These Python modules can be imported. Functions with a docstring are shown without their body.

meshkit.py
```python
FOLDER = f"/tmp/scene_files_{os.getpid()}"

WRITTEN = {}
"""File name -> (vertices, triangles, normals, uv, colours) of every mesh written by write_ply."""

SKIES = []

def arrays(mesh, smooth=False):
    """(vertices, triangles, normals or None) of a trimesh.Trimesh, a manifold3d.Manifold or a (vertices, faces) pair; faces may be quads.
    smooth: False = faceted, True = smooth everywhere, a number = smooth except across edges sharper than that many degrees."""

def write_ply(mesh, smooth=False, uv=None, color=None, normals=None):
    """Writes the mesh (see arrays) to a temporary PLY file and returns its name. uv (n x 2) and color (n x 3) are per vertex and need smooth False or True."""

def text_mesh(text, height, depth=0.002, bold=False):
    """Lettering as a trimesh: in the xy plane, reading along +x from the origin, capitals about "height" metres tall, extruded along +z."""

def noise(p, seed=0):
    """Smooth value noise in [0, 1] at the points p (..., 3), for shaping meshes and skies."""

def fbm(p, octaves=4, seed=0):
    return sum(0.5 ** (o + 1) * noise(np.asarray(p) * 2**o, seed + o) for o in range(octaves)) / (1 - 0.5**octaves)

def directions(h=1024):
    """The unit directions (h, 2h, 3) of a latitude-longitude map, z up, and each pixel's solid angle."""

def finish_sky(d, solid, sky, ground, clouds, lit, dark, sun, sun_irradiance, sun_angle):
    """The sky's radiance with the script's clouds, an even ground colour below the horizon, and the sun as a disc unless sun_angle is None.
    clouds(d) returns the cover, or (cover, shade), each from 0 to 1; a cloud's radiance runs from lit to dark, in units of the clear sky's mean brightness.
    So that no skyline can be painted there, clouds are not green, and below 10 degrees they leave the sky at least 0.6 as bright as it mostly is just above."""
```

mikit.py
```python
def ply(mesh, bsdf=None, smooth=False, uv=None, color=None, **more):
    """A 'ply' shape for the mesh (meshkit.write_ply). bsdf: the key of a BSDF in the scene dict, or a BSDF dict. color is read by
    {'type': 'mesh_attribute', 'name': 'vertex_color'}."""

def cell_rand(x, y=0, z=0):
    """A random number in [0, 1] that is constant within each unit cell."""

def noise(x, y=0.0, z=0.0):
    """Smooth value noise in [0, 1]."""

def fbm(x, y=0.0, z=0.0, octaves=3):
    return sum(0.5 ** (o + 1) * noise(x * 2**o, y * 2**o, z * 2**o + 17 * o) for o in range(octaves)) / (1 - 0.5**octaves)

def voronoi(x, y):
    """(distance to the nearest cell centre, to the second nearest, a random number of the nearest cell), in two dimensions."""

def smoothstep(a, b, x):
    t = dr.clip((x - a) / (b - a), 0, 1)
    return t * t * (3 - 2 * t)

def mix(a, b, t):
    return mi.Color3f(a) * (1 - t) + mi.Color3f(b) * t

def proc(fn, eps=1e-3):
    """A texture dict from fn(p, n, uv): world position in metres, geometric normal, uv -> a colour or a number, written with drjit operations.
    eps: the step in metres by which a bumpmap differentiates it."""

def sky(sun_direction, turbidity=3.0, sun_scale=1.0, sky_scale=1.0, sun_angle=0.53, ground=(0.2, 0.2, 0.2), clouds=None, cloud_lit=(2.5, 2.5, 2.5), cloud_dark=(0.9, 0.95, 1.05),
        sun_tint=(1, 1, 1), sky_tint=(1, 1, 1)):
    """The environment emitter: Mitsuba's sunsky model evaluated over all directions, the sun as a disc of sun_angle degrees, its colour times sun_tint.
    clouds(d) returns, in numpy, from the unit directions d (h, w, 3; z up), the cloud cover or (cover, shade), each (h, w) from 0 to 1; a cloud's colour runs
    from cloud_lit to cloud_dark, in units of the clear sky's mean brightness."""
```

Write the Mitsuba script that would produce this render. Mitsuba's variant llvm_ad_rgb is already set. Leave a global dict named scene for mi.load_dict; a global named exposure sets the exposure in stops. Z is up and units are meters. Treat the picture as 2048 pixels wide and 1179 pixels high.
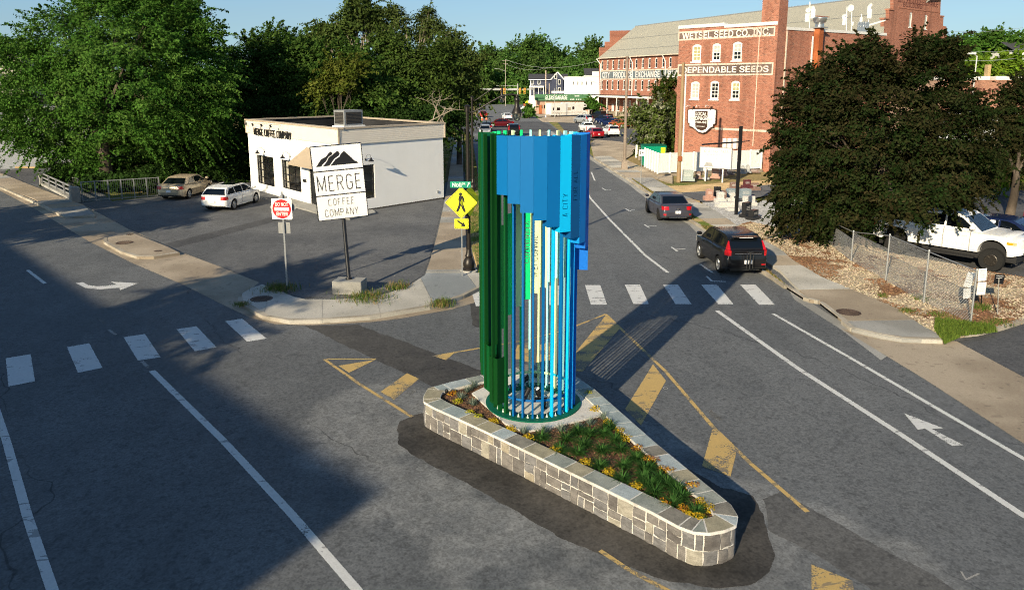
import math, random
import numpy as np
import drjit as dr
import mitsuba as mi
import trimesh
import manifold3d as m3
import shapely
from shapely.geometry import Polygon, LineString, MultiLineString, box as sbox
from shapely.ops import unary_union
import meshkit, mikit
from mikit import proc, noise, fbm, voronoi, cell_rand, smoothstep, mix

# ------------------------------------------------------------------ camera, sky, exposure
T = mi.ScalarTransform4f
CAM_H, FOCAL, PITCH, CX, CY = 7.7, 1510.0, 0.193, 1024.0, 462.0     # survey of the photograph (2048 x 1179)
scene, labels = {}, {}
scene['camera'] = dict(type='perspective', fov=2 * math.degrees(math.atan(1024 / FOCAL)), fov_axis='x',
    to_world=T().look_at(origin=[0, 0, CAM_H], target=[0, math.cos(PITCH), CAM_H - math.sin(PITCH)], up=[0, 0, 1]),
    principal_point_offset_x=0.0, principal_point_offset_y=(589.5 - CY) / 1179, near_clip=0.3, far_clip=6000.0)
SUN = (-0.451, -0.820, 0.350)
exposure = 2.6

def sky_clouds(d):
    f = meshkit.fbm(d * np.array([3.0, 3.0, 14.0]) + 4.2, 5, 3)
    cover = np.clip((f - 0.45) * 2.2, 0, 1) * 0.22
    return cover

scene['sky'] = mikit.sky(SUN, turbidity=2.6, sky_scale=0.70, clouds=sky_clouds, cloud_lit=(1.5, 1.55, 1.6), cloud_dark=(1.1, 1.15, 1.25), ground=(0.12, 0.12, 0.11), sun_tint=(0.87, 1.0, 1.22), sky_tint=(0.84, 0.98, 1.13))

# ------------------------------------------------------------------ helpers
rng = np.random.default_rng(7)
UP = np.array([0, 0, 1.0])

def at(u, v, z=0.0):
    """survey: the point at height z that shows at pixel (u, v) of the photograph"""
    c, s = math.cos(PITCH), math.sin(PITCH)
    x, y = (u - CX) / FOCAL, (v - CY) / FOCAL
    d = np.array([x, c - y * s, -s - y * c])
    return np.array([0, 0, CAM_H]) + d * ((z - CAM_H) / d[2])

def height_at(u, v, p):
    """survey: height above the ground point p of what shows at pixel row v on the upright through p"""
    c, s = math.cos(PITCH), math.sin(PITCH)
    y = (v - CY) / FOCAL
    return CAM_H + p[1] * (-s - y * c) / (c - y * s)

def at_y(u, v, Y):
    """survey: the point at distance Y that shows at pixel (u, v)"""
    c, s = math.cos(PITCH), math.sin(PITCH)
    x, y = (u - CX) / FOCAL, (v - CY) / FOCAL
    d = np.array([x, c - y * s, -s - y * c])
    return np.array([0, 0, CAM_H]) + d * (Y / d[1])

_used = {}
def numbered(k):
    n = _used.get(k, -1) + 1
    _used[k] = n
    return k if n == 0 else f'{k}_{n:03d}'

def thing(name, label, cat, group=None, kind=None):
    k = numbered(name)
    labels[k] = {'label': label, 'category': cat}
    if group: labels[k]['group'] = group
    if kind: labels[k]['kind'] = kind
    return k

def put(parent, name, mesh, bsdf, smooth=False, label=None, kind=None, **kw):
    k = numbered(f'{parent}__{name}')
    scene[k] = mesh if isinstance(mesh, dict) else mikit.ply(mesh, bsdf, smooth, **kw)
    if label or kind:
        labels[k] = {}
        if label: labels[k]['label'] = label
        if kind: labels[k]['kind'] = kind
    return k

def solo(name, mesh, bsdf, label, cat, group=None, kind=None, smooth=False, **kw):
    k = thing(name, label, cat, group, kind)
    scene[k] = mesh if isinstance(mesh, dict) else mikit.ply(mesh, bsdf, smooth, **kw)
    return k

def ground_piece(name, mesh, bsdf, smooth=False, label=None, **kw):
    k = numbered(name)
    scene[k] = mikit.ply(mesh, bsdf, smooth, **kw)
    labels[k] = {'kind': 'structure', 'label': label or name.replace('_', ' ')}
    return k

def lin(r, g, b):
    c = np.array([r, g, b]) / 255.0
    return [float(x) for x in np.where(c < 0.04045, c / 12.92, ((c + 0.055) / 1.055) ** 2.4)]

def rgb(v): return {'type': 'rgb', 'value': [float(x) for x in v]}

def mat(name, col, rough=0.6, metallic=0.0, spec=0.5, coat=0.0, two=True, bump=None, bump_scale=0.01):
    base = rgb(col) if isinstance(col, (list, tuple, np.ndarray)) else col
    d = {'type': 'principled', 'base_color': base, 'roughness': float(rough), 'metallic': float(metallic), 'specular': float(spec)}
    if coat: d.update(clearcoat=float(coat), clearcoat_gloss=0.95)
    if bump is not None: d = {'type': 'bumpmap', 'arbitrary': bump, 'scale': float(bump_scale), 'bsdf': d}
    scene[name] = {'type': 'twosided', 'bsdf': d} if two else d
    return name

# ---- meshes as (vertices, triangles)
def join(*ms):
    ms = [m for m in (ms[0] if len(ms) == 1 and isinstance(ms[0], list) else ms) if m is not None and len(m[0])]
    at_ = np.cumsum([0] + [len(m[0]) for m in ms])
    return np.vstack([m[0] for m in ms]), np.vstack([np.asarray(m[1], int) + a for m, a in zip(ms, at_)])

BOXF = np.array([[0, 2, 1], [1, 2, 3], [4, 5, 6], [5, 7, 6], [0, 1, 4], [1, 5, 4], [2, 6, 3], [3, 6, 7], [0, 4, 2], [2, 4, 6], [1, 3, 5], [3, 7, 5]])
def box(x0, x1, y0, y1, z0, z1):
    v = np.array([[x, y, z] for z in (z0, z1) for y in (y0, y1) for x in (x0, x1)], float)
    return v, BOXF.copy()

def cbox(x0, x1, y0, y1, z0, z1, c):
    """box with chamfered edges"""
    m = trimesh.convex.convex_hull(np.array([[x + sx * a, y + sy * b, z + sz * d] for (x, sx) in ((x0, 1), (x1, -1)) for (y, sy) in ((y0, 1), (y1, -1)) for (z, sz) in ((z0, 1), (z1, -1)) for (a, b, d) in ((c, c, 0), (c, 0, c), (0, c, c))]))
    return np.array(m.vertices), np.array(m.faces)

def rotz(m, a, o=(0, 0, 0)):
    c, s = math.cos(a), math.sin(a)
    v = np.asarray(m[0], float)
    return np.stack([v[:, 0] * c - v[:, 1] * s, v[:, 0] * s + v[:, 1] * c, v[:, 2]], 1) + np.asarray(o, float), m[1]

def shift(m, o): return np.asarray(m[0], float) + np.asarray(o, float), m[1]

def extr(poly, z0, z1):
    """shapely polygon(s) or a list of points, extruded along z"""
    if not hasattr(poly, 'geoms') and not hasattr(poly, 'exterior'): poly = Polygon([(p[0], p[1]) for p in poly])
    out = []
    for g in getattr(poly, 'geoms', [poly]):
        if g.geom_type != 'Polygon' or g.area < 1e-7: continue
        if not g.is_valid: g = g.buffer(0)
        for h in getattr(g, 'geoms', [g]):
            m = trimesh.creation.extrude_polygon(h, z1 - z0, engine='earcut')
            out.append((np.array(m.vertices) + [0, 0, z0], np.array(m.faces)))
    return join(out)

def sheet(poly, z):
    """flat upward-facing sheet of a shapely polygon or points"""
    if not hasattr(poly, 'geoms') and not hasattr(poly, 'exterior'): poly = Polygon([(p[0], p[1]) for p in poly])
    out = []
    for g in getattr(poly, 'geoms', [poly]):
        if g.geom_type != 'Polygon' or g.area < 1e-6: continue
        v, f = trimesh.creation.triangulate_polygon(g, engine='earcut')
        v, f = np.asarray(v, float), np.asarray(f)
        a, b, c = v[f[:, 0]], v[f[:, 1]], v[f[:, 2]]
        flip = (b[:, 0] - a[:, 0]) * (c[:, 1] - a[:, 1]) - (b[:, 1] - a[:, 1]) * (c[:, 0] - a[:, 0]) < 0
        f = np.where(flip[:, None], f[:, ::-1], f)
        out.append((np.column_stack([v, np.full(len(v), z)]), f))
    return join(out)

def P(*uv, z=0.0):
    """survey polygon: pixels -> ground polygon"""
    return Polygon([at(u, v, z)[:2] for u, v in uv]).buffer(0)

def L(*uv, w=0.12, z=0.0, cap=2):
    return LineString([at(u, v, z)[:2] for u, v in uv]).buffer(w / 2, cap_style=cap, join_style=1)

def tube(pts, r, n=8, caps=True):
    p = np.asarray(pts, float)
    r = np.broadcast_to(np.asarray(r, float), (len(p),))
    t = np.gradient(p, axis=0)
    t /= np.linalg.norm(t, axis=1, keepdims=True) + 1e-12
    ref = np.where(np.abs(t[:, 2:]) < 0.92, [[0, 0, 1.0]], [[1.0, 0, 0]])
    if len(p) > 2: ref = np.broadcast_to(ref[len(p) // 2], t.shape)
    a = np.cross(t, ref); a /= np.linalg.norm(a, axis=1, keepdims=True) + 1e-12
    b = np.cross(t, a)
    an = np.arange(n) * 2 * np.pi / n
    v = p[:, None] + r[:, None, None] * (np.cos(an)[None, :, None] * a[:, None] - np.sin(an)[None, :, None] * b[:, None])
    i, j = np.meshgrid(np.arange(len(p) - 1), np.arange(n), indexing='ij')
    q = np.stack([i * n + j, i * n + (j + 1) % n, (i + 1) * n + (j + 1) % n, (i + 1) * n + j], -1).reshape(-1, 4)
    f = np.vstack([q[:, [0, 1, 2]], q[:, [0, 2, 3]]])[:, ::-1]
    v = v.reshape(-1, 3)
    if caps:
        k = len(v); v = np.vstack([v, p[:1], p[-1:]])
        m = (len(p) - 1) * n; j = np.arange(n)
        f = np.vstack([f, np.stack([j, (j + 1) % n, j * 0 + k], 1), np.stack([m + (j + 1) % n, m + j, j * 0 + k + 1], 1)])
    return v, f

def lathe(prof, n=16, o=(0, 0, 0)):
    pr = np.asarray(prof, float)
    an = np.arange(n) * 2 * np.pi / n
    v = np.stack([pr[:, None, 0] * np.cos(an), pr[:, None, 0] * np.sin(an), np.broadcast_to(pr[:, None, 1], (len(pr), n))], -1).reshape(-1, 3)
    i, j = np.meshgrid(np.arange(len(pr) - 1), np.arange(n), indexing='ij')
    q = np.stack([i * n + j, i * n + (j + 1) % n, (i + 1) * n + (j + 1) % n, (i + 1) * n + j], -1).reshape(-1, 4)
    return v + np.asarray(o, float), np.vstack([q[:, [0, 1, 2]], q[:, [0, 2, 3]]])

class Plane:
    """an upright (or any) face: a along s, b along t, c outwards along n"""
    def __init__(self, o, s, n=None, t=UP):
        self.o = np.asarray(o, float); self.s = np.asarray(s, float) / np.linalg.norm(s)
        self.t = np.asarray(t, float) / np.linalg.norm(t)
        self.n = np.cross(self.s, self.t) if n is None else np.asarray(n, float)
    def pt(self, a, b, c=0.0): return self.o + self.s * a + self.t * b + self.n * c
    def map(self, m):
        v = np.asarray(m[0], float)
        w = self.o + v[:, :1] * self.s + v[:, 1:2] * self.t + v[:, 2:3] * self.n
        f = np.asarray(m[1])
        return w, (f if np.dot(np.cross(self.s, self.t), self.n) > 0 else f[:, ::-1])
    def poly(self, p, c0, c1): return self.map(extr(p, c0, c1))
    def box(self, a0, a1, b0, b1, c0, c1): return self.map(box(a0, a1, b0, b1, c0, c1))

def rect(a0, b0, a1, b1): return sbox(a0, b0, a1, b1)

# ---- a thin monoline alphabet (unit cell: width w, height 1)
_ARC = lambda cx, cy, rx, ry, a0, a1, n=9: [(cx + rx * math.cos(math.radians(a)), cy + ry * math.sin(math.radians(a))) for a in np.linspace(a0, a1, n)]
def glyph(ch, w):
    r = w / 2
    g = {'M': [[(0, 0), (0, 1), (r, .12), (w, 1), (w, 0)]], 'E': [[(w, 0), (0, 0), (0, 1), (w, 1)], [(0, .52), (w * .85, .52)]],
         'R': [[(0, 0), (0, 1), (w * .5, 1)] + _ARC(w * .5, .76, w * .5, .24, 90, -90) + [(0, .52)], [(w * .45, .52), (w, 0)]],
         'G': [_ARC(r, 1 - r, r, r, 20, 180) + _ARC(r, r, r, r, 180, 360) + [(w, .46), (r * 1.1, .46)]],
         'C': [_ARC(r, 1 - r, r, r, 15, 180) + _ARC(r, r, r, r, 180, 345)], 'O': [_ARC(r, 1 - r, r, r, 0, 180) + _ARC(r, r, r, r, 180, 360) + [(w, 1 - r)]],
         'F': [[(0, 0), (0, 1), (w, 1)], [(0, .52), (w * .8, .52)]], 'P': [[(0, 0), (0, 1), (w * .5, 1)] + _ARC(w * .5, .74, w * .5, .26, 90, -90) + [(0, .48)]],
         'A': [[(0, 0), (r, 1), (w, 0)], [(w * .16, .3), (w * .84, .3)]], 'N': [[(0, 0), (0, 1), (w, 0), (w, 1)]], 'Y': [[(0, 1), (r, .45), (w, 1)], [(r, .45), (r, 0)]],
         'I': [[(0, 0), (0, 1)]], 'T': [[(0, 1), (w, 1)], [(r, 1), (r, 0)]], 'L': [[(0, 1), (0, 0), (w, 0)]], 'W': [[(0, 1), (w * .27, 0), (r, .9), (w * .73, 0), (w, 1)]],
         'U': [[(0, 1), (0, r)] + _ARC(r, r, r, r, 180, 360) + [(w, 1)]], 'V': [[(0, 1), (r, 0), (w, 1)]], 'S': [_ARC(r, .75, r, .25, 30, 270) + _ARC(r, .25, r, .25, 90, -150)],
         'D': [[(0, 0), (0, 1), (w * .4, 1)] + _ARC(w * .4, .5, w * .6, .5, 90, -90) + [(0, 0)]], 'H': [[(0, 0), (0, 1)], [(w, 0), (w, 1)], [(0, .5), (w, .5)]]}
    return g.get(ch, [])
def stroke_text(text, h, w=0.5, gap=0.28, sw=0.09, space=0.5):
    """shapely outline of monoline lettering, capitals h high, from the origin along +x"""
    x, out = 0.0, []
    for ch in text:
        if ch == ' ': x += space; continue
        cw = 0.0 if ch == 'I' else w * (1.35 if ch == 'M' else 1.6 if ch == 'W' else 0.85 if ch in 'EFL' else 1)
        for line in glyph(ch, cw): out.append(LineString([(x + a, b) for a, b in line]).buffer(sw / 2, cap_style=2, join_style=2, mitre_limit=2))
        x += cw + gap
    g = unary_union(out)
    return shapely.affinity.scale(g, h, h, origin=(0, 0)), (x - gap) * h

def word(plane, text, a, b, h, c=0.0, depth=0.012, bold=True, sx=1.0, width=None):
    """printed lettering on a face, baseline start (a, b)"""
    m = meshkit.text_mesh(text, h, depth, bold)
    v = np.array(m.vertices)
    if width is not None: sx = width / (v[:, 0].max() - min(0, v[:, 0].min()))
    v[:, 0] *= sx
    return plane.map((v + [a, b, c], np.array(m.faces)))

# ------------------------------------------------------------------ ground materials
def _asphalt(c0, c1, crack=0.0, scale=1.0):
    def fn(p, n, uv):
        a = fbm(p.x * 0.35 * scale + 3.1, p.y * 0.35 * scale, 0.0, 4)
        b = noise(p.x * 17, p.y * 17)
        g = noise(p.x * 38, p.y * 38, 3.0)
        s = fbm(p.x * 2.3 + 9, p.y * 2.3, 0.0, 3)
        t = dr.clip(a * 0.65 + s * 0.35, 0, 1)
        c = mix(c0, c1, smoothstep(0.25, 0.75, t))
        c = c * (0.62 + 0.34 * b + 0.42 * g)
        d = smoothstep(0.62, 0.74, fbm(p.x * 7.0, p.y * 7.0, 5.0, 3)) * 0.18
        c = c * (1 - d)
        if crack:
            w = p.x * 0.9 + p.y * 0.55 + (fbm(p.x * 0.5, p.y * 0.5, 8.0, 4) - 0.5) * 3.5
            k = dr.abs(w / crack - dr.round(w / crack)) * crack
            c = c * (1 - 0.45 * (1 - smoothstep(0.008, 0.022, k)) * smoothstep(0.42, 0.6, fbm(p.x * 0.16, p.y * 0.16, 4.0, 2)))
        return c
    return proc(fn)

# the pale cement dust left around the new wall: ragged, grainy stains
PLANTER_AXIS = (np.array([-1.2, 15.9]), np.array([3.3, 11.0]))
def _road(p, n, uv):
    a = fbm(p.x * 0.30 + 3.1, p.y * 0.30, 0.0, 4)
    s = fbm(p.x * 1.9 + 9, p.y * 1.9, 0.0, 4)
    b, g = noise(p.x * 17, p.y * 17), noise(p.x * 38, p.y * 38, 3.0)
    c = mix([.097, .102, .108], [.121, .126, .132], smoothstep(0.3, 0.72, a * 0.6 + s * 0.4))
    (x0, y0), (x1, y1) = PLANTER_AXIS
    ux, uy = (x1 - x0), (y1 - y0)
    ll = ux * ux + uy * uy
    t = dr.clip(((p.x - x0) * ux + (p.y - y0) * uy) / ll, -0.05, 1.05)
    d = dr.sqrt(dr.square(p.x - x0 - t * ux) + dr.square(p.y - y0 - t * uy))
    r = fbm(p.x * 0.9, p.y * 0.9, 7.0, 4)
    dust = smoothstep(0.42, 0.66, r + 0.12 - dr.abs(d - 2.1) * 0.13) * (0.45 + 0.55 * noise(p.x * 5, p.y * 5, 2.0)) * (1 - smoothstep(4.0, 4.4, d + r))
    c = mix(c, mi.Color3f(.27, .27, .265), dust * 0.5)
    c = c * (0.58 + 0.36 * b + 0.48 * g)
    spot = smoothstep(0.62, 0.72, fbm(p.x * 7.0, p.y * 7.0, 5.0, 3)) * 0.16
    c = c * (1 - spot)
    w = p.x * 0.86 + p.y * 0.62 + (fbm(p.x * 0.45, p.y * 0.45, 8.0, 4) - 0.5) * 2.6
    k = dr.abs(w / 6.5 - dr.round(w / 6.5)) * 6.5
    c = c * (1 - 0.5 * (1 - smoothstep(0.010, 0.028, k)) * smoothstep(0.40, 0.55, fbm(p.x * 0.16, p.y * 0.16, 4.0, 2)))
    # tyre polish along the lanes of the main street is plain wear: streaks along y
    st = fbm(p.x * 1.7, p.y * 0.10, 2.0, 3)
    return c * (0.9 + 0.2 * st)
mat('road_asphalt', proc(_road), 0.75, spec=0.35)
mat('lot_asphalt', _asphalt([.083, .086, .092], [.128, .130, .134], 5.0), 0.8, spec=0.3)
mat('new_asphalt', _asphalt([.036, .034, .032], [.078, .072, .066], 0.0, 2.6), 0.8, spec=0.3)
mat('patch_asphalt', _asphalt([.048, .046, .045], [.075, .072, .068], 0.0, 1.5), 0.75, spec=0.3)
mat('worn_patch', _asphalt([.075, .074, .073], [.105, .104, .103], 0.0, 1.2), 0.75, spec=0.3)
mat('far_asphalt', _asphalt([.055, .056, .060], [.085, .085, .088], 4.0), 0.75, spec=0.3)

def _concrete(c0, c1, f=1.0):
    def fn(p, n, uv):
        a = fbm(p.x * 0.7 * f, p.y * 0.7 * f, p.z * 0.7, 4)
        g = noise(p.x * 40, p.y * 40, p.z * 40)
        sp = smoothstep(0.80, 0.93, noise(p.x * 6.5, p.y * 6.5, p.z * 6.5 + 3)) * 0.25
        return mix(c0, c1, smoothstep(0.3, 0.7, a)) * (0.86 + 0.26 * g) * (1 - sp)
    return proc(fn)
mat('concrete_tan', _concrete([.25, .205, .155], [.34, .285, .22]), 0.85, spec=0.3)
mat('concrete_grey', _concrete([.22, .215, .20], [.30, .295, .28]), 0.85, spec=0.3)
mat('concrete_pale', _concrete([.33, .315, .28], [.43, .41, .37]), 0.85, spec=0.3)
mat('concrete_blue', _concrete([.19, .205, .215], [.27, .285, .295]), 0.85, spec=0.3)
mat('concrete_kerb', _concrete([.26, .23, .185], [.38, .345, .29], 2.0), 0.85, spec=0.3)
mat('concrete_pad', _concrete([.50, .475, .44], [.60, .575, .54], 1.0), 0.8, spec=0.3)

def _paint(col, under, wear):
    def fn(p, n, uv):
        a = fbm(p.x * 2.2, p.y * 2.2, 1.0, 4)
        g = noise(p.x * 45, p.y * 45)
        w = smoothstep(wear, wear + 0.10, a * 0.72 + g * 0.28)
        ln = fbm(p.x * 3.0 + p.y * 1.0, p.y * 9.0 - p.x * 2.0, 6.0, 3)
        w = dr.maximum(w, smoothstep(0.715, 0.75, ln) * 0.7)
        return mix(col, under, w) * (0.90 + 0.14 * g)
    return proc(fn)
mat('paint_white', _paint([.58, .58, .57], [.18, .178, .175], 0.69), 0.6, spec=0.3)
mat('paint_yellow', _paint([.50, .345, .13], [.17, .15, .12], 0.54), 0.65, spec=0.3)
mat('paint_faded', _paint([.30, .29, .28], [.11, .107, .10], 0.47), 0.7, spec=0.3)

def _earth(p, n, uv):
    a = fbm(p.x * 0.08, p.y * 0.08, 0.0, 4); b = fbm(p.x * 1.3, p.y * 1.3, 2.0, 4)
    c = mix([.20, .155, .075], [.085, .105, .030], smoothstep(0.40, 0.62, a * 0.5 + b * 0.5))
    return c * (0.75 + 0.5 * noise(p.x * 14, p.y * 14))
mat('earth', proc(_earth), 0.95, spec=0.1)
def _verge(p, n, uv):
    b = fbm(p.x * 0.9, p.y * 0.9, 2.0, 4)
    c = mix([.34, .25, .12], [.10, .135, .03], smoothstep(0.42, 0.62, b))
    return c * (0.7 + 0.6 * noise(p.x * 22, p.y * 22))
mat('verge_grass', proc(_verge), 0.95, spec=0.1)
def _gravel(p, n, uv):
    d1, d2, h = voronoi(p.x * 19, p.y * 19)
    a = smoothstep(0.42, 0.60, fbm(p.x * 0.55 + 2, p.y * 0.55, 5.0, 3))
    c = mix([.40, .33, .24], [.19, .105, .06], a)
    return c * (0.45 + 0.95 * h) * smoothstep(0.0, 0.28, d2 - d1 + 0.12)
mat('gravel', proc(_gravel), 0.9, spec=0.2)
def _grit(p, n, uv):
    d1, d2, h = voronoi(p.x * 14, p.y * 14)
    return mi.Color3f(.36, .355, .35) * (0.55 + 0.8 * h)
mat('grey_gravel', proc(_grit), 0.9, spec=0.2)
mat('straw', _concrete([.38, .27, .14], [.50, .36, .20], 2.5), 0.95, spec=0.1)
mat('black_void', [.004, .004, .004], 0.9, spec=0.1)
mat('cast_iron', _concrete([.075, .052, .042], [.12, .085, .07], 4.0), 0.6, metallic=0.3)

# ------------------------------------------------------------------ ground, roads, pavements
ground_piece('ground', sheet(sbox(-2500, -1500, 2500, 4500), -0.03), 'earth', label='dry grass and earth around the streets')
STREET = unary_union([sbox(-70, -60, 60, 46), P((958, 330), (1262, 365), (1190, 322), (1110, 258), (1058, 214), (1034, 195), (985, 195), (962, 214), (948, 250), (940, 300)).buffer(0.4),
                      P((700, 470), (1560, 562), (1262, 360), (1180, 320), (955, 330)), Polygon([(-70, 46), (-24, 46), (-62, 100), (-110, 120)])])
ground_piece('road', sheet(STREET, 0.0), 'road_asphalt', label='grey asphalt streets meeting at the stone wall')
ground_piece('side_street', sheet(unary_union([P((940, 266), (1115, 262), (1103, 252), (1085, 243), (935, 243), (880, 252)), P((1130, 262), (1183, 280), (1290, 300), (1420, 330), (1380, 296), (1290, 262), (1200, 246), (1115, 244))]), 0.008), 'far_asphalt', label='dark asphalt of the car park and cross street')
ROAD = 'road'

# the coffee shop's parking lot
LOT = P((166, 409), (257, 457), (357, 502), (437, 532), (525, 566), (586, 591), (671, 598), (765, 587), (813, 572), (847, 549), (857, 523), (872, 467), (888, 396), (870, 340), (480, 330), (320, 392))
ground_piece('parking_lot', sheet(LOT, 0.012), 'lot_asphalt', label='worn grey asphalt lot of the coffee shop')
pl = 'parking_lot'
for q in (((610, 596), (671, 589)), ((697, 585), (780, 574)), ((815, 569), (880, 567))): put(pl, 'painted_line', sheet(L(*q, w=0.06, z=0.012), 0.018), 'paint_faded')
put(pl, 'old_patch', sheet(P((330, 487), (350, 496), (560, 440), (545, 434), z=0.012), 0.017), 'far_asphalt')

# right-hand lot behind the gravel
RLOT = Polygon([at(1913.5, 682)[:2], at(2048, 754)[:2], (40, 14), (60, 30), (60, 75), (34, 75), at(1700, 480)[:2], at(1800, 508)[:2], at(1900, 526)[:2], at(1975, 541)[:2], at(2048, 553)[:2], at(2100, 600)[:2], at(2048, 643)[:2]]).buffer(0)
ground_piece('car_park', sheet(RLOT, 0.010), 'far_asphalt', label='dark asphalt car park behind the gravel bank')
ground_piece('driveway_apron', sheet(P((1681, 656), (1762, 676), (1880, 681), (1913, 682), (2048, 754), (2200, 840), (2200, 985), (2048, 887), (1848, 757)), 0.006), 'concrete_tan', label='stained concrete apron of the driveway on the right')

# gutters
def gutter(a, b): return sheet(Polygon([at(u, v)[:2] for u, v in a] + [at(u, v)[:2] for u, v in b[::-1]]).buffer(0), 0.005)
ground_piece('gutter', gutter([(-60, 350), (72, 419), (177, 482), (263, 525), (366, 569), (452, 612), (501, 635), (550, 648), (620, 650), (740, 644), (800, 637), (905, 618), (955, 603)],
                              [(-60, 322), (166, 409), (257, 457.6), (357, 502), (437, 532), (519, 564.5), (485, 590), (487, 606), (530, 632), (578, 641), (640, 640), (740, 633), (860, 613), (925, 592), (955, 578)]), 'concrete_tan', label='tan concrete gutter and driveway strip along the left street')
ground_piece('gutter', gutter([(1080, 256), (1183, 321), (1260, 371), (1287, 392.6), (1379, 450.6), (1397, 469), (1522, 548), (1577, 579), (1589, 599), (1681, 658), (1762, 720)],
                              [(1090, 254), (1188, 317), (1260, 360.6), (1293, 383), (1386, 443), (1419, 463), (1528, 543.5), (1560, 563), (1619, 603), (1685, 645), (1805, 690)]), 'concrete_grey', label='concrete gutter along the right kerb of the main street')

# raised pavements, slab by slab
def slabs(name, poly, a, b, step, z, mats, label, seed=0, jitter=0.0):
    """poly cut across the direction a -> b every step metres; each slab is a part"""
    r = np.random.default_rng(seed)
    k = thing(name, label, 'x'); labels[k] = {'kind': 'structure', 'label': label}
    put(k, 'bed', extr(poly.buffer(-0.01), -0.02, z - 0.02), 'concrete_grey')
    a, b = np.array(a[:2]), np.array(b[:2])
    d = (b - a) / np.linalg.norm(b - a); nrm = np.array([-d[1], d[0]])
    c = np.array([poly.centroid.x, poly.centroid.y])
    pr = [np.dot(np.array(q) - c, d) for q in poly.exterior.coords]
    s = math.floor(min(pr) / step) * step
    while s < max(pr):
        e = s + step
        q = [c + d * s + nrm * 60, c + d * s - nrm * 60, c + d * e - nrm * 60, c + d * e + nrm * 60]
        piece = poly.intersection(Polygon(q)).buffer(-0.007)
        for g in getattr(piece, 'geoms', [piece]):
            if g.geom_type == 'Polygon' and g.area > 0.02:
                put(k, 'slab', extr(g.simplify(0.003), -0.015, z + r.uniform(-.003, .003)), mats[r.integers(len(mats))])
        s = e
    return k
Z = 0.12
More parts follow.
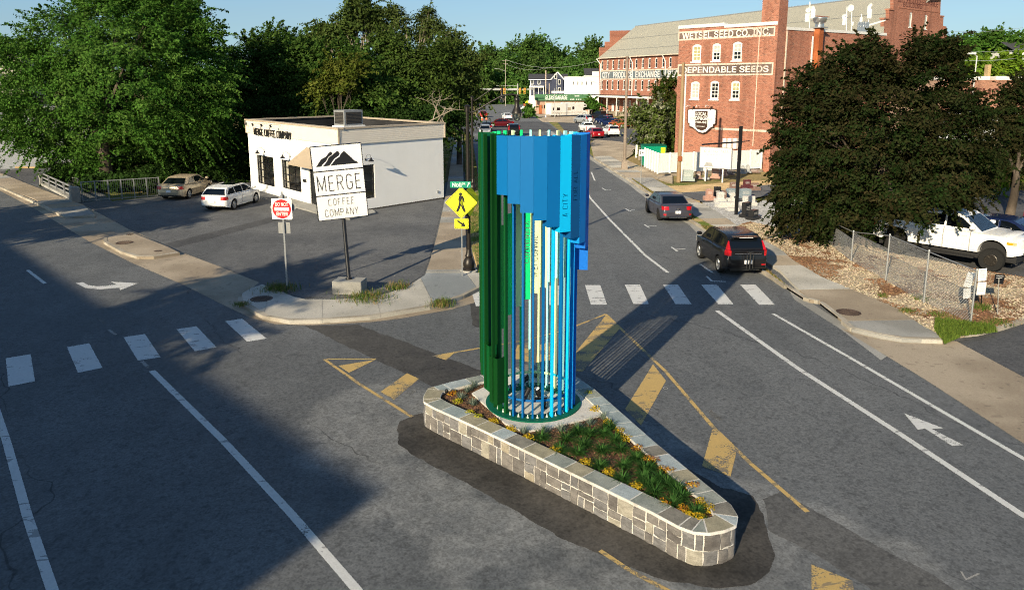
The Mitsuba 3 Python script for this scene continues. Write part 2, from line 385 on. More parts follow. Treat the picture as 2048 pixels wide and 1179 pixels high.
CORNER = P((483, 596), (487, 606), (530, 632), (578, 641), (640, 640), (740, 633), (860, 613), (925, 592), (955, 576), (1000, 545), (1010, 540), (985, 500), (962, 440), (948, 380), (938, 322), (932, 270), (926, 262), (914, 262), (905, 300), (890, 396.5), (875, 467), (859, 523), (850, 549.5), (815, 572), (767, 588), (711, 595), (671, 598), (610, 598), (586, 592), (563, 582), (525, 568), (504, 574), (484, 586), z=Z)
slabs('sidewalk', CORNER.intersection(P((400, 700), (1100, 700), (1100, 545), (400, 545), z=Z)), at(600, 610), at(900, 590), 1.9, Z, ['concrete_pale', 'concrete_blue', 'concrete_tan', 'concrete_grey'], 'concrete corner pavement under the tilted pole sign', 3)
WALK = CORNER.intersection(P((780, 544), (1100, 544), (1100, 200), (800, 200), z=Z)).intersection(P((780, 560), (935, 560), (930, 420), (926, 330), (926, 250), (860, 250), z=Z))
slabs('sidewalk', WALK, at(890, 540), at(915, 300), 1.8, Z, ['concrete_tan', 'concrete_tan', 'concrete_grey'], 'tan concrete pavement beside the coffee shop lot', 4)
ISLE = P((211, 476), (220, 471), (260, 463), (336, 493), (360, 505), (308, 513), (275, 513), (244, 503), (212, 486), z=Z)
slabs('sidewalk', ISLE, at(211, 478), at(350, 505), 2.2, Z, ['concrete_tan', 'concrete_blue', 'concrete_tan'], 'small pavement island with a drain inlet', 5)
LW = P((-120, 330), (0, 372), (70, 398), (92, 415), (130, 433), (192, 431), (166, 409), (120, 392), (60, 369), (0, 345), (-120, 300), z=Z)
slabs('sidewalk', LW, at(-100, 330), at(150, 410), 2.0, Z, ['concrete_tan', 'concrete_grey'], 'pavement beside the bridge railing at the left edge', 6)
RW = P((1188, 314), (1240, 347), (1293, 381), (1320, 395), (1386, 432), (1431, 457), (1480, 490), (1560, 540), (1619, 599), (1640, 601), (1687, 641), (1704, 657), (1762, 670), (1805, 677), (1886, 680), (1877, 668), (1837, 645), (1785, 611), (1721, 585), (1643, 553), (1589, 521), (1560, 497), (1473, 450), (1440, 426), (1400, 405), (1345, 377), (1300, 352), (1255, 330), (1215, 309), z=Z)
slabs('sidewalk', RW, at(1293, 370), at(1720, 610), 1.9, Z, ['concrete_tan', 'concrete_grey', 'concrete_grey', 'concrete_pale'], 'concrete pavement along the right kerb below the gravel bank', 8)
ground_piece('forecourt', extr(P((1181, 286), (1188, 314), (1215, 309), (1255, 330), (1300, 352), (1345, 365), (1345, 350), (1290, 336), (1250, 318), (1285, 296), (1240, 283), (1190, 279), z=0.1), -0.02, 0.1), 'concrete_tan', label='stained concrete forecourt beside the far car park')
ground_piece('forecourt', extr(P((1085, 243), (1115, 244), (1200, 246), (1230, 240), (1205, 232), (1065, 226), (1064, 228), z=0.05), -0.02, 0.05), 'concrete_tan', label='pale concrete forecourt in front of the motorhome')
ground_piece('sidewalk', extr(P((1049, 207), (1064, 228), (1085, 243), (1095, 243), (1072, 224), (1058, 207), z=0.05), -0.02, 0.06), 'concrete_tan', label='far pavement along the right side of the street')

# kerbs in cast lengths
def kerb(pts, label, w=0.16, h=0.135, step=3.0):
    k = thing('kerb', label, 'x'); labels[k] = {'kind': 'structure', 'label': label}
    ln = LineString([at(u, v, 0.06)[:2] for u, v in pts])
    s = 0.0
    while s < ln.length - 0.05:
        seg = shapely.ops.substring(ln, s + 0.006, min(s + step, ln.length) - 0.006)
        put(k, 'segment', extr(seg.buffer(w / 2, cap_style=2, join_style=1).simplify(0.004), -0.02, h), 'concrete_kerb')
        s += step
    return k
kerb([(481, 597), (482, 604), (496, 615), (530, 634), (578, 642), (640, 641), (740, 634), (860, 614), (925, 593), (957, 577)], 'curved kerb of the coffee shop corner')
kerb([(211, 476), (211, 485), (244, 504), (275, 514), (308, 514), (355, 507)], 'kerb of the small drain island')
kerb([(-120, 331), (0, 374), (90, 414), (130, 434), (190, 433)], 'kerb of the pavement by the bridge railing')
kerb([(1188, 316), (1260, 361), (1293, 383), (1386, 444), (1419, 463), (1528, 543.5), (1572, 574)], 'long kerb along the parked cars')
kerb([(1608, 597), (1638, 604)], 'short kerb beside the storm drain on the right')
kerb([(1687, 644), (1704, 658), (1762, 671), (1805, 678), (1886, 681)], 'curved kerb at the driveway on the right')
kerb([(1918, 669), (1950, 667), (2000, 656), (2048, 641), (2110, 610)], 'tan kerb edging the gravel bank')

# verges, gravel bank
ground_piece('verge', extr(P((1262, 357), (1293, 380), (1386, 441), (1419, 461), (1528, 541), (1572, 572), (1540, 545), (1480, 489), (1431, 455), (1386, 430), (1320, 394), z=0.1), -0.02, 0.125), 'verge_grass', label='strip of dry grass between kerb and pavement')
ground_piece('verge', extr(P((955, 574), (958, 545), (945, 500), (935, 440), (930, 330), (928, 268), (938, 262), (948, 300), (957, 360), (965, 440), (985, 520), z=0.1), -0.02, 0.11), 'verge_grass', label='grass strip behind the tall lamp post')
ground_piece('verge', extr(P((886, 396), (893, 330), (903, 300), (912, 262), (900, 255), (880, 275), (878, 330), z=0.1), -0.02, 0.09), 'verge_grass', label='grass strip beside the white wall')
ground_piece('straw_bank', extr(P((1318, 392), (1345, 377), (1400, 402), (1390, 395), (1500, 383), (1560, 372), (1540, 360), (1345, 372), (1310, 370), z=0.1), -0.02, 0.11), 'straw', label='strawy bare soil below the white fence')
ground_piece('driveway', sheet(P((1352, 386), (1405, 404), (1480, 402), (1600, 378), (1600, 362), (1450, 380), z=0.1), 0.118), 'lot_asphalt', label='asphalt drive between pavement and memorials')
GRV = Polygon([at(u, v, 0.13)[:2] for u, v in ((1886, 680), (1877, 668), (1837, 645), (1785, 611), (1721, 585), (1643, 553), (1589, 521), (1560, 497), (1510, 471), (1475, 450), (1500, 442), (1560, 455), (1640, 470), (1700, 480), (1800, 508), (1900, 526), (1975, 541), (2048, 553), (2090, 590), (2048, 640), (1990, 656), (1917, 668))]).buffer(0)
ground_piece('gravel_bank', extr(GRV, -0.02, 0.115), 'gravel', label='bank of tan gravel and mulch behind the chain link fence')
MEMO = P((1405, 404), (1440, 426), (1475, 450), (1510, 471), (1560, 500), (1640, 470), (1640, 395), (1480, 402), z=0.12)
ground_piece('memorial_yard', extr(MEMO, -0.02, 0.11), 'grey_gravel', label='grey gravel yard of the memorial dealer')

def scatter(poly, n, r, bounds=None):
    """n random points inside a polygon"""
    x0, y0, x1, y1 = poly.bounds
    pts = np.zeros((0, 2))
    while len(pts) < n:
        q = np.column_stack([r.uniform(x0, x1, n * 2), r.uniform(y0, y1, n * 2)])
        pts = np.vstack([pts, q[shapely.contains_xy(poly, q[:, 0], q[:, 1])]])
    return pts[:n]

OCT_V = np.array([[1, 0, 0], [-1, 0, 0], [0, 1, 0], [0, -1, 0], [0, 0, 1], [0, 0, -1.0]])
OCT_F = np.array([[0, 2, 4], [2, 1, 4], [1, 3, 4], [3, 0, 4], [2, 0, 5], [1, 2, 5], [3, 1, 5], [0, 3, 5]])
def pebbles(pts, z, size, r):
    n = len(pts)
    s = size * r.uniform(0.5, 1.4, (n, 1, 1)) * r.uniform(0.6, 1.2, (n, 1, 3)) * [1, 1, 0.7]
    v = OCT_V[None] * s + r.normal(0, 0.16 * size, (n, 6, 3))
    a = r.uniform(0, 2 * np.pi, n); c, sn = np.cos(a)[:, None], np.sin(a)[:, None]
    v = np.stack([v[..., 0] * c - v[..., 1] * sn, v[..., 0] * sn + v[..., 1] * c, v[..., 2]], -1)
    v += np.column_stack([pts, np.full(n, z)])[:, None]
    return v.reshape(-1, 3), (OCT_F[None] + np.arange(n)[:, None, None] * 6).reshape(-1, 3)
scene['vertex_tint'] = {'type': 'twosided', 'bsdf': {'type': 'principled', 'base_color': {'type': 'mesh_attribute', 'name': 'vertex_color'}, 'roughness': 0.85, 'specular': 0.25}}
_r = np.random.default_rng(11)
_pt = scatter(GRV.intersection(P((1480, 700), (2100, 700), (2100, 430), (1480, 430), z=0.12)), 16000, _r)
_m = pebbles(_pt, 0.125, 0.036, _r)
_f = meshkit.fbm(np.column_stack([_pt * 0.7, np.zeros(len(_pt))]), 3, 2)
_c = np.where(_f[:, None] > 0.56, [[.21, .115, .065]], [[.42, .345, .25]]) * _r.uniform(0.45, 1.35, (len(_pt), 1)) * _r.uniform(.93, 1.07, (len(_pt), 3))
solo('loose_gravel', _m, 'vertex_tint', 'loose tan stones and bark on the bank', 'gravel', kind='stuff', color=np.repeat(_c, 6, 0))

# grass blades: verges and weeds
def blades(pts, z, h, w, r, bend=0.5):
    n = len(pts)
    a = r.uniform(0, 2 * np.pi, n); hh = h * r.uniform(0.4, 1.3, n); ww = w * r.uniform(0.6, 1.3, n)
    d = np.stack([np.cos(a), np.sin(a), 0 * a], 1); s = np.stack([-np.sin(a), np.cos(a), 0 * a], 1)
    b = np.column_stack([pts, np.full(n, z)])
    k = bend * r.uniform(0.2, 1.0, n)
    p0, p1 = b - s * ww[:, None], b + s * ww[:, None]
    mid = b + d * (hh * k * 0.35)[:, None] + UP * (hh * 0.6)[:, None]
    p2, p3 = mid - s * ww[:, None] * .7, mid + s * ww[:, None] * .7
    tip = b + d * (hh * k)[:, None] + UP * (hh * (1 - 0.25 * k))[:, None]
    v = np.stack([p0, p1, p2, p3, tip], 1).reshape(-1, 3)
    f = np.array([[0, 1, 2], [1, 3, 2], [2, 3, 4]])
    return v, (f[None] + np.arange(n)[:, None, None] * 5).reshape(-1, 3)
scene['leafy'] = {'type': 'principledthin', 'base_color': {'type': 'mesh_attribute', 'name': 'vertex_color'}, 'roughness': 0.55, 'diff_trans': 0.55, 'spec_trans': 0.0, 'eta': 1.35}
def tint(n, per, cols, r, spread=0.25):
    cols = np.asarray(cols, float)
    c = cols[r.integers(len(cols), size=n)] * r.uniform(1 - spread, 1 + spread, (n, 1)) * r.uniform(.94, 1.06, (n, 3))
    return np.repeat(np.clip(c, 0.002, 0.95), per, 0)
DRY, GREEN = [.30, .22, .10], [.10, .16, .03]
def grass(name, poly, n, z, h, label, cols, seed, w=0.006):
    r = np.random.default_rng(seed)
    pts = scatter(poly, n, r)
    solo(name, blades(pts, z, h, w, r), 'leafy', label, 'grass', kind='stuff', color=tint(n, 5, cols, r))
grass('grass', P((1870, 640), (1985, 652), (1995, 664), (1925, 672), (1890, 688), (1868, 660), z=.12), 5000, .12, .16, 'bright green grass at the driveway corner', [GREEN, [.14, .20, .035]], 21, .009)
grass('grass', P((1262, 357), (1293, 380), (1386, 441), (1386, 430), (1320, 394), z=0.1), 9000, .12, .10, 'yellowing grass along the kerb near the tall grey pole', [DRY, DRY, GREEN], 22, .014)
grass('grass', P((1400, 452), (1528, 541), (1572, 572), (1540, 545), (1480, 489), (1431, 455), z=0.1), 8000, .12, .10, 'yellowing grass along the kerb between the parked cars', [DRY, DRY, GREEN], 23, .011)
grass('grass', P((930, 330), (928, 268), (938, 262), (948, 300), (957, 360), (962, 440), (985, 520), (958, 545), (935, 440), z=0.1), 14000, .10, .12, 'green grass strip behind the lamp post', [GREEN, GREEN, DRY], 24, .012)
grass('grass', P((886, 396), (893, 330), (903, 300), (912, 262), (900, 255), (880, 275), (878, 330), z=0.1), 9000, .08, .14, 'green grass beside the white wall', [GREEN, GREEN, DRY], 25, .014)
for i, (u, v, rad, n, h, lab) in enumerate([(560, 577, .55, 700, .22, 'weeds behind the no entry sign'), (735, 596, .8, 900, .20, 'weeds growing against the concrete block'), (798, 575, .4, 400, .25, 'weed clump at the edge of the lot'),
        (883, 608, .35, 500, .22, 'weed clump on the curved kerb'), (483, 609, .25, 160, .15, 'weeds in the corner gutter'), (1880, 630, .35, 380, .12, 'weeds on the gravel near the leaning signs'), (1765, 592, .2, 150, .14, 'small weed in the gravel'),
        (1815, 622, .25, 220, .14, 'weed clump beside the pavement edge'), (1962, 616, .28, 300, .2, 'weeds under the paper notices'), (1996, 645, .35, 380, .12, 'low weeds beside the black sign stake'), (1843, 598, .3, 200, .14, 'weeds at the foot of the fence')]):
    c = at(u, v, .12)[:2]
    r = np.random.default_rng(200 + i)
    pts = c + r.normal(0, rad * 0.55, (n, 2))
    k = solo('weeds', blades(pts, .10, h, .009, r, .9), 'leafy', lab, 'weeds', kind='stuff', color=tint(n, 5, [GREEN, [.08, .14, .025], DRY], r))

# ------------------------------------------------------------------ painted markings (parts of the road)
def ragged(poly, amp=.05, f=2.2, seed=0):
    """the uneven edge of a hand-laid patch"""
    out = []
    for g in getattr(poly, 'geoms', [poly]):
        q = np.array(g.segmentize(.07).exterior.coords)[:-1]
        n_ = np.column_stack([meshkit.fbm(np.column_stack([q * f, np.full(len(q), seed + 1.5)]), 5, 3), meshkit.fbm(np.column_stack([q * f, np.full(len(q), seed + 9.5)]), 5, 4)]) - .5
        out.append(Polygon(q + n_ * amp * 4).buffer(0))
    return unary_union(out)
def quad(name, *px, z=0.006, m='paint_white'): put(ROAD, name, sheet(P(*px), z), m)
BARS = [[(11.5, 716), (61.4, 708), (70, 762), (17, 772.6)], [(134, 694), (178.5, 686), (205, 735), (156, 745)], [(247, 674), (290, 667.6), (321, 714), (276, 720.7)], [(353, 658), (393, 652), (433, 694), (389.6, 702)],
        [(450, 642), (484.6, 637), (533, 676.6), (494.6, 683)], [(1170, 570), (1200.6, 570), (1214, 609), (1181.7, 609)], [(1249.5, 569), (1280, 569), (1298, 608), (1267, 608)], [(1326, 569), (1356, 569), (1383, 608), (1351, 608)],
        [(1402, 569), (1434, 569), (1467, 608), (1436.5, 608)], [(1480, 569), (1511, 569), (1550, 609), (1518, 609)], [(1091, 571), (1122, 571), (1130, 610), (1097, 610)], [(1012, 572), (1043, 572), (1046, 611), (1013, 611)], [(940, 574), (964, 573), (962, 612), (952, 612)]]
for b in BARS: quad('crosswalk_bar', *b)
def line(name, *px, w=0.12, m='paint_white', z=0.006): put(ROAD, name, sheet(L(*px, w=w), z), m)
line('edge_line', (304, 741), (446, 880), (583, 1027), (714, 1179), (760, 1240), w=.16)
line('edge_line', (-10, 812), (14, 885), (55, 1032), (105, 1179), (120, 1240), w=.16)
line('edge_line', (1434, 621), (1594, 735), (1789, 860), (2048, 1031), (2200, 1120), w=.16)
line('edge_line', (1546, 627), (1702, 716), (1865, 811), (2048, 917), (2200, 1000), w=.13)
line('edge_line', (1170, 379), (1181.4, 397), (1219.4, 439), (1290, 510), (1336, 545), w=.14)
line('edge_line', (1182.8, 344), (1189.6, 361), w=.12)
line('lane_dash', (55, 540), (90, 566.6), w=.13)
line('old_marking', (198.5, 638), (210, 647), w=.09, m='paint_faded'); line('old_marking', (217, 659), (232, 669), w=.09, m='paint_faded'); line('old_marking', (284, 722), (298, 736), w=.1, m='paint_faded')
quad('turn_arrow', (151, 566), (166, 564), (176, 570), (196, 572.5), (234, 569), (221, 563), (277, 566), (240, 580), (239, 575), (200, 578.5), (172, 576))
quad('lane_arrow', (1808, 826), (1887, 856), (1863, 857), (1927, 889.5), (1904, 891), (1850, 856.5), (1836, 859))
for q in (((1204.5, 376), (1211, 380), (1222, 380)), ((1251, 417), (1259, 422), (1270, 418.5)), ((1289, 449), (1298, 455)), ((1293.5, 452.2), (1313, 452)), ((1343, 494), (1355, 502.4)), ((1349, 498.6), (1371, 498)), ((1400, 528), (1425, 545)), ((1413, 552), (1424, 562), (1452, 563))):
    line('parking_tick', *q, w=.10)
Y = 'paint_yellow'
line('hatch_line', (1211.5, 628), (1331, 742), (1425, 852), (1500, 925), (1615, 1023), w=.10, m=Y, z=.005)
line('hatch_line', (1211.5, 628), (1130, 660), (1040, 682), (952, 697), (866, 712), w=.09, m=Y, z=.005)
line('hatch_line', (648, 717.5), (720, 768), (824, 833), w=.09, m=Y, z=.005)
line('hatch_line', (650, 717.5), (752, 717.5), w=.07, m=Y, z=.005)
line('hatch_line', (1200, 1100), (1260, 1140), (1345, 1185), w=.09, m=Y, z=.005)
for b in ([(1211, 631), (1240, 656), (1166, 742), (1120, 742)], [(1306, 728), (1332, 761), (1282, 850), (1250, 818)], [(1425.6, 854), (1474, 899), (1461, 952), (1404, 932)], [(677, 731), (751, 719), (698, 745)],
          [(761, 783), (814, 746), (838, 757), (787.5, 799)], [(866, 711), (908, 706), (892, 720)], [(1623, 1128), (1705, 1161), (1715, 1230), (1623, 1230)], [(1035, 690), (1062, 683), (1058, 724), (1025, 716)], [(1075, 690), (1100, 684), (1100, 745), (1070, 745)]):
    quad('hatch_bar', *b, m=Y)
put(ROAD, 'asphalt_patch', sheet(ragged(P((609, 651), (714, 649), (985, 748), (1000, 775), (870, 775))), 0.004), 'patch_asphalt')
put(ROAD, 'asphalt_patch', sheet(ragged(P((1530, 1000), (1560, 985), (1640, 1030), (1860, 1150), (2000, 1240), (1840, 1240), (1660, 1120), (1545, 1060)).buffer(.05)), 0.0035), 'worn_patch')
put(ROAD, 'asphalt_patch', sheet(ragged(P((940, 600), (968, 596), (975, 660), (945, 650))), 0.0035), 'patch_asphalt')
put(ROAD, 'new_asphalt', sheet(ragged(P((800, 858), (806, 842), (830, 832), (960, 800), (1300, 900), (1440, 975), (1500, 992), (1512, 1020), (1530, 1062), (1543, 1108), (1525, 1142), (1490, 1163), (1440, 1170), (1395, 1166), (1340, 1156), (1240, 1122), (1120, 1066), (960, 976), (830, 907), (803, 884)).buffer(.06)), 0.004), 'new_asphalt')
# survey paint on the road
_pw = Plane(at(1405, 820), at(1450, 860) - at(1405, 820), n=UP, t=np.cross(UP, at(1450, 860) - at(1405, 820)))
put(ROAD, 'spray_mark', word(_pw, '3010S', 0, .08, .14, .006, .002, False), 'paint_faded')
put(ROAD, 'spray_mark', word(Plane(at(815, 790), at(850, 778) - at(815, 790), n=UP, t=np.cross(UP, at(850, 778) - at(815, 790))), '5.9', 0, 0, .16, .006, .002, False), 'paint_faded')
put(ROAD, 'spray_mark', sheet(L((1922, 1142), (1932, 1158), (1958, 1146), w=.03), .006), 'paint_faded')
put(ROAD, 'spray_mark', sheet(shapely.geometry.Point(*at(1331, 776)[:2]).buffer(.07).difference(shapely.geometry.Point(*at(1331, 776)[:2]).buffer(.045)), .006), 'paint_faded')

# storm drains and manhole covers: parts of the pavement
def cover(u, v, rad, z, par):
    o = at(u, v, z); 
    ring = (lathe([(rad * 1.1, 0), (rad * 1.1, .008), (rad * .95, .008), (rad * .95, .002), (0, .002)], 24, o))
    k = put(par, 'manhole_cover', ring, 'cast_iron')
    g = []
    for i in np.arange(-4, 5):
        hw = math.sqrt(max(0, (rad * .85) ** 2 - (i * rad * .2) ** 2))
        g.append(shift(box(-hw, hw, i * rad * .2 - .014, i * rad * .2 + .014, .002, .010), o))
    put(k, 'ridges', join(g), 'cast_iron')
cover(523, 597, .36, Z + .004, 'sidewalk'); cover(249, 485, .36, Z + .004, 'sidewalk_002'); cover(260, 468.5, .16, Z + .004, 'sidewalk_002'); cover(316, 501.5, .16, Z + .004, 'sidewalk_002'); cover(1697, 624, .36, Z + .004, 'sidewalk_004')
cover(742, 590, .16, Z + .004, 'sidewalk')
def inlet(a, b, par):
    p, q = at(*a, 0.06), at(*b, 0.06)
    d = (q - p) / np.linalg.norm(q - p); n = np.array([d[1], -d[0], 0.0])
    if n @ (np.array([0, 0, 0]) - p) < 0: n = -n
    pl_ = Plane([p[0], p[1], 0.012], d, n=n)
    put(par, 'drain_opening', pl_.box(0, np.linalg.norm(q - p), 0, .075, -.05, .012), 'black_void'); put(par, 'drain_lintel', pl_.box(-.05, np.linalg.norm(q - p) + .05, .076, .115, -.12, .03), 'concrete_kerb')
inlet((486, 607), (530, 634), 'sidewalk'); inlet((213, 487), (244, 503), 'sidewalk_002'); inlet((1641, 607), (1687, 643), 'sidewalk_004'); inlet((1574, 575), (1607, 596), 'sidewalk_004')

# ------------------------------------------------------------------ stone planter
CAPZ = 0.62
_out = Polygon([at(u, v, CAPZ)[:2] for u, v in [(847, 802), (866.7, 813.5), (909.6, 833), (968, 860), (1053.6, 901), (1303, 1021.8), (1357, 1051), (1388.5, 1062.7), (1419.7, 1064.6), (1451, 1058.8), (1474, 1049), (1477, 1031.5),
       (1462.5, 1008), (1439, 988.7), (1314.6, 887), (1190, 778), (1162.7, 759), (1112, 723), (1096, 719), (966.6, 748), (904, 762), (855, 775.4), (845.8, 793)]]).buffer(-.12).buffer(.24, quad_segs=12).buffer(-.12)
CAP_W = 0.40
def stone_mat(name, c0, c1):
    def fn(p, n, uv):
        a = fbm(p.x * 5, p.y * 5, p.z * 5, 4); b = fbm(p.x * 9 + p.z * 4, p.y * 9, p.z * 22, 3)
        g = noise(p.x * 60, p.y * 60, p.z * 60)
        return mix(c0, c1, smoothstep(0.3, 0.7, a * 0.6 + b * 0.4)) * (0.8 + 0.4 * g)
    mat(name, proc(fn), 0.85, spec=0.3)
    return name
STONES = [stone_mat('stone_grey', [.112, .110, .113], [.195, .19, .194]), stone_mat('stone_brown', [.122, .113, .108], [.20, .185, .175]), stone_mat('stone_pale', [.23, .215, .18], [.35, .325, .275]),
          stone_mat('stone_buff', [.24, .21, .16], [.35, .31, .245]), stone_mat('stone_dark', [.09, .082, .08], [.16, .15, .145])]
CAPS = [stone_mat('bluestone', [.22, .265, .275], [.31, .355, .36]), stone_mat('bluestone_green', [.195, .215, .195], [.28, .295, .265]), stone_mat('bluestone_tan', [.235, .215, .155], [.33, .295, .21]), stone_mat('bluestone_brown', [.155, .145, .125], [.225, .21, .18]),
        stone_mat('bluestone_pale', [.29, .335, .35], [.38, .42, .43])]
mat('mortar', _concrete([.52, .495, .46], [.64, .615, .58], 3.0), 0.9, spec=0.2)
def _mulch(p, n, uv):
    d1, d2, h = voronoi(p.x * 26, p.y * 26)
    return mix([.045, .025, .016], [.17, .10, .065], h * 0.8 + 0.2 * noise(p.x * 60, p.y * 60))
mat('mulch', proc(_mulch), 0.95, spec=0.1)

pk = thing('stone_planter', 'long wedge shaped planter of grey fieldstone with bluestone coping', 'planter')
wall_line = _out.buffer(-.035)
inner = _out.buffer(-CAP_W, quad_segs=12)
put(pk, 'mortar_core', extr(wall_line.buffer(-.001).difference(inner.buffer(.02)), -.05, CAPZ - .052), 'mortar')
put(pk, 'coping_mortar', extr(_out.buffer(-.004).difference(inner.buffer(.004)), CAPZ - .056, CAPZ - .003), 'mortar')
put(pk, 'soil', extr(inner.buffer(.02), -.02, CAPZ - .075), 'mulch')
_rs = np.random.default_rng(5)
ring = shapely.geometry.polygon.orient(wall_line, 1.0).exterior
LEN = ring.length
def along(s, off=0.0, ln=None):
    ln = ln or ring
    s = s % ln.length
    p = np.array(ln.interpolate(s).coords[0]); q0 = np.array(ln.interpolate((s - .02) % ln.length).coords[0]); q1 = np.array(ln.interpolate((s + .02) % ln.length).coords[0])
    t = (q1 - q0) / np.linalg.norm(q1 - q0)
    return p + np.array([t[1], -t[0]]) * off
def split(s0, s1, z0, z1, out):
    w, h = s1 - s0, z1 - z0
    if (w * h < 0.07 and w < 0.44) or (w < .2 and h < .36) or (h < .14 and w < .45) or (w < .36 and h < .36 and _rs.random() < .6) or (w < .42 and h < .42 and w * h < .13 and _rs.random() < .35):
        out.append((s0, s1, z0, z1)); return
    k = _rs.uniform(.34, .66)
    if w > h * 1.25 or (w > h * .8 and _rs.random() < .35):
        m = s0 + w * k; split(s0, m, z0, z1, out); split(m, s1, z0, z1, out)
    elif h > .2:
        m = z0 + h * k; split(s0, s1, z0, m, out); split(s0, s1, m, z1, out)
    else: out.append((s0, s1, z0, z1))
cells, s = [], 0.0
while s < LEN:
    e = min(s + _rs.uniform(.55, .95), LEN)
    if LEN - e < .3: e = LEN
    zz = _rs.uniform(.17, .39)
    split(s, e, -.01, zz, cells); split(s, e, zz, CAPZ - .06, cells)
    s = e
for s0, s1, z0, z1 in cells:
    g = .0105
    n = max(3, int((s1 - s0) / .09) + 2)
    base = [(s0 + g, z0 + g)] + [(a, z0 + g) for a in np.linspace(s0, s1, n)[1:-1]] + [(s1 - g, z0 + g), (s1 - g, (z0 + z1) / 2), (s1 - g, z1 - g)] + [(a, z1 - g) for a in np.linspace(s1, s0, n)[1:-1]] + [(s0 + g, z1 - g), (s0 + g, (z0 + z1) / 2)]
    base = np.array(base) + _rs.normal(0, .0055, (len(base), 2))
    c = base.mean(0)
    d = _rs.uniform(.008, .022)
    rows = [(base, -.03), (base, d * .55), (c + (base - c) * .93, d), (c + (base - c) * .55 + _rs.normal(0, .006, base.shape), d + _rs.uniform(.001, .010))]
    v = []
    for b_, off in rows:
        for a, z in b_:
            o = off + (_rs.normal(0, .0025) if off > 0 else 0)
            q = along(a, o); v.append([q[0], q[1], max(z, -.02)])
    q = along(c[0], d + _rs.uniform(0, .008)); v.append([q[0], q[1], c[1]])
    m = len(base); f = []
    for r_ in range(3):
        for i in range(m):
            j = (i + 1) % m
            f += [[r_ * m + i, r_ * m + j, (r_ + 1) * m + j], [r_ * m + i, (r_ + 1) * m + j, (r_ + 1) * m + i]]
    for i in range(m): f.append([3 * m + i, 3 * m + (i + 1) % m, 4 * m])
    put(pk, 'stone', (np.array(v), np.array(f)), STONES[_rs.choice(5, p=[.36, .27, .12, .06, .19])], smooth=25)
cring = shapely.geometry.polygon.orient(_out, 1.0).exterior
CL = cring.length
band = _out.difference(inner)
s = .1; first = s
while s < CL + first - .05:
    tng = along(s + .25, 0, cring) - along(s, 0, cring); curved = abs(np.linalg.norm(along(s + .5, 0, cring) - along(s, 0, cring)) - .5) > .012
    e = s + (_rs.uniform(.22, .30) if curved else _rs.uniform(.36, .66))
    if e > CL + first - .22: e = CL + first
    pts_o = [along(a, .05, cring) for a in np.linspace(s, e, 6)]
    pts_i = [along(a, -CAP_W - .03, cring) for a in (e, s)]
    piece = band.intersection(Polygon(pts_o + pts_i).buffer(0)).buffer(-.012)
    h = CAPZ + _rs.uniform(-.002, .002)
    for gm in getattr(piece, 'geoms', [piece]):
        if gm.geom_type == 'Polygon' and gm.area > .01: put(pk, 'coping_stone', extr(gm.simplify(.002), CAPZ - .05, h), CAPS[_rs.choice(5, p=[.27, .24, .17, .14, .18])])
    s = e
PADZ = .585
pad = P((943.5, 785), (985, 822), (1010, 845), (1037, 858), (1060, 860), (1090, 856), (1202, 829.5), (1200, 822), (1168, 795), (1140, 765), (1110, 745), (1020, 748), z=PADZ)
put(pk, 'concrete_pad', extr(pad.intersection(inner), .3, PADZ), 'concrete_pad')

# ------------------------------------------------------------------ sculpture: a ring of coloured posts and panels
SC = np.array([0.484, 16.14]); PLATE = PADZ + .03
def metal(name, c, r=.45): return mat(name, c, r + .08, spec=.16)
metal('paint_plate', [.004, .10, .06])
BLUES = {'a': [.001, .125, .36], 'b': [.001, .11, .335], 'cy': [.004, .46, .88], 'dk': [.004, .085, .26], 'md': [.005, .25, .70], 'rt': [.005, .14, .58],
         'pc': [.38, .78, .80], 'py': [.70, .80, .46], 'pg': [.55, .76, .44], 'vg': [.008, .64, .22], 'mg': [.005, .28, .07], 'dg': [.003, .075, .018], 'dd': [.003, .045, .008], 'tg': [.003, .085, .045], 'tc': [.03, .50, .70]}
for k, c in BLUES.items(): metal('metal_' + k, c)
# one entry per sector, starting at the front and going right: panel colour, top, bottom (m above ground), colour of the post at its left edge
ZT = 6.68
def zf(y): return height_at(0, y, np.array([0, SC[1] - 1.18, 0]))
def zb(y): return height_at(0, y, np.array([0, SC[1] + 1.1, 0]))
def zs(y): return height_at(0, y, np.array([0, SC[1], 0]))
SECT = [('a', ZT, zf(440.7), 'b'), ('b', ZT, zf(455), 'b'), ('cy', ZT, zf(467), 'cy'), ('dk', ZT, zf(482), 'a'), ('md', ZT, zf(496), 'cy'), ('rt', ZT, zf(511), 'md'), ('rt', ZT, zs(534), 'rt'), ('tc', ZT - .5, zs(536), 'tc'),
        ('tc', ZT - .6, zs(538), 'tc'), ('pc', ZT - .7, zb(541), 'pc'), ('pc', ZT - .7, zb(546), 'pc'), ('pc', ZT - .7, zb(556), 'py'), ('py', ZT - .7, zb(568), 'pc'), ('py', ZT - .7, zb(580), 'py'), ('vg', ZT - .7, zb(592), 'pc'),
        ('pg', ZT - .7, zb(605), 'vg'), ('vg', zb(420), zb(618), 'pg'), ('mg', zb(440), zb(640), 'vg'), ('mg', ZT - .4, zs(660), 'vg'), ('dg', ZT - .3, zs(690), 'vg'), ('dg', ZT, zs(722), 'mg'),
        ('tg', ZT, zs(738), 'dg'), ('dg', zs(672), zs(760), 'dd'), ('dd', zs(690), zs(778), 'dg'), ('a', ZT, zf(393), 'dg'), ('a', ZT, zf(409), 'b'), ('a', ZT, zf(426), 'b')]
NS = len(SECT); STEP = 2 * math.pi / NS; TH0 = math.radians(-2.5)
R_IN, R_BAR, R_OUT = .865, .955, 1.18
def rad(th): return np.array([math.sin(th), -math.cos(th), 0.0])
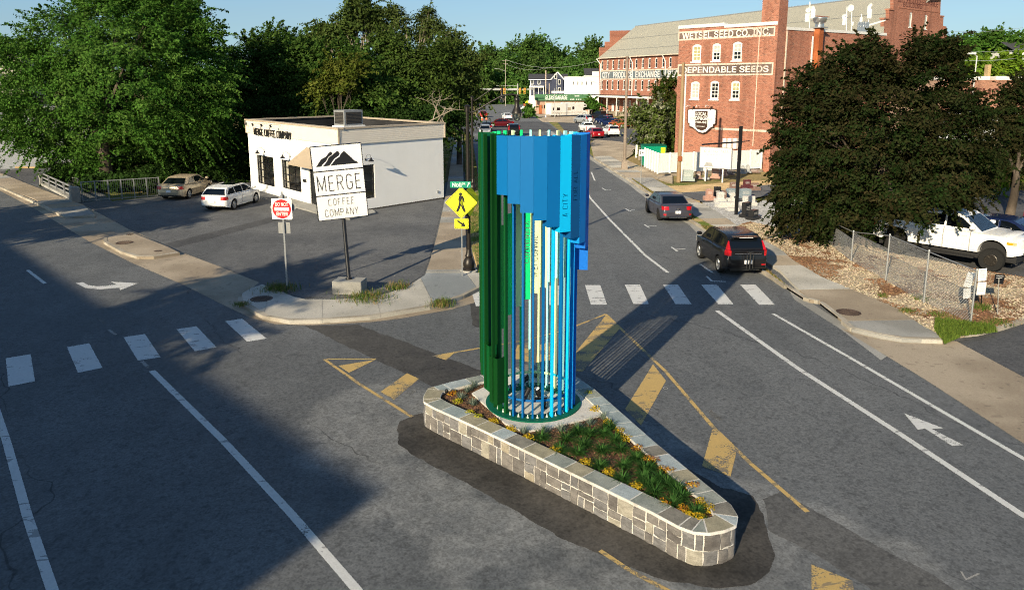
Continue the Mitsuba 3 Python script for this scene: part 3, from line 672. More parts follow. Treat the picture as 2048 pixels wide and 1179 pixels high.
def tang(th): return np.array([math.cos(th), math.sin(th), 0.0])
C3 = np.array([SC[0], SC[1], 0.0])
sk = thing('gateway_sculpture', 'tall round sculpture of green and blue metal posts and panels standing in the planter', 'sculpture')
ringpoly = lambda r0, r1: shapely.geometry.Point(*SC).buffer(r1, quad_segs=24).difference(shapely.geometry.Point(*SC).buffer(r0, quad_segs=24))
put(sk, 'base_plate', extr(ringpoly(.728, 1.079), PADZ, PLATE), 'paint_plate')
# two hoops, cut in arcs that take the colour of their side
for zz, w in ((PLATE + .36, .035), (ZT - .95, .03)):
    for a0, a1, c in ((-.9, 1.3, 'b'), (1.3, 2.6, 'tc'), (2.6, 3.9, 'pg'), (3.9, 5.383, 'dg')):
        arc = [C3 + rad(a) * (R_IN - .03) + UP * zz for a in np.linspace(a0, a1, 16)]
        put(sk, 'hoop', tube(arc, w * .8, 6), 'metal_' + c, smooth=40)
WORDS = {2: ('A CITY', zf(436), .125, .115), 3: ('FOR ALL', zf(405), .125, .115), 5: ('WELCOMING', zf(470), .125, .105), 13: ('WELCOMING', zb(546), .14, .125), 14: ('COMMUNITY', zb(520), .14, .12), 20: ('COMMUNITY', 3.2, .125, .11), 25: None}
for k, (pc, zt, zb_, bc) in enumerate(SECT):
    th = TH0 + k * STEP
    o = C3 + rad(th) * R_IN
    pp = Plane(o - tang(th) * .022, tang(th), n=rad(th))
    b = put(sk, 'post', pp.map(cbox(0, .044, PLATE, ZT, 0, R_BAR - R_IN, .005)), 'metal_' + bc)
    # foot: a small gusset and an anchor bolt beside the post
    put(b, 'gusset', pp.map(extr([(.01, PLATE), (.04, PLATE), (.04, PLATE + .05), (.01, PLATE + .05)], -.05, 0)), 'metal_' + bc)
    # panel: a channel of face and two returns, wrapped round the outside of two posts
    t0, t1 = th + .003, th + STEP - .003
    inner_ = 8 <= k <= 19                # on the far side the panels hang on the inside of the posts
    RO = R_IN - .006 if inner_ else R_OUT
    q0, q1 = C3 + rad(t0) * RO, C3 + rad(t1) * RO
    W = np.linalg.norm(q1 - q0)
    pl_ = Plane(q0, q1 - q0, n=rad((t0 + t1) / 2))
    face = sbox(0, zb_, W, zt)
    wd = WORDS.get(k)
    if wd:
        g, ln = stroke_text(wd[0], wd[2], w=.52, gap=.30, sw=wd[3], space=.45)
        g = shapely.affinity.rotate(g, 90, origin=(0, 0))            # reads upwards, seen from outside
        g = shapely.affinity.translate(g, W / 2 + wd[2] / 2, wd[1])
        g = g.difference(unary_union([sbox(0, wd[1] + i * .28 + .10, W, wd[1] + i * .28 + .112) for i in range(8)]))
        face = face.difference(g)
    put(sk, 'panel', pl_.poly(face, -.006, 0), 'metal_' + pc, label=None)
    for tt, sgn in () if inner_ else ((t0, 1), (t1, -1)):
        a, b2 = C3 + rad(tt) * (RO - .006), C3 + rad(tt) * (R_BAR + .004)
        rp = Plane(a, b2 - a)
        put(sk, 'panel_return', rp.box(0, np.linalg.norm(b2 - a), zb_, zt, -.003, .003), 'metal_' + pc)
for k in (20, 21, 22, 23):          # slim upright slats of the green side
    for f, c in (((.2, 'dd'), (.62, 'dg')) if k < 22 else ((.45, 'dd'),)):
        th = TH0 + (k + f) * STEP
        o = C3 + rad(th) * (R_OUT - .06)
        pp = Plane(o - tang(th) * .018, tang(th), n=rad(th))
        put(sk, 'slat', pp.map(cbox(0, .036, SECT[k][2] + (.0 if k < 22 else .12 * f), ZT + .01, 0, .085, .004)), 'metal_' + c)
mat('steel_white', [.62, .62, .60], .5)
for k in range(NS):
    th = TH0 + (k + .5) * STEP
    c = C3 + rad(th) * .90 + UP * PLATE
    put(sk, 'anchor_bolt', join(shift(box(-.022, .022, -.022, .022, 0, .012), c), lathe([(.011, .012), (.011, .07), (0, .07)], 6, c), lathe([(.022, .012), (.022, .026), (.011, .026)], 6, c)), 'steel_white')

# flood lights on the pad
mat('black_paint', [.012, .012, .013], .45); mat('lens_glass', [.75, .76, .78], .15, spec=.6)
for i, (u, v, lab, az, tl) in enumerate([(1053, 800, 'black flood light with pale lens, left one inside the sculpture', 2.4, .7), (1076, 797, 'black flood light leaning back in the middle of the sculpture', -.5, .5), (1088, 815, 'black flood light nearest the front posts of the sculpture', .4, .25), (1050, 772, 'small black flood light at the back of the sculpture', 1.9, .9)]):
    o = at(u, v, PADZ)
    k = thing('flood_light', lab, 'light', 'flood lights inside the sculpture')
    put(k, 'bracket', shift(join(box(-.06, .06, -.05, .05, 0, .012), box(-.075, -.063, -.02, .02, .01, .17), box(.063, .075, -.02, .02, .01, .17), box(-.08, .08, -.03, .03, .008, .02)), o), 'black_paint')
    hd = lathe([(0, -.14), (.045, -.14), (.055, -.10), (.058, .10), (.068, .11), (.068, .13), (.058, .13), (.056, .118), (0, .118)], 14)
    lens = lathe([(0.056, .119), (.04, .127), (0, .130)], 14)
    R = trimesh.transformations.rotation_matrix(tl, [math.cos(az), math.sin(az), 0])[:3, :3]
    for nm, m, mt in (('housing', hd, 'black_paint'), ('lens', lens, 'lens_glass')):
        put(k, nm, (m[0] @ R.T + o + [0, 0, .17], m[1]), mt, smooth=35)
_o = at(893, 786, CAPZ)
k = thing('path_light', 'small black landscape light on the left end of the coping', 'light')
put(k, 'shade', shift(lathe([(.01, .0), (.035, .02), (.045, .06), (.03, .10), (.0, .115)], 10), _o + [0, 0, .0]), 'black_paint', smooth=40)
put(k, 'stem', tube([_o + [.08, .03, -.06], _o + [.06, .02, .04], _o + [0, 0, .06]], .012, 6), 'black_paint')

# ------------------------------------------------------------------ planting
def rosette(o, n, ln, w, r, up=(.5, 1.2), droop=.6, segs=3):
    """arching strap leaves from one point"""
    v, f = [], []
    for i in range(n):
        a = r.uniform(0, 2 * np.pi); el = r.uniform(*up); l = ln * r.uniform(.6, 1.15)
        d = np.array([math.cos(a), math.sin(a), 0]); sd = np.array([-d[1], d[0], 0])
        p = o + d * r.uniform(0, .03); e = el
        base = len(v)
        for s in range(segs + 1):
            ww = w * (1 - (s / segs) ** 2) * .5 + .0008
            v += [p - sd * ww, p + sd * ww]
            p = p + (d * math.cos(e) + UP * math.sin(e)) * l / segs
            e -= droop * r.uniform(.6, 1.4)
        for s in range(segs):
            b = base + 2 * s
            f += [[b, b + 1, b + 2], [b + 1, b + 3, b + 2]]
    return np.array(v), np.array(f)
def tufts(o, n, rad_, h, leaf, r, flat=.7):
    """dome of small leaves on thin stems"""
    d = r.normal(size=(n, 3)); d[:, 2] = np.abs(d[:, 2]); d /= np.linalg.norm(d, axis=1, keepdims=True)
    q = o + d * [rad_, rad_, h] * r.uniform(.45, 1.0, (n, 1))
    return leaves(q, d + r.normal(0, .5, (n, 3)), leaf, r)
def leaves(pts, nrm, size, r, aspect=.5):
    n = len(pts)
    nrm = nrm / (np.linalg.norm(nrm, axis=1, keepdims=True) + 1e-9)
    a = np.cross(nrm, r.normal(size=(n, 3))); a /= np.linalg.norm(a, axis=1, keepdims=True) + 1e-9
    b = np.cross(nrm, a)
    s = size * r.uniform(.6, 1.35, (n, 1))
    v = np.stack([pts - a * s, pts + b * s * aspect + nrm * s * .12, pts + a * s, pts - b * s * aspect + nrm * s * .12], 1).reshape(-1, 3)
    return v, (np.array([[0, 1, 2], [0, 2, 3]])[None] + np.arange(n)[:, None, None] * 4).reshape(-1, 3)
SZ = CAPZ - .08
ORD = ['nearest'] + [w + ' nearest' for w in 'second third fourth fifth sixth seventh eighth ninth tenth eleventh twelfth thirteenth fourteenth fifteenth sixteenth seventeenth eighteenth nineteenth twentieth twenty-first twenty-second twenty-third twenty-fourth twenty-fifth twenty-sixth twenty-seventh twenty-eighth'.split()]
def plants(kind, spots, seed, sc):
    order = np.argsort([np.linalg.norm(at(u, v, SZ) - at(1455, 1040, SZ)) for u, v in spots])
    for q_, (u, v) in enumerate(spots): plant(kind, u, v, seed + q_, sc, LAB[kind].format(ORD[int(np.where(order == q_)[0][0])]))
def plant(kind, u, v, seed, sc, lab):
    r = np.random.default_rng(seed); o = at(u, v, SZ)
    if kind == 'lavender':
        m = rosette(o, int(120 * sc), .20 * sc, .010, r, (.35, 1.5), .12, 2); c = tint(len(m[0]) // 6, 6, [[.22, .27, .21], [.28, .34, .28], [.16, .21, .16]], r)
        solo('lavender', m, 'leafy', lab, 'plant', 'lavender plants in the planter', color=c)
    elif kind == 'daylily':
        m = rosette(o, int(140 * sc), .29 * sc, .016, r, (.4, 1.35), .42, 3); c = tint(len(m[0]) // 8, 8, [[.034, .095, .022], [.046, .12, .028], [.065, .145, .038]], r)
        solo('daylily', m, 'leafy', lab, 'plant', 'daylilies in the planter', color=c)
    else:
        m = tufts(o + [0, 0, .03], int(170 * sc), .16 * sc, .11 * sc, .020, r); cols = {'y': [[.55, .37, .02], [.62, .45, .04], [.40, .30, .03]], 'o': [[.50, .22, .03], [.55, .33, .03], [.36, .13, .03]], 'g': [[.36, .38, .04], [.45, .38, .03]]}[kind[-1]]
        c = tint(len(m[0]) // 4, 4, cols, r)
        nm = {'y': 'yellow', 'o': 'orange', 'g': 'lime'}[kind[-1]]
        solo('stonecrop', m, 'leafy', lab, 'plant', f'{nm} stonecrops along the coping', color=c)
LAB = {'lavender': 'grey green lavender tuft, {} the rounded front tip of the planter', 'daylily': 'dark green daylily clump, {} the rounded front tip of the planter', 'sedum_y': 'yellow stonecrop at the coping, {} the rounded front tip of the planter', 'sedum_o': 'orange stonecrop at the coping, {} the rounded front tip of the planter', 'sedum_g': 'lime green stonecrop, {} the rounded front tip of the planter'}
plants('lavender', ((922, 797), (946, 810), (947, 775), (1048, 866), (1088, 865), (1122, 862), (1156, 858), (1180, 850), (1207, 838), (934, 784), (1072, 757), (1092, 756)), 300, .95)
plants('daylily', ((1082, 880), (1132, 882), (1156, 868), (1207, 872), (1230, 884), (1166, 892), (1203, 905), (1241, 903), (1155, 910), (1272, 921), (1199, 937), (1246, 937), (1288, 943), (1297, 942), (1245, 963), (1287, 962), (1300, 975), (1321, 963), (1334, 972), (1352, 985), (1362, 1000), (1309, 990), (1392, 1030), (1180, 872), (1218, 858), (1120, 905), (1345, 1012)), 400, 1.0)
plants('sedum_y', ((988, 846), (1020, 862), (1057, 879), (1112, 904), (1172, 929), (1218, 948), (1272, 977), (1398, 1040), (1378, 1033), (1403, 1010), (1418, 1022), (1190, 822), (1218, 848), (1240, 866), (1252, 880)), 500, .95)
plants('sedum_o', ((1276, 900), (1296, 922), (1310, 925), (1328, 944), (1342, 946), (1331, 1009), (1378, 977), (1388, 976), (905, 790), (1367, 1022)), 600, .9)
plants('sedum_g', ((940, 830), (915, 806), (955, 838), (1178, 790)), 700, .9)
_pt = scatter(inner.difference(pad), 2600, _r)
solo('bark_mulch', pebbles(_pt, SZ + .008, .022, _r), 'vertex_tint', 'brown bark chips between the plants of the planter', 'mulch', kind='stuff', color=np.repeat(np.array([.14, .075, .045]) * _r.uniform(.4, 1.7, (2600, 1)) * _r.uniform(.9, 1.1, (2600, 3)), 6, 0))

# ------------------------------------------------------------------ coffee shop
def on(plane, u, v):
    """survey: (a, b) on a face of what shows at pixel (u, v)"""
    c, s = math.cos(PITCH), math.sin(PITCH)
    x, y = (u - CX) / FOCAL, (v - CY) / FOCAL
    d = np.array([x, c - y * s, -s - y * c]); o = np.array([0, 0, CAM_H])
    t = np.dot(plane.o - o, plane.n) / np.dot(d, plane.n)
    q = o + d * t - plane.o
    return np.dot(q, plane.s), np.dot(q, plane.t)

def _plaster(c0, c1):
    def fn(p, n, uv):
        a = fbm(p.x * 1.3 + p.y, p.y * 0.6, p.z * 1.5, 4); b = fbm(p.x * 5.0 + p.y * 2, p.y * 4.0, p.z * 0.35, 3)
        return mix(c0, c1, a * 0.6 + b * 0.4) * (0.96 + 0.06 * noise(p.x * 30, p.y * 30, p.z * 30))
    return proc(fn)
mat('white_stucco', _plaster([.76, .757, .75], [.84, .838, .83]), 0.75, spec=0.3)
mat('cream_siding', _plaster([.66, .60, .52], [.74, .68, .60]), 0.6, spec=0.3)
mat('tan_trim', [.42, .35, .27], 0.5)
mat('black_metal', [.014, .014, .016], 0.4)
mat('roof_black', _concrete([.012, .012, .014], [.03, .03, .033], 1.0), 0.7)
mat('awning_cloth', _plaster([.36, .29, .215], [.42, .345, .26]), 0.9, spec=.1)
mat('galvanised', [.38, .39, .40], 0.45, metallic=0.6)
mat('grey_metal', [.30, .31, .32], 0.5, metallic=0.3)
scene['window_glass'] = {'type': 'thindielectric', 'int_ior': 1.5}
mat('dark_glass', [.012, .014, .016], 0.08, spec=0.9)
mat('blind_pale', [.42, .42, .38], 0.6); mat('blind_yellow', [.36, .33, .16], 0.6)
mat('interior_wood', [.30, .20, .11], 0.7); mat('interior_pale', [.5, .48, .42], 0.8); mat('interior_dark', [.06, .055, .05], 0.8)
MB_N, MB_L, MB_R = at(684.5, 428.6), at(502.7, 376.7), at(888, 397)
MB_B = MB_L + MB_R - MB_N
MH, MS = 5.15, 4.17
cs = thing('coffee_shop', 'low white coffee shop with cream siding band and black framed windows', 'building')
FR = Plane(MB_L, MB_N - MB_L); SD = Plane(MB_N, MB_R - MB_N); BK = Plane(MB_R, MB_B - MB_R); LF = Plane(MB_B, MB_L - MB_B)
FW, SW = np.linalg.norm(MB_N - MB_L), np.linalg.norm(MB_R - MB_N)
TH = .22
def opening(pl, pts): 
    q = np.array([on(pl, *p) for p in pts]); return q[:, 0].min(), q[:, 0].max(), q[:, 1].min(), q[:, 1].max()
def avg_open(pl, tl, tr, bl, br):
    q = [on(pl, *p) for p in (tl, tr, bl, br)]
    return ((q[0][0] + q[2][0]) / 2, (q[1][0] + q[3][0]) / 2, (q[2][1] + q[3][1]) / 2, (q[0][1] + q[1][1]) / 2)
W1 = avg_open(FR, (513, 309.6), (546, 314), (516.5, 366.6), (549.5, 372.6))
W2 = avg_open(FR, (562, 317), (600, 326.5), (566, 376.4), (603, 383.5))
da = on(FR, 619.5, 365)[0]
DR = (da, da + 1.9, .12, 2.55)
wr = on(SD, 749.5, 362)[0]
b1, b0 = on(SD, 749, 328)[1], on(SD, 750.7, 395)[1]
W3 = (wr - (W2[1] - W2[0]), wr, b0, b1)
def walls(pl, w, holes, name='wall'):
    p = sbox(0, -.1, w, MS + .02)
    for a0, a1, c0, c1 in holes: p = p.difference(sbox(a0, c0, a1, c1))
    put(cs, name, pl.poly(p, -TH, 0), 'white_stucco')
walls(FR, FW, [W1, W2, DR]); walls(SD, SW, [W3]); walls(BK, FW, []); walls(LF, SW, [])
def siding(pl, w):
    """lapped boards, too fine to count: one part"""
    b, out, h = MS - .02, [], (MH - .10 - MS + .02) / 8
    for i in range(8):
        z0 = MS - .02 + i * h
        out.append(pl.map(extr([(0, 0), (.105, 0), (.075, h), (0, h)], -.09, w + .09)) if False else None)
        v = np.array([[-.09, z0, .094], [w + .09, z0, .094], [-.09, z0 + h, .082], [w + .09, z0 + h, .082], [-.09, z0, -.1], [w + .09, z0, -.1], [-.09, z0 + h, -.1], [w + .09, z0 + h, -.1]])
        f = np.array([[0, 1, 3], [0, 3, 2], [4, 0, 2], [4, 2, 6], [1, 5, 7], [1, 7, 3], [4, 5, 1], [4, 1, 0], [2, 3, 7], [2, 7, 6]])
        out.append(pl.map((v, f)))
    put(cs, 'siding', join([o for o in out if o]), 'cream_siding', kind='stuff', label='cream lapped siding boards')
    put(cs, 'parapet_cap', pl.box(-.14, w + .14, MH - .10, MH, -.26, .14), 'tan_trim')
    put(cs, 'corner_trim', pl.box(-.13, -.02, MS - .02, MH - .1, .06, .125), 'tan_trim')
for pl, w in ((FR, FW), (SD, SW), (BK, FW), (LF, SW)): siding(pl, w)
foot = Polygon([q[:2] for q in (MB_L, MB_N, MB_R, MB_B)])
put(cs, 'roof', extr(foot.buffer(-.05), 4.08, 4.25), 'roof_black')
put(cs, 'parapet_lining', extr(foot.buffer(-.10).difference(foot.buffer(-.16)), 4.26, MH - .11), 'roof_black')
put(cs, 'floor', extr(foot.buffer(-.23), .02, .12), 'interior_dark')
put(cs, 'inner_wall', join(FR.box(.5, FW - 2.2, .12, 4.0, -4.6, -4.5)), 'interior_pale')
def grid_window(par, pl, o, nx, ny, name='window'):
    a0, a1, c0, c1 = o
    k = put(par, name, pl.poly(sbox(a0, c0, a1, c1).difference(sbox(a0 + .06, c0 + .06, a1 - .06, c1 - .06)), -.14, -.05), 'black_metal')
    bars = [pl.box(a0 + (a1 - a0) * i / nx - .022, a0 + (a1 - a0) * i / nx + .022, c0 + .06, c1 - .06, -.12, -.06) for i in range(1, nx)] + [pl.box(a0 + .06, a1 - .06, c0 + (c1 - c0) * j / ny - .022, c0 + (c1 - c0) * j / ny + .022, -.122, -.062) for j in range(1, ny)]
    for b in bars: put(k, 'glazing_bar', b, 'black_metal')
    for i in range(nx):
        for j in range(ny):
            x0, x1 = a0 + (a1 - a0) * i / nx + .025, a0 + (a1 - a0) * (i + 1) / nx - .025; y0, y1 = c0 + (c1 - c0) * j / ny + .025, c0 + (c1 - c0) * (j + 1) / ny - .025
            put(k, 'pane', pl.map((np.array([[x0, y0, -.09], [x1, y0, -.09], [x1, y1, -.09], [x0, y1, -.09]]), np.array([[0, 1, 2], [0, 2, 3]]))), 'window_glass')
    return k
grid_window(cs, FR, W1, 3, 4); grid_window(cs, FR, W2, 3, 4); grid_window(cs, SD, W3, 3, 4)
k = put(cs, 'door', FR.poly(sbox(DR[0], DR[2], DR[1], DR[3]).difference(unary_union([sbox(DR[0] + .10, DR[2] + .2, DR[0] + .88, DR[3] - .12), sbox(DR[0] + 1.0, DR[2] + .2, DR[1] - .10, DR[3] - .12)])), -.14, -.06), 'black_metal')
put(k, 'pane', FR.box(DR[0] + .1, DR[1] - .1, DR[2] + .2, DR[3] - .12, -.105, -.10), 'dark_glass')
put(k, 'handle', FR.box(DR[0] + .9, DR[0] + .93, 1.0, 1.4, -.05, -.02), 'galvanised')
# curtains and furniture glimpsed behind the panes
for o in (W1, W2):
    fold = [(o[0] + .05 + i * .06, -.32 - .03 * (i % 2)) for i in range(9)]
    put(cs, 'curtain', FR.map((np.array([[a, b, c] for a, c in fold for b in (o[2], o[3])]), np.array([[2 * i, 2 * i + 2, 2 * i + 1] for i in range(8)] + [[2 * i + 1, 2 * i + 2, 2 * i + 3] for i in range(8)]))), 'interior_pale')
put(cs, 'counter', join(FR.box(W2[0] + .9, W2[1] + 1.5, .12, 1.15, -3.4, -2.6), FR.box(W2[0] + .8, W2[1] + 1.6, 1.15, 1.22, -3.5, -2.5)), 'interior_wood')
put(cs, 'table', join(FR.box(W1[0] + .5, W1[0] + 1.4, .85, .9, -1.7, -.9), FR.box(W1[0] + .9, W1[0] + 1.0, .12, .85, -1.35, -1.25), FR.box(W2[0] + .8, W2[0] + 1.7, .85, .9, -1.7, -.9), FR.box(W2[0] + 1.2, W2[0] + 1.3, .12, .85, -1.35, -1.25)), 'interior_wood')
# awning over the door: a wedge of cloth with slanting ends
at_, ab_ = on(FR, 607.4, 293.4), 3.0
A0, A1 = DR[0] - .75, DR[1] + .9
ztop, zbot, pr = on(FR, 607.4, 293.4)[1], 2.78, 1.05
aw = np.array([[A0 + .55, ztop, .01], [A1 - .55, ztop, .01], [A0, zbot, pr], [A1, zbot, pr], [A0, zbot, .01], [A1, zbot, .01], [A0, zbot - .14, pr], [A1, zbot - .14, pr]])
put(cs, 'awning', FR.map((aw, np.array([[0, 2, 3], [0, 3, 1], [0, 4, 2], [1, 3, 5], [2, 6, 7], [2, 7, 3]]))), 'awning_cloth')
put(cs, 'awning_frame', join(FR.box(A0, A0 + .03, zbot - .02, zbot + .01, .02, pr), FR.box(A1 - .03, A1, zbot - .02, zbot + .01, .02, pr)), 'black_metal')
# gooseneck lamps
def gooseneck(pl, a, b):
    k = put(cs, 'wall_lamp', pl.map(tube([(a, b, .0), (a, b + .22, .10), (a, b + .34, .28), (a, b + .30, .46), (a, b + .12, .54)], .012, 6)), 'black_metal', smooth=40)
    put(k, 'shade', pl.map((lathe([(.03, .02), (.05, .0), (.08, -.10), (.19, -.20), (.185, -.21), (.0, -.12)], 14)[0][:, [0, 2, 1]] * [1, 1, 1] + [a, b + .14, .54], lathe([(.03, .02), (.05, .0), (.08, -.10), (.19, -.20), (.185, -.21), (.0, -.12)], 14)[1][:, ::-1])), 'black_metal', smooth=40)
    put(k, 'wall_plate', pl.box(a - .06, a + .06, b - .06, b + .06, 0, .03), 'black_metal')
gooseneck(FR, (W1[0] + W1[1]) / 2 + .1, W1[3] + .28); gooseneck(FR, (W2[0] + W2[1]) / 2 + .05, W2[3] + .28)
p = on(SD, 731, 319); gooseneck(SD, p[0], p[1]); gooseneck(FR, DR[1] + 1.2, W2[3] + .28)
for px in ((527.5, 247.5), (545.5, 249), (564, 250.5)):
    a, b = on(FR, *px)
    k = put(cs, 'sign_lamp', FR.map(tube([(a, b, .1), (a - .05, b + .05, .5), (a - .12, b + .02, .82)], .011, 5)), 'black_metal')
    put(k, 'head', FR.map(tube([(a - .12, b + .05, .80), (a - .10, b - .12, .72)], [.05, .07], 10)), 'black_metal')
g, ln = stroke_text('MERGE COFFEE COMPANY', 1.0, .40, .24, .13, .42)
la, lb = on(FR, 512, 269); ra, rb = on(FR, 586, 274.5); lh = on(FR, 512, 256.5)[1] - lb
g = shapely.affinity.scale(g, (ra - la) / ln, lh, origin=(0, 0))
put(cs, 'lettering', FR.poly(shapely.affinity.translate(g, la, lb), .115, .15), 'black_metal', label='black letters reading MERGE COFFEE COMPANY')
put(cs, 'mail_box', FR.box(on(FR, 611, 361)[0] - .16, on(FR, 611, 361)[0] + .16, on(FR, 611, 361)[1] - .09, on(FR, 611, 361)[1] + .09, 0, .12), 'black_metal')
put(cs, 'wall_outlet', SD.box(on(SD, 875, 385)[0] - .05, on(SD, 875, 385)[0] + .05, .45, .62, 0, .06), 'grey_metal')
put(cs, 'footing', SD.box(.1, SW, -.1, .10, -.02, .05), 'interior_dark')
put(cs, 'entrance_step', extr(P((577, 395.5), (622, 398.5), (690, 429), (745, 419), (752, 425), (700, 437), (634, 425), (592, 413), z=.1), -.02, .12), 'concrete_grey')
put(cs, 'rubble_kerb', join([cbox(*np.ravel(np.column_stack([q - w_, q + w_]))[[0, 1, 2, 3]], 0, .14 + .04 * (i % 3), .04) for i, (q, w_) in enumerate([(at(u, 417 - (u - 740) * .13)[:2], np.array([.16, .12])) for u in range(738, 786, 6)])]), 'concrete_kerb', kind='stuff')
# roof unit
hv = thing('roof_unit', 'grey air conditioning unit with dark louvres on the coffee shop roof', 'air conditioner')
hc = at_y(697, 240, 49.2); hc[2] = 4.25
hp = Plane(hc, SD.s); hb = lambda *q: rotz(box(*q), math.atan2(SD.s[1], SD.s[0]), hc)
put(hv, 'cabinet', hb(-.72, .72, -.55, .55, .82, 1.78), 'grey_metal'); put(hv, 'base', hb(-.85, .85, -.62, .62, 0, .81), 'white_stucco')
put(hv, 'louvre', hb(-.60, .60, -.57, -.55, .92, 1.66), 'interior_dark'); put(hv, 'louvre', hb(-.74, -.72, -.44, .44, .92, 1.66), 'interior_dark')
put(hv, 'slats', join([hb(-.60, .60, -.585, -.57, z, z + .03) for z in np.arange(.95, 1.65, .09)] + [hb(-.755, -.74, -.44, .44, z, z + .03) for z in np.arange(.95, 1.65, .09)]), 'black_metal', kind='stuff')
put(hv, 'conduit', join(hb(-1.1, -1.0, -.5, -.4, 0, .7), hb(-1.1, -.85, -.5, -.4, .6, .7)), 'white_stucco')

# ------------------------------------------------------------------ the tilted pole sign
mat('sign_white', [.80, .80, .79], 0.45); mat('sign_black', [.010, .010, .012], 0.4)
blk = at(700, 584)
k = solo('concrete_block', rotz(cbox(-.56, .56, -.36, .36, -.02, .50, .02), -.12, blk), 'concrete_grey', 'rough grey concrete block footing under the leaning sign pole', 'block')
ms = thing('pole_sign', 'leaning white coffee shop sign with black mountain logo on a black pole', 'sign')
BL, BR, TL = at_y(636.6, 442.5, 28.2), at_y(737.7, 431.0, 28.75), at_y(617.1, 294.4, 28.15)
sv = BR - BL; tv = TL - BL; SWD, SHT = np.linalg.norm(sv), np.linalg.norm(tv)
tv = tv - sv * (tv @ sv) / (sv @ sv)
SG = Plane(BL, sv, t=tv)
put(ms, 'cabinet', SG.map(cbox(0, SWD, 0, SHT, -.26, 0, .012)), 'sign_black')
Zc = np.array([[112, 160], [790, 103], [240, 1130]], float)
_M = np.linalg.inv(np.column_stack([Zc[1] - Zc[0], Zc[0] - Zc[2]]))
def sg(x, y):
    q = _M @ (np.array([x, y], float) - Zc[2]); return q[0] * SWD, q[1] * SHT
f_ = .032
for i, (c0, c1) in enumerate(((0, .335), (.335, .663), (.663, 1))):
    put(ms, 'sign_panel', SG.box(f_, SWD - f_, c0 * SHT + f_ * .7, c1 * SHT - f_ * .7, 0, .006), 'sign_white')
logo = [[(200, 418), (262, 320), (325, 285), (382, 215), (415, 240), (400, 262), (362, 285), (325, 350), (290, 378), (268, 412)], [(290, 410), (330, 362), (365, 295), (405, 265), (475, 207), (507, 240), (497, 270), (440, 310), (400, 365), (372, 403)],
        [(388, 400), (425, 355), (450, 320), (505, 285), (520, 250), (562, 208), (612, 250), (710, 340), (735, 345), (762, 368)]]
put(ms, 'logo', SG.poly(unary_union([Polygon([sg(*q) for q in l]).buffer(0) for l in logo]), .006, .010), 'sign_black', label='black logo of three mountain ridges')
def sign_line(text, p0, p1, top, sw, w, gap):
    a0, b0 = sg(*p0); a1, b1 = sg(*p1); h = sg(*top)[1] - b0
    g, ln = stroke_text(text, 1.0, w, gap, sw)
    g = shapely.affinity.scale(g, (a1 - a0) / ln, h, origin=(0, 0))
    put(ms, 'lettering', SG.poly(shapely.affinity.translate(g, a0, b0), .006, .010), 'sign_black', label=f'thin black letters reading {text}')
sign_line('MERGE', (240, 742), (803, 690), (215, 552), .075, .44, .30)
sign_line('COFFEE', (377, 928), (715, 905), (367, 845), .10, .48, .34)
sign_line('COMPANY', (337, 1076), (775, 1035), (330, 985), .10, .48, .30)
pb, ptp = blk + [-.02, 0, .48], (BL + BR) / 2 + SG.n * -.13 + SG.t * .05
put(ms, 'pole', tube([pb, ptp], .075, 14), 'sign_black', smooth=40)
put(ms, 'pole_collar', tube([pb, pb + (ptp - pb) * .03], .12, 14), 'sign_black', smooth=40)

# ------------------------------------------------------------------ road signs
mat('sign_red', [.50, .008, .014], 0.4); mat('sign_yellow', [.78, .80, .02], 0.4); mat('sign_green', [.0, .25, .145], 0.4); mat('sign_back', [.27, .275, .28], 0.45, metallic=0.4)
def post(par, base, h, w=.028, m='galvanised'):
    k = put(par, 'post', rotz(box(-w, w, -w, w, -.05, h), .15, base), m)
    return k
ns = thing('no_entry_sign', 'square white and red no entry sign on a galvanised post by the lot', 'traffic sign')
b_ = at(575, 583); post(ns, b_, 3.80)
s_ = np.array([1, -.10, 0.0]); NS_ = Plane(b_ + UP * height_at(0, 438, b_), s_); NS_.o = NS_.o + NS_.n * .05 - NS_.s * .40
hN = .78
put(ns, 'plate', NS_.poly(sbox(0, 0, hN, hN).buffer(-.05).buffer(.05), 0, .006), 'sign_white')
put(ns, 'disc', NS_.poly(shapely.geometry.Point(hN / 2, hN / 2).buffer(.355, quad_segs=12).difference(sbox(hN / 2 - .28, hN / 2 - .062, hN / 2 + .28, hN / 2 + .062)), .006, .009), 'sign_red')
put(ns, 'lettering', word(NS_, 'DO NOT', .14, .50, .125, .009, .003, True, width=.50), 'sign_white', label='white letters reading DO NOT'); put(ns, 'lettering', word(NS_, 'ENTER', .165, .145, .125, .009, .003, True, width=.45), 'sign_white', label='white letters reading ENTER')
dp = Plane(b_ + UP * height_at(0, 415, b_) + [0, .06, 0], s_)
put(ns, 'warning_plate', dp.poly(shapely.affinity.rotate(sbox(-.37, -.37, .37, .37).buffer(-.04).buffer(.04), 45), -.006, 0), 'sign_back', label='grey back of a diamond sign facing the other way')
put(ns, 'small_plate', dp.poly(sbox(-.23, -.98, .23, -.56), -.006, 0), 'sign_back')

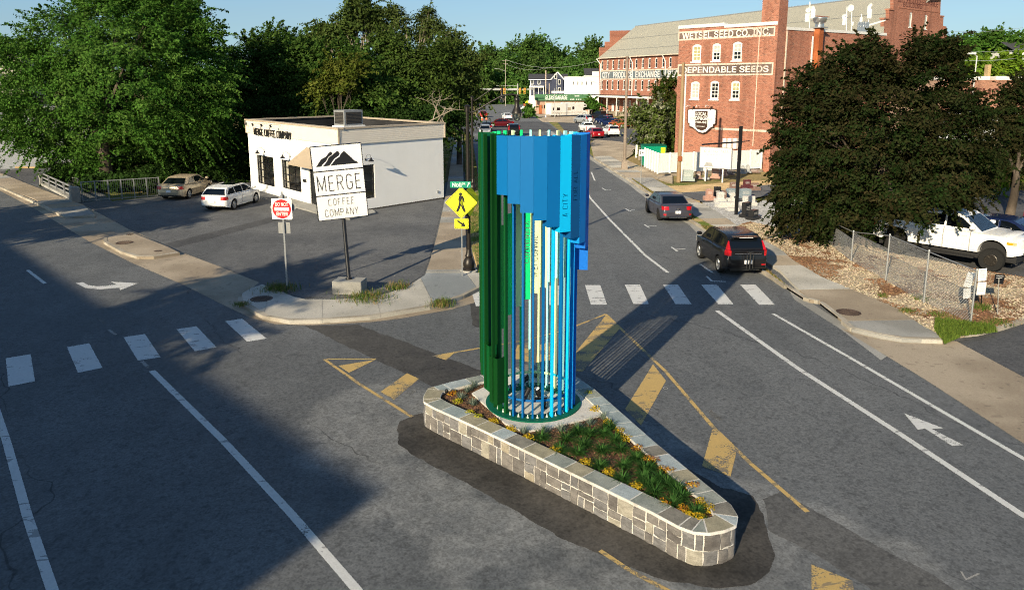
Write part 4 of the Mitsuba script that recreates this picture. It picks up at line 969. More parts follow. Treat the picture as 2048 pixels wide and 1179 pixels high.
cw = thing('crossing_sign', 'yellow diamond crossing sign with walking figure on a thin post', 'traffic sign')
b_ = at(924.5, 557); post(cw, b_, 3.75, .024)
CP = Plane(b_ + UP * height_at(0, 404.5, b_) + [0, -.05, 0], [1, -.04, 0.0])
dia = lambda r: shapely.affinity.rotate(sbox(-r, -r, r, r), 45).buffer(-.05).buffer(.05)
put(cw, 'plate', CP.poly(dia(.455), 0, .006), 'sign_yellow'); put(cw, 'border', CP.poly(dia(.435).difference(dia(.42)), .006, .008), 'sign_black')
ped = [shapely.geometry.Point(-.02, .335).buffer(.062), Polygon([(-.07, .26), (.05, .265), (.10, .18), (.13, .02), (.10, .01), (.07, .14), (.05, .12), (.055, .0), (.11, -.18), (.17, -.36), (.11, -.37), (.03, -.20), (-.01, -.08), (-.06, -.22), (-.13, -.37), (-.19, -.34), (-.12, -.18), (-.07, -.02), (-.07, .14), (-.12, .08), (-.20, .10), (-.19, .06), (-.11, .045), (-.09, .16)]).buffer(.012)]
put(cw, 'walking_figure', CP.poly(unary_union(ped), .006, .009), 'sign_black')
pp = Plane(b_ + UP * height_at(0, 446.5, b_) + [0, -.05, 0], [1, -.04, 0.0])
put(cw, 'arrow_plate', pp.poly(sbox(-.28, -.20, .28, .20).buffer(-.03).buffer(.03), 0, .006), 'sign_yellow')
put(cw, 'border', pp.poly(sbox(-.26, -.18, .26, .18).difference(sbox(-.245, -.165, .245, .165)), .006, .008), 'sign_black')
put(cw, 'arrow', pp.poly(Polygon([(-.18, .10), (-.14, .145), (.05, .01), (.09, .06), (.17, -.12), (-.03, -.10), (.01, -.05)]), .006, .009), 'sign_black')
gp_ = Plane(b_ + UP * height_at(0, 368.5, b_) + [-.02, -.06, 0], [1, -.05, 0.0])
put(cw, 'street_name_plate', gp_.poly(sbox(-.41, -.125, .41, .125).buffer(-.03).buffer(.03), 0, .006), 'sign_green', label='green street name plate reading Noll DR')
put(cw, 'lettering', word(gp_, 'Noll', -.34, -.085, .15, .006, .003, True), 'sign_white'); put(cw, 'lettering', word(gp_, 'DR', .06, .0, .07, .006, .003, True), 'sign_white'); put(cw, 'street_arrow', gp_.poly(LineString([(.27, -.08), (.33, .07)]).buffer(.014).union(Polygon([(.28, .06), (.35, .10), (.365, .02)])), .006, .009), 'sign_white')
cb_ = thing('crossing_sign', 'crossing sign seen edge on behind the one with the walking figure', 'traffic sign')
put(cb_, 'plate', Plane(b_ + UP * height_at(0, 404, b_) + [.32, .35, 0], [.55, .83, 0]).poly(dia(.455), -.003, .003), 'sign_yellow'); put(cb_, 'bracket', tube([b_ + UP * height_at(0, 404, b_) + [0, 0, 0], b_ + UP * height_at(0, 404, b_) + [.32, .35, 0]], .02, 6), 'galvanised')

# ------------------------------------------------------------------ lamp posts with bell lamps
mat('bronze', [.022, .018, .015], 0.4, metallic=0.3)
scene['lamp_glass'] = {'type': 'principled', 'base_color': rgb([.75, .80, .72]), 'roughness': .25, 'spec_trans': 0.6, 'eta': 1.4}
def bell_lamp(u, v, hgt, tipx, tipz, label, s=1.0):
    b = at(u, v, .02); k = thing('street_lamp', label, 'street lamp', 'bell shaped street lamps')
    put(k, 'footing', lathe([(0, 0), (.36, 0), (.36, .10), (.34, .13), (0, .13)], 20, b), 'concrete_pale')
    put(k, 'base', lathe([(.26, .13), (.26, .20), (.22, .24), (.24, .34), (.24, .44), (.19, .58), (.13, .66), (.16, .72), (.12, .82), (.095, 1.0)], 20, b), 'bronze', smooth=30)
    put(k, 'pole', tube([b + UP * .95, b + UP * hgt], [.088, .062], 14), 'bronze', smooth=40)
    put(k, 'cap', lathe([(.10, 0), (.10, .20), (.12, .22), (.07, .27), (.0, .30)], 12, b + UP * (hgt - .05)), 'bronze', smooth=30)
    d = tipx
    t0 = b + UP * (hgt - .02); tip = b + np.array([d, 0, tipz])
    arm = [t0 + (tip - t0) * np.array([x, 0, 0]) + UP * ((tip - t0)[2] * z) for x, z in ((0, -.05), (.10, -.08), (.22, .10), (.45, .52), (.66, .88), (.8, 1.0), (.92, 1.02), (1.0, .98))]
    put(k, 'arm', tube(arm, .032 * s, 8), 'bronze', smooth=40)
    put(k, 'hood', lathe([(.0, .02), (.05, 0), (.055, -.10), (.10, -.14), (.115, -.20), (.095, -.26), (.10, -.44), (.15, -.56), (.205, -.68), (.205, -.73), (.0, -.70)], 18, tip), 'bronze', smooth=30)
    put(k, 'globe', lathe([(.185, -.73), (.18, -.86), (.13, -.99), (.06, -1.03), (0, -1.035)], 18, tip), 'lamp_glass', smooth=40)
    return b
bb = at(938, 545)
TIPX = (1030.5 - 935.5) * 31.4 / FOCAL
bell_lamp(938, 545, 6.62, TIPX, height_at(0, 190.5, bb), 'bronze street lamp with curved arm and bell lamp, nearest the crossing sign')
bb2 = at(945.5, 385)
bell_lamp(945.5, 385, height_at(0, 199, bb2), (999 - 941) * 55 / FOCAL, height_at(0, 176, bb2), 'bronze street lamp with bell lamp, farther back on the grass strip')

# ------------------------------------------------------------------ brick seed building
def _brick(sx, sy, c0, c1, mort, bw=.215, bh=.075, soot=0.0, streak=.25):
    def fn(p, n, uv):
        h = p.x * sx + p.y * sy
        row = dr.floor(p.z / bh)
        x = h / bw + 0.5 * (row - 2 * dr.floor(row / 2))
        col = dr.floor(x)
        fx, fz = x - col, p.z / bh - row
        rnd = cell_rand(col, row, 3)
        a = fbm(h * 0.45, p.z * 0.45, 2.0, 4)
        c = mix(c0, c1, dr.clip(rnd * 0.62 + a * 0.75 - 0.2, 0, 1))
        c = c * (1 - 0.35 * dr.select(cell_rand(col, row, 9) > 0.9, 1.0, 0.0))
        m = dr.maximum(1 - smoothstep(0.0, 0.06, dr.minimum(fx, 1 - fx)), 1 - smoothstep(0.0, 0.14, dr.minimum(fz, 1 - fz)))
        c = mix(c, mi.Color3f(mort), m * 0.75)
        st = smoothstep(0.55, 0.8, fbm(h * 1.4, p.z * 0.12, 6.0, 3))
        c = c * (1 - streak * st)
        if soot: c = c * (1 - soot * smoothstep(0.4, 0.7, fbm(h * 0.3, p.z * 0.8, 9.0, 4)))
        return c
    return proc(fn)
mat('brick_front', _brick(.666, -.745, [.25, .080, .047], [.45, .175, .11], [.46, .37, .31]), 0.85, spec=.25)
mat('brick_side', _brick(.745, .666, [.25, .080, .047], [.45, .175, .11], [.46, .37, .31]), 0.85, spec=.25)
mat('brick_far', _brick(.408, -.913, [.26, .085, .052], [.44, .175, .112], [.42, .33, .28]), 0.85, spec=.25)
mat('brick_gable', _brick(.78, .62, [.26, .085, .052], [.44, .175, .112], [.42, .33, .28]), 0.85, spec=.25)
mat('brick_painted', _brick(.666, -.745, [.13, .09, .078], [.25, .175, .15], [.28, .235, .21], soot=.3), 0.85, spec=.25)
mat('window_white', [.74, .74, .72], .45); mat('coping_white', _plaster([.66, .65, .63], [.76, .75, .73]), .5)
mat('old_letter', _paint([.76, .72, .67], [.34, .22, .17], .63), .85, spec=.2)
mat('cream_border', _paint([.68, .58, .48], [.38, .22, .16], .62), .85, spec=.2)
mat('metal_roof', _plaster([.33, .32, .275], [.39, .375, .32]), .5, metallic=.2)
mat('blue_band', _paint([.135, .165, .19], [.20, .11, .085], .64), .8)

def window_hole(a0, a1, b0, b1, arch):
    w = a1 - a0
    return Polygon([(a0, b0), (a1, b0), (a1, b1)] + [(a0 + w * (1 - t), b1 + arch * (1 - (2 * t - 1) ** 2)) for t in np.linspace(0, 1, 8)[1:-1]] + [(a0, b1)])
def arch_window(par, pl, a0, a1, b0, b1, arch=.16, frame=.11, nx=2, ny=2, fm='window_white', back='dark_glass', blind=None, blind_to=.5, inset=.07):
    """white frame with an arched head set into its opening, sashes, panes and a sill"""
    w, h = a1 - a0, b1 - b0
    outer_ = window_hole(a0, a1, b0, b1, arch)
    hole = sbox(a0 + frame, b0 + frame, a1 - frame, b1 - frame * .6)
    k = put(par, 'window', pl.poly(outer_.difference(hole), -inset - .12, -inset), fm)
    cw, ch = (w - 2 * frame) / nx, (h - 1.6 * frame) / ny; z = -inset
    for i in range(1, nx): put(k, 'glazing_bar', pl.box(a0 + frame + cw * i - .025, a0 + frame + cw * i + .025, b0 + frame, b1 - frame * .6, z - .08, z - .03), fm)
    for j in range(1, ny): put(k, 'glazing_bar', pl.box(a0 + frame, a1 - frame, b0 + frame + ch * j - .03, b0 + frame + ch * j + .03, z - .08, z - .028), fm)
    for i in range(nx):
        for j in range(ny):
            x0, y0 = a0 + frame + cw * i, b0 + frame + ch * j
            m_ = back
            if blind and (j + .5) / ny > 1 - blind_to: m_ = blind
            put(k, 'pane', pl.box(x0, x0 + cw, y0, y0 + ch, z - .075, z - .06), m_)
    put(k, 'sill', pl.box(a0 - .08, a1 + .08, b0 - .12, b0, -.02, .09), fm)
    return k

sb = thing('seed_building', 'red brick warehouse with painted seed company signs and a tall square chimney', 'building')
W0 = at(1348, 326); HB = height_at(0, 63.9, W0); _w1 = at(1550.7, 52.4, HB)
WF = Plane([W0[0], W0[1], 0], [_w1[0] - W0[0], _w1[1] - W0[1], 0])
AR = on(WF, 1553.5, 90)[0]                      # right corner
WC = WF.pt(AR, 0)
sd = np.array([WF.s[1] * -1, WF.s[0], 0])        # towards the back
HT1 = on(WF, 1356, 53)[1]; HT2 = on(WF, 1500, 47)[1]; AS = on(WF, 1449, 48)[0]
Wn = []
for (ul, ur, vt, vb) in ((1384, 1402, 92, 123.5), (1424, 1441, 90, 122), (1464.5, 1483.5, 87, 121)): Wn.append((on(WF, ul, 107)[0], on(WF, ur, 107)[0], on(WF, (ul + ur) / 2, vb)[1], on(WF, (ul + ur) / 2, vt)[1]))
for (ul, ur, vt, vb) in ((1381, 1398.5, 166, 198), (1420, 1437.5, 165, 198.5), (1461.5, 1479.5, 165, 199)): Wn.append((on(WF, ul, 180)[0], on(WF, ur, 180)[0], on(WF, (ul + ur) / 2, vb)[1], on(WF, (ul + ur) / 2, vt)[1]))
put(sb, 'front_wall', WF.poly(Polygon([(0, -.1), (AR, -.1), (AR, HT2 - .25), (AS, HT2 - .25), (AS, HT1 - .25), (0, HT1 - .25)]).difference(unary_union([window_hole(*q, .17) for q in Wn])), -.4, 0), 'brick_front')
put(sb, 'coping', WF.box(-.06, AS + .05, HT1 - .25, HT1 + .05, -.5, .10), 'coping_white'); put(sb, 'coping', WF.box(AS + .06, AR, HT2 - .25, HT2 + .03, -.5, .10), 'coping_white')
LW_ = Plane(WF.pt(0, 0) + sd * 30, -sd)
put(sb, 'left_wall', LW_.poly(sbox(0, -.1, 29.58, HT1 - .3), -.4, -.004), 'brick_side')
ca = on(WF, 1524.4, 20)[0]
cd = 1.0
for _ in range(30):
    q = WC + sd * cd
    uu = CX + FOCAL * q[0] / (q[1] * math.cos(PITCH) - (12.7 - CAM_H) * math.sin(PITCH))
    cd += (1573.5 - uu) * .03
put(sb, 'chimney', join(WF.box(ca, AR + .01, HT2 - .3, 20, -cd, .01)), 'brick_front'); put(sb, 'chimney_side', Plane(WC, sd).poly(sbox(.02, -.1, cd, 20.02), -.2, .014), 'brick_side')
S0 = WC + sd * cd
HSW = height_at(0, 54.5, S0); S1 = at(1772, 66.8, HSW); S1[2] = 0
SWP = Plane(S0, S1 - S0); SWL = np.linalg.norm((S1 - S0)[:2])
put(sb, 'side_wall', SWP.poly(sbox(0, -.1, SWL, HSW - .22), -.4, 0), 'brick_side'); put(sb, 'coping', SWP.box(0, SWL + .05, HSW - .22, HSW + .02, -.45, .08), 'coping_white')
put(sb, 'flat_roof', extr(Polygon([q[:2] for q in (WF.pt(.3, 0, -.5), WF.pt(AR - .3, 0, -.5), S0 - sd * .0 + SWP.n * -.4, S1 + SWP.n * -.4, S1 + SWP.n * -14, WF.pt(.3, 0, -28))]).buffer(0), HSW - 1.2, HSW - .9), 'metal_roof')
put(sb, 'drain_pipe', SWP.box(.02, .12, 0, HSW - .3, 0, .10), 'cream_border'); put(sb, 'drain_pipe', WF.box(on(WF, 1519, 75)[0] - .03, on(WF, 1519, 75)[0] + .03, 2.2, HT2 - 1.0, .0, .04), 'cream_border')
# painted signs: weathered band, border and letters lie on the brick
def painted(a0, a1, b0, b1, text, th, bold=True, lab=''):
    k = put(sb, 'painted_sign', WF.box(a0, a1, b0, b1, .0, .012), 'brick_painted', label=lab)
    put(k, 'border', WF.poly(sbox(a0, b0, a1, b1).difference(sbox(a0 + .13, b0 + .13, a1 - .13, b1 - .13)), .012, .018), 'cream_border')
    put(k, 'lettering', word(WF, text, a0 + .42, b0 + (b1 - b0 - th) / 2, th, .012, .006, bold, width=a1 - a0 - .85), 'old_letter')
pa0, pa1 = on(WF, 1357, 73)[0], on(WF, 1550.5, 62)[0]
painted(pa0, pa1, (on(WF, 1357, 81.9)[1] + on(WF, 1550, 72.1)[1]) / 2, HB, 'WETSEL SEED CO. INC.', .55, True, 'weathered painted sign reading WETSEL SEED CO. INC.')
h4, h5 = height_at(0, 128.8, W0), height_at(0, 151.9, W0)
painted(on(WF, 1355.5, 140)[0], on(WF, 1546.5, 137)[0], h5, h4, 'DEPENDABLE SEEDS', .52, True, 'weathered painted sign reading DEPENDABLE SEEDS')
for (a0, a1, b0, b1), bl, bt in zip(Wn, ('blind_yellow', 'blind_pale', 'blind_pale', 'blind_pale', None, 'blind_yellow'), (1.0, .5, .5, .95, 0, .5)):
    arch_window(sb, WF, a0, a1, b0, b1, .17, .15, 2, 4, blind=bl, blind_to=bt)
# faint paler course of brick and a boarded patch
put(sb, 'brick_course', WF.box(on(WF, 1415, 258)[0], on(WF, 1540, 262)[0], on(WF, 1450, 260)[1], on(WF, 1450, 256)[1], 0, .02), 'cream_border')
for u in (1452, 1462, 1473):
    a, b = on(WF, u, 297); put(sb, 'vent_box', WF.box(a - .17, a + .17, b, b + .95, 0, .35), 'window_white')
# shield sign of the restaurant
ss = thing('shield_sign', 'white and brown shield shaped restaurant sign on the brick front', 'sign')
zz = lambda x, y: on(WF, 1340 + x / 5.895, 180 + y / 5.895)
sh = Polygon([zz(*q) for q in ((232, 235), (262, 225), (530, 225), (562, 235), (553, 395), (528, 405), (528, 430), (500, 440), (440, 495), (400, 505), (350, 490), (285, 435), (250, 425), (250, 390), (232, 385))]).buffer(0)
mat('sign_brown', [.055, .028, .018], .5); mat('letter_grey', [.33, .33, .33], .6)
put(ss, 'board', WF.poly(sh.buffer(.07), .22, .27), 'sign_brown'); put(ss, 'face', WF.poly(sh.buffer(-.02), .27, .285), 'sign_white')
cen = Polygon([zz(*q) for q in ((318, 248), (466, 248), (460, 430), (440, 462), (395, 478), (345, 462), (318, 430))])
put(ss, 'centre_field', WF.poly(cen, .285, .292), 'sign_brown')
for t_, x0, x1, yb, yt, m_ in (('LOCAL', 322, 452, 298, 258, 'sign_white'), ('CH', 260, 312, 348, 318, 'letter_grey'), ('OP&GR', 312, 462, 350, 310, 'sign_white'), ('ILL', 468, 528, 352, 326, 'letter_grey'), ('HOUSE', 322, 450, 386, 364, 'sign_white'), ('RESTAURANT', 332, 432, 430, 420, 'sign_white')):
    p0, p1, pt_ = zz(x0, yb), zz(x1, yb), zz(x0, yt)
    put(ss, 'lettering', word(WF, t_, p0[0], p0[1], pt_[1] - p0[1], .292, .006, True, width=p1[0] - p0[0]), m_)
put(ss, 'bracket', join([WF.box(zz(x, 225)[0] - .03, zz(x, 225)[0] + .03, zz(x, 225)[1] - .1, zz(x, 225)[1] + .25, 0, .30) for x in (290, 500)]), 'black_metal')
for x in (240, 350, 460):
    a, b = zz(x, 205); put(ss, 'lamp', WF.map(tube([(a, b + .1, 0), (a, b + .2, .5), (a, b + .05, .62)], .03, 6)), 'window_white')
# exhaust duct with fan on the side wall
mat('rust_paint', _concrete([.28, .075, .022], [.42, .125, .04], 1.5), .7); mat('steel', [.55, .55, .56], .28, metallic=.85)
ex = thing('exhaust_duct', 'rust coloured square duct with a silver fan on the brick side wall', 'duct')
ea = on(SWP, 1629, 100)[0]
eb = on(SWP, 1629, 57)[1]
put(ex, 'duct', SWP.box(ea - .30, ea + .30, 2.5, eb, .05, .60), 'rust_paint')
put(ex, 'band', join([SWP.box(ea - .32, ea + .32, z, z + .06, .04, .62) for z in np.arange(4, eb - .2, 1.6)]), 'rust_paint')
put(ex, 'flange', SWP.box(ea - .52, ea + .52, eb, eb + .10, -.15, .85), 'grey_metal')
put(ex, 'fan', lathe([(.38, 0), (.38, .22), (.33, .30), (.52, .42), (.60, .62), (.60, .82), (.52, .84), (.50, .70), (0, .66)], 20, SWP.pt(ea, eb + .1, .33)), 'steel', smooth=30)
put(ex, 'fan_bracket', SWP.box(ea - .75, ea + 1.1, eb + .98, eb + 1.04, .40, .50), 'rust_paint')
put(ex, 'conduit', SWP.box(ea - .55, ea - .44, 2.5, eb - .7, .05, .17), 'coping_white')
# roof masts with dishes
def mast(u, v0, v1, Yd, label, items, grp='antenna masts on the brick roof'):
    Yd *= 1.2; b = at_y(u, v1, Yd); t = at_y(u, v0, Yd); k = thing('antenna_mast', label, 'antenna', grp)
    put(k, 'mast', tube([[b[0], b[1], HSW - 1.0], [t[0], b[1], t[2]]], .045, 6), 'window_white')
    put(k, 'ballast_foot', shift(join(box(-.4, .4, -.06, .06, 0, .08), box(-.06, .06, -.4, .4, .08, .14)), [b[0], b[1], HSW - .92]), 'grey_metal')
    for kind, du, v, s in items:
        c = at_y(u + du, v, Yd - .15)
        if kind == 'dish': put(k, 'dish', (lambda m: (m[0][:, [0, 2, 1]] * [1, .8, 1] + c, m[1]))(lathe([(s, 0), (s * .8, .12), (s * .4, .22), (0, .25)], 14)), 'window_white', smooth=40)
        else: put(k, 'panel_antenna', cbox(c[0] - s * .45, c[0] + s * .45, c[1] - .1, c[1] + .1, c[2] - s, c[2] + s, .04), 'window_white')
        put(k, 'arm', tube([c, [t[0], b[1], c[2]]], .03, 5), 'grey_metal')
mast(1620, 4, 60, 62, 'white antenna mast with round dish and panels beside the silver fan', [('dish', -4, 20, .25), ('panel', 6, 28, .45), ('dish', 5, 16, .22), ('panel', -6, 36, .4)])
mast(1694, 14, 62, 66, 'thin mast carrying two small white dishes, left of the tall one', [('dish', -5, 33, .28), ('panel', -6, 44, .35)])
mast(1704, 16, 62, 66, 'mast with one large white dish at its top', [('dish', -3, 16, .36), ('panel', 1, 48, .2)])
mast(1738, 8, 62, 70, 'mast with a tall white panel antenna near the stepped gable', [('panel', 0, 20, .4), ('panel', 1, 28, .5), ('dish', 3, 10, .2)])
mast(1723, 28, 62, 66, 'short mast with a boxy white antenna above the wall', [('panel', -1, 41, .3)])
vb = thing('vent_rack', 'steel rack of small vents on the brick roof edge', 'vent'); c = at_y(1726, 52, 78.5)
put(vb, 'rack', join(*[cbox(c[0] - .5 + i * .25, c[0] - .35 + i * .25, c[1] - .1, c[1] + .1, c[2] - .1 + j * .3, c[2] + .1 + j * .3, .02) for i in range(4) for j in range(2)], box(c[0] - .55, c[0] + .6, c[1] - .05, c[1] + .05, HSW - .95, c[2] + .35)), 'steel', kind='stuff')
rh = thing('roof_hatch', 'white sloping roof hatch beside the stepped gable', 'hatch'); c = at_y(1745, 54, 84)
put(rh, 'lid', shift((np.array([[-.9, -.5, -.5], [1.1, -.5, .1], [1.1, .5, .1], [-.9, .5, -.5], [-.9, -.5, -.62], [1.1, -.5, -.02], [1.1, .5, -.02], [-.9, .5, -.62]]), np.array([[0, 1, 2], [0, 2, 3], [4, 6, 5], [4, 7, 6], [0, 4, 5], [0, 5, 1], [1, 5, 6], [1, 6, 2], [2, 6, 7], [2, 7, 3], [3, 7, 4], [3, 4, 0]])), c + [0, 0, .6]), 'coping_white')
put(rh, 'curb', shift(box(-.85, 1.05, -.45, .45, HSW - .95 - c[2], .0), c), 'metal_roof')

# ------------------------------------------------------------------ long produce warehouse with stepped gables
wh = thing('produce_warehouse', 'long brick warehouse with grey metal roof, stepped gables and a painted band of white letters', 'building')
A_ = at(1199, 227); wd = np.array([.408, -.913, 0.0]); wn = np.array([-.913, -.408, 0.0])
WHF = Plane(A_, wd, n=wn)
ZE = height_at(0, 113, A_)
LN = 84.0
ZR = 22.2
rp = [WHF.pt(-.3, ZE - .45, .7), WHF.pt(LN, ZE - .45, .7), WHF.pt(LN + 3.5, ZR, -10), WHF.pt(.4, ZR, -10)]
rb = [q - UP * .2 for q in rp]
put(wh, 'roof', (np.array(rp + rb), np.array([[0, 1, 2], [0, 2, 3], [4, 6, 5], [4, 7, 6], [0, 4, 5], [0, 5, 1], [2, 6, 7], [2, 7, 3], [1, 5, 6], [1, 6, 2], [3, 7, 4], [3, 4, 0]])), 'metal_roof')
rq = [WHF.pt(.4, ZR, -10), WHF.pt(LN + 3.5, ZR, -10), WHF.pt(LN - 6, ZE - .45, -20.7), WHF.pt(-.3, ZE - .45, -20.7)]
put(wh, 'rear_roof', (np.array(rq), np.array([[0, 1, 2], [0, 2, 3]])), 'metal_roof')
put(wh, 'ridge_cap', join([box(0, 1, 0, 1, 0, 1)][:0] + [tube([WHF.pt(.4, ZR + .05, -10), WHF.pt(LN + 3.5, ZR + .05, -10)], .16, 6)]), 'grey_metal')
seams = []
nrm = np.cross(rp[1] - rp[0], rp[3] - rp[0]); nrm /= np.linalg.norm(nrm)
for f in np.linspace(0.004, .996, 150):
    p, q = rp[0] + (rp[1] - rp[0]) * f, rp[3] + (rp[2] - rp[3]) * f
    sdv = (rp[1] - rp[0]) / np.linalg.norm(rp[1] - rp[0]) * .03
    seams.append((np.array([p - sdv, p + sdv, q - sdv, q + sdv, p + nrm * .07, q + nrm * .07]), np.array([[0, 4, 5], [0, 5, 2], [4, 1, 3], [4, 3, 5]])))
put(wh, 'roof_seams', join(seams), 'metal_roof', kind='stuff')
for f in (.22, .58):
    p, q = rp[0] + (rp[3] - rp[0]) * f + nrm * .12, rp[1] + (rp[2] - rp[1]) * f + nrm * .12
    put(wh, 'snow_rail', tube([p, q], .035, 5), 'grey_metal')
put(wh, 'gutter', WHF.box(-.3, LN, ZE - .62, ZE - .42, .55, .78), 'cream_border')
# windows, by floors
up_x = [160, 230, 300, 375, 450, 528, 605, 690, 778, 865, 957, 1050]
def col(x, v): return on(WHF, 1180 + x / 6.55, v)[0]
zt = [(height_at(0, 122.6, A_), height_at(0, 139, A_)), (height_at(0, 162, A_), height_at(0, 179, A_))]
WW = [(col(x, 130) - .45, col(x, 130) + .45, z0, z1, .2) for z1, z0 in zt for x in up_x] + [(col(x, 210) - .55, col(x, 210) + .55, 1.0, 3.5, .22) for x in (152, 225, 370, 445, 520, 600, 660)]
put(wh, 'facade', WHF.poly(sbox(0, -.1, LN, ZE - .3).difference(unary_union([window_hole(*q) for q in WW])), -.5, 0), 'brick_far')
for q in WW: arch_window(wh, WHF, *q, .13, 1, 2)
k_ = put(wh, 'door', WHF.box(col(300, 215) - .5, col(300, 215) + .5, .05, 2.6, -.02, .06), 'window_white')
bz1, bz0 = height_at(0, 143.5, A_), height_at(0, 157.5, A_)
k = put(wh, 'painted_band', WHF.box(.2, LN - 1, bz0, bz1, 0, .02), 'blue_band', label='blue grey painted band with white letters')
put(wh, 'band_border', WHF.box(.2, LN - 1, bz1, bz1 + .28, 0, .03), 'cream_border'); put(wh, 'band_border', WHF.box(.2, LN - 1, bz0 - .28, bz0, 0, .03), 'cream_border')
mat('letter_white', _paint([.72, .71, .69], [.3, .28, .27], .66), .8)
for t_, x0, x1 in (('CITY', 160, 258), ('PRODUCE', 300, 555), ('EXCHANGE', 592, 915), ('BUILDING', 1012, 1300)):
    a0 = col(x0, 150); a1 = on(WHF, 1180 + x1 / 6.55, 150)[0] if x1 < 1200 else a0 + 11.5
    put(k, 'lettering', word(WHF, t_, a0, bz0 + .22, bz1 - bz0 - .42, .02, .03, True, width=a1 - a0), 'letter_white')
for x in (140, 560, 990):
    c = col(x, 150); put(wh, 'down_pipe', WHF.map(tube([(c - (.6 if x > 200 else 1.2), ZE - .6, .62), (c, ZE - 2.0, .12), (c, 4.9, .12)], .11, 6)), 'window_white')
put(wh, 'canopy', WHF.box(-3, col(935, 198) + 1, 4.35, 4.8, .02, 4.6), 'coping_white'); put(wh, 'canopy_top', WHF.box(-2.9, col(935, 198) + .9, 4.81, 4.9, .02, 4.5), 'roof_black')
for i in range(8): put(wh, 'canopy_post', WHF.box(-2.6 + i * 4.4, -2.42 + i * 4.4, 0, 4.34, 4.2, 4.38), 'window_white')
put(wh, 'loading_dock', WHF.box(-2.5, 30, 0, .85, .02, 3.6), 'concrete_tan')
FG = Plane(A_ - wd * .01, [.913, .408, 0]); FG.n = np.array([.408, -.913, 0.0])
put(wh, 'far_gable', FG.poly(Polygon([on(FG, *q) for q in ((1199.5, 235), (1199.5, 95), (1211, 95.4), (1211, 83.7), (1221, 83.7), (1221, 61.5), (1300, 60.5), (1300, 200))]).buffer(0), -.4, .05), 'brick_far')
GP = Plane([67.1, 124.9, 0], [.783, .622, 0])
gout = [(1758, 262), (1758, 58), (1767.5, 58), (1767.5, 38.3), (1778, 38.3), (1778, 20), (1787, 20), (1787, -28), (1883, -18), (1880, 33.6), (1887, 34.5), (1886, 52), (1893, 53), (1893, 262)]
gpoly = Polygon([on(GP, *q) for q in gout]).buffer(0)
gw = []
for (u, va, vb2) in ((1822.5, 27, 55), (1853, 32, 59), (1818.5, 97, 112)):
    a, b = on(GP, u, va); _, b2 = on(GP, u, vb2); gw.append((a - .45, a + .45, b2, b))
put(wh, 'near_gable', GP.poly(gpoly.difference(unary_union([window_hole(a, b, c, d, .18) for a, b, c, d in gw])), -.5, 0), 'brick_gable')
for a, b, c, d in gw: arch_window(wh, GP, a, b, c, d, .18, .12, 1, 2, back='blind_pale')
for i, q in enumerate((((1758, 58), (1767.5, 58)), ((1767.5, 38.3), (1778, 38.3)), ((1778, 20), (1787, 20)), ((1880, 33.6), (1887, 34.5)))):
    (a0, b0), (a1, b1) = on(GP, *q[0]), on(GP, *q[1]); put(wh, 'gable_cap', GP.box(min(a0, a1) - .12, max(a0, a1) + .02, b0, b0 + .2, -.6, .12), 'brick_side')
put(wh, 'gable_course', GP.box(on(GP, 1797, 14)[0], on(GP, 1880, 26)[0], on(GP, 1838, 20)[1] - .08, on(GP, 1838, 20)[1] + .08, 0, .07), 'brick_far')
mat('ghost_letter', [.11, .035, .026], .9)
put(wh, 'ghost_lettering', join(word(GP, 'CITY PRODUCE EXCHANGE', on(GP, 1795, 8)[0], on(GP, 1838, 10)[1], .9, .0, .012, True, width=on(GP, 1878, 8)[0] - on(GP, 1797, 8)[0]), word(GP, 'BUILDING', on(GP, 1805, 17)[0], on(GP, 1838, 19)[1] + .1, .7, .0, .012, True, width=6.5)), 'ghost_letter')

# ------------------------------------------------------------------ white fence, memorial yard, street furniture on the right
mat('vinyl', [.76, .76, .74], .45)
fk = thing('white_fence', 'white board fence round the yard beside the brick building', 'fence')
fa, fb = at(1289, 339), at(1315, 353); fz = height_at(0, 307, fb)
fe = at(1524, 299.5, fz)
runs = [(fa, fb, 5), (fb, np.array([fe[0], fe[1], 0]), 9)]
for p, q, n in runs:
    p, q = np.array([p[0], p[1], 0]), np.array([q[0], q[1], 0]); pl_ = Plane(p, q - p); w = np.linalg.norm(q - p)
    put(fk, 'low_wall', pl_.box(-.1, w + .1, -.05, .22, -.16, .14), 'concrete_tan')
    for i in range(n + 1): put(fk, 'fence_post', pl_.map(cbox(w * i / n - .065, w * i / n + .065, .23, fz + .08, -.065, .065, .015)), 'vinyl')
    for i in range(n):
        a0, a1 = w * i / n + .07, w * (i + 1) / n - .07
        nb = max(4, int((a1 - a0) / .17))
        for j in range(nb): put(fk, 'board', pl_.box(a0 + (a1 - a0) * j / nb + .003, a0 + (a1 - a0) * (j + 1) / nb - .003, .40, fz - .06, -.014, .014 + .003 * (j % 2)), 'vinyl')
        put(fk, 'rail', pl_.box(a0, a1, fz - .06, fz + .02, -.04, .04), 'vinyl'); put(fk, 'rail', pl_.box(a0, a1, .31, .40, -.04, .04), 'vinyl')
up_ = thing('utility_pole', 'brown wooden utility pole with white conduit in front of the brick corner', 'pole')
b = at(1357, 362, .1)
put(up_, 'pole', tube([b - UP * .1, b + UP * (height_at(0, 128, b))], [.17, .12], 12), 'interior_wood', smooth=40)
put(up_, 'conduit', tube([b + [.22, -.1, 0], b + [.2, -.1, height_at(0, 150, b)]], .06, 8), 'window_white'); put(up_, 'meter_box', shift(cbox(-.14, .14, -.3, -.14, 1.6, 2.0, .02), b), 'rust_paint')
sp = thing('light_pole', 'tall tapered tan street light pole on the pavement by the forecourt', 'pole')
b = at(1248.5, 338, .1)
mat('pole_tan', _concrete([.21, .165, .13], [.29, .235, .19], 1.0), .7)
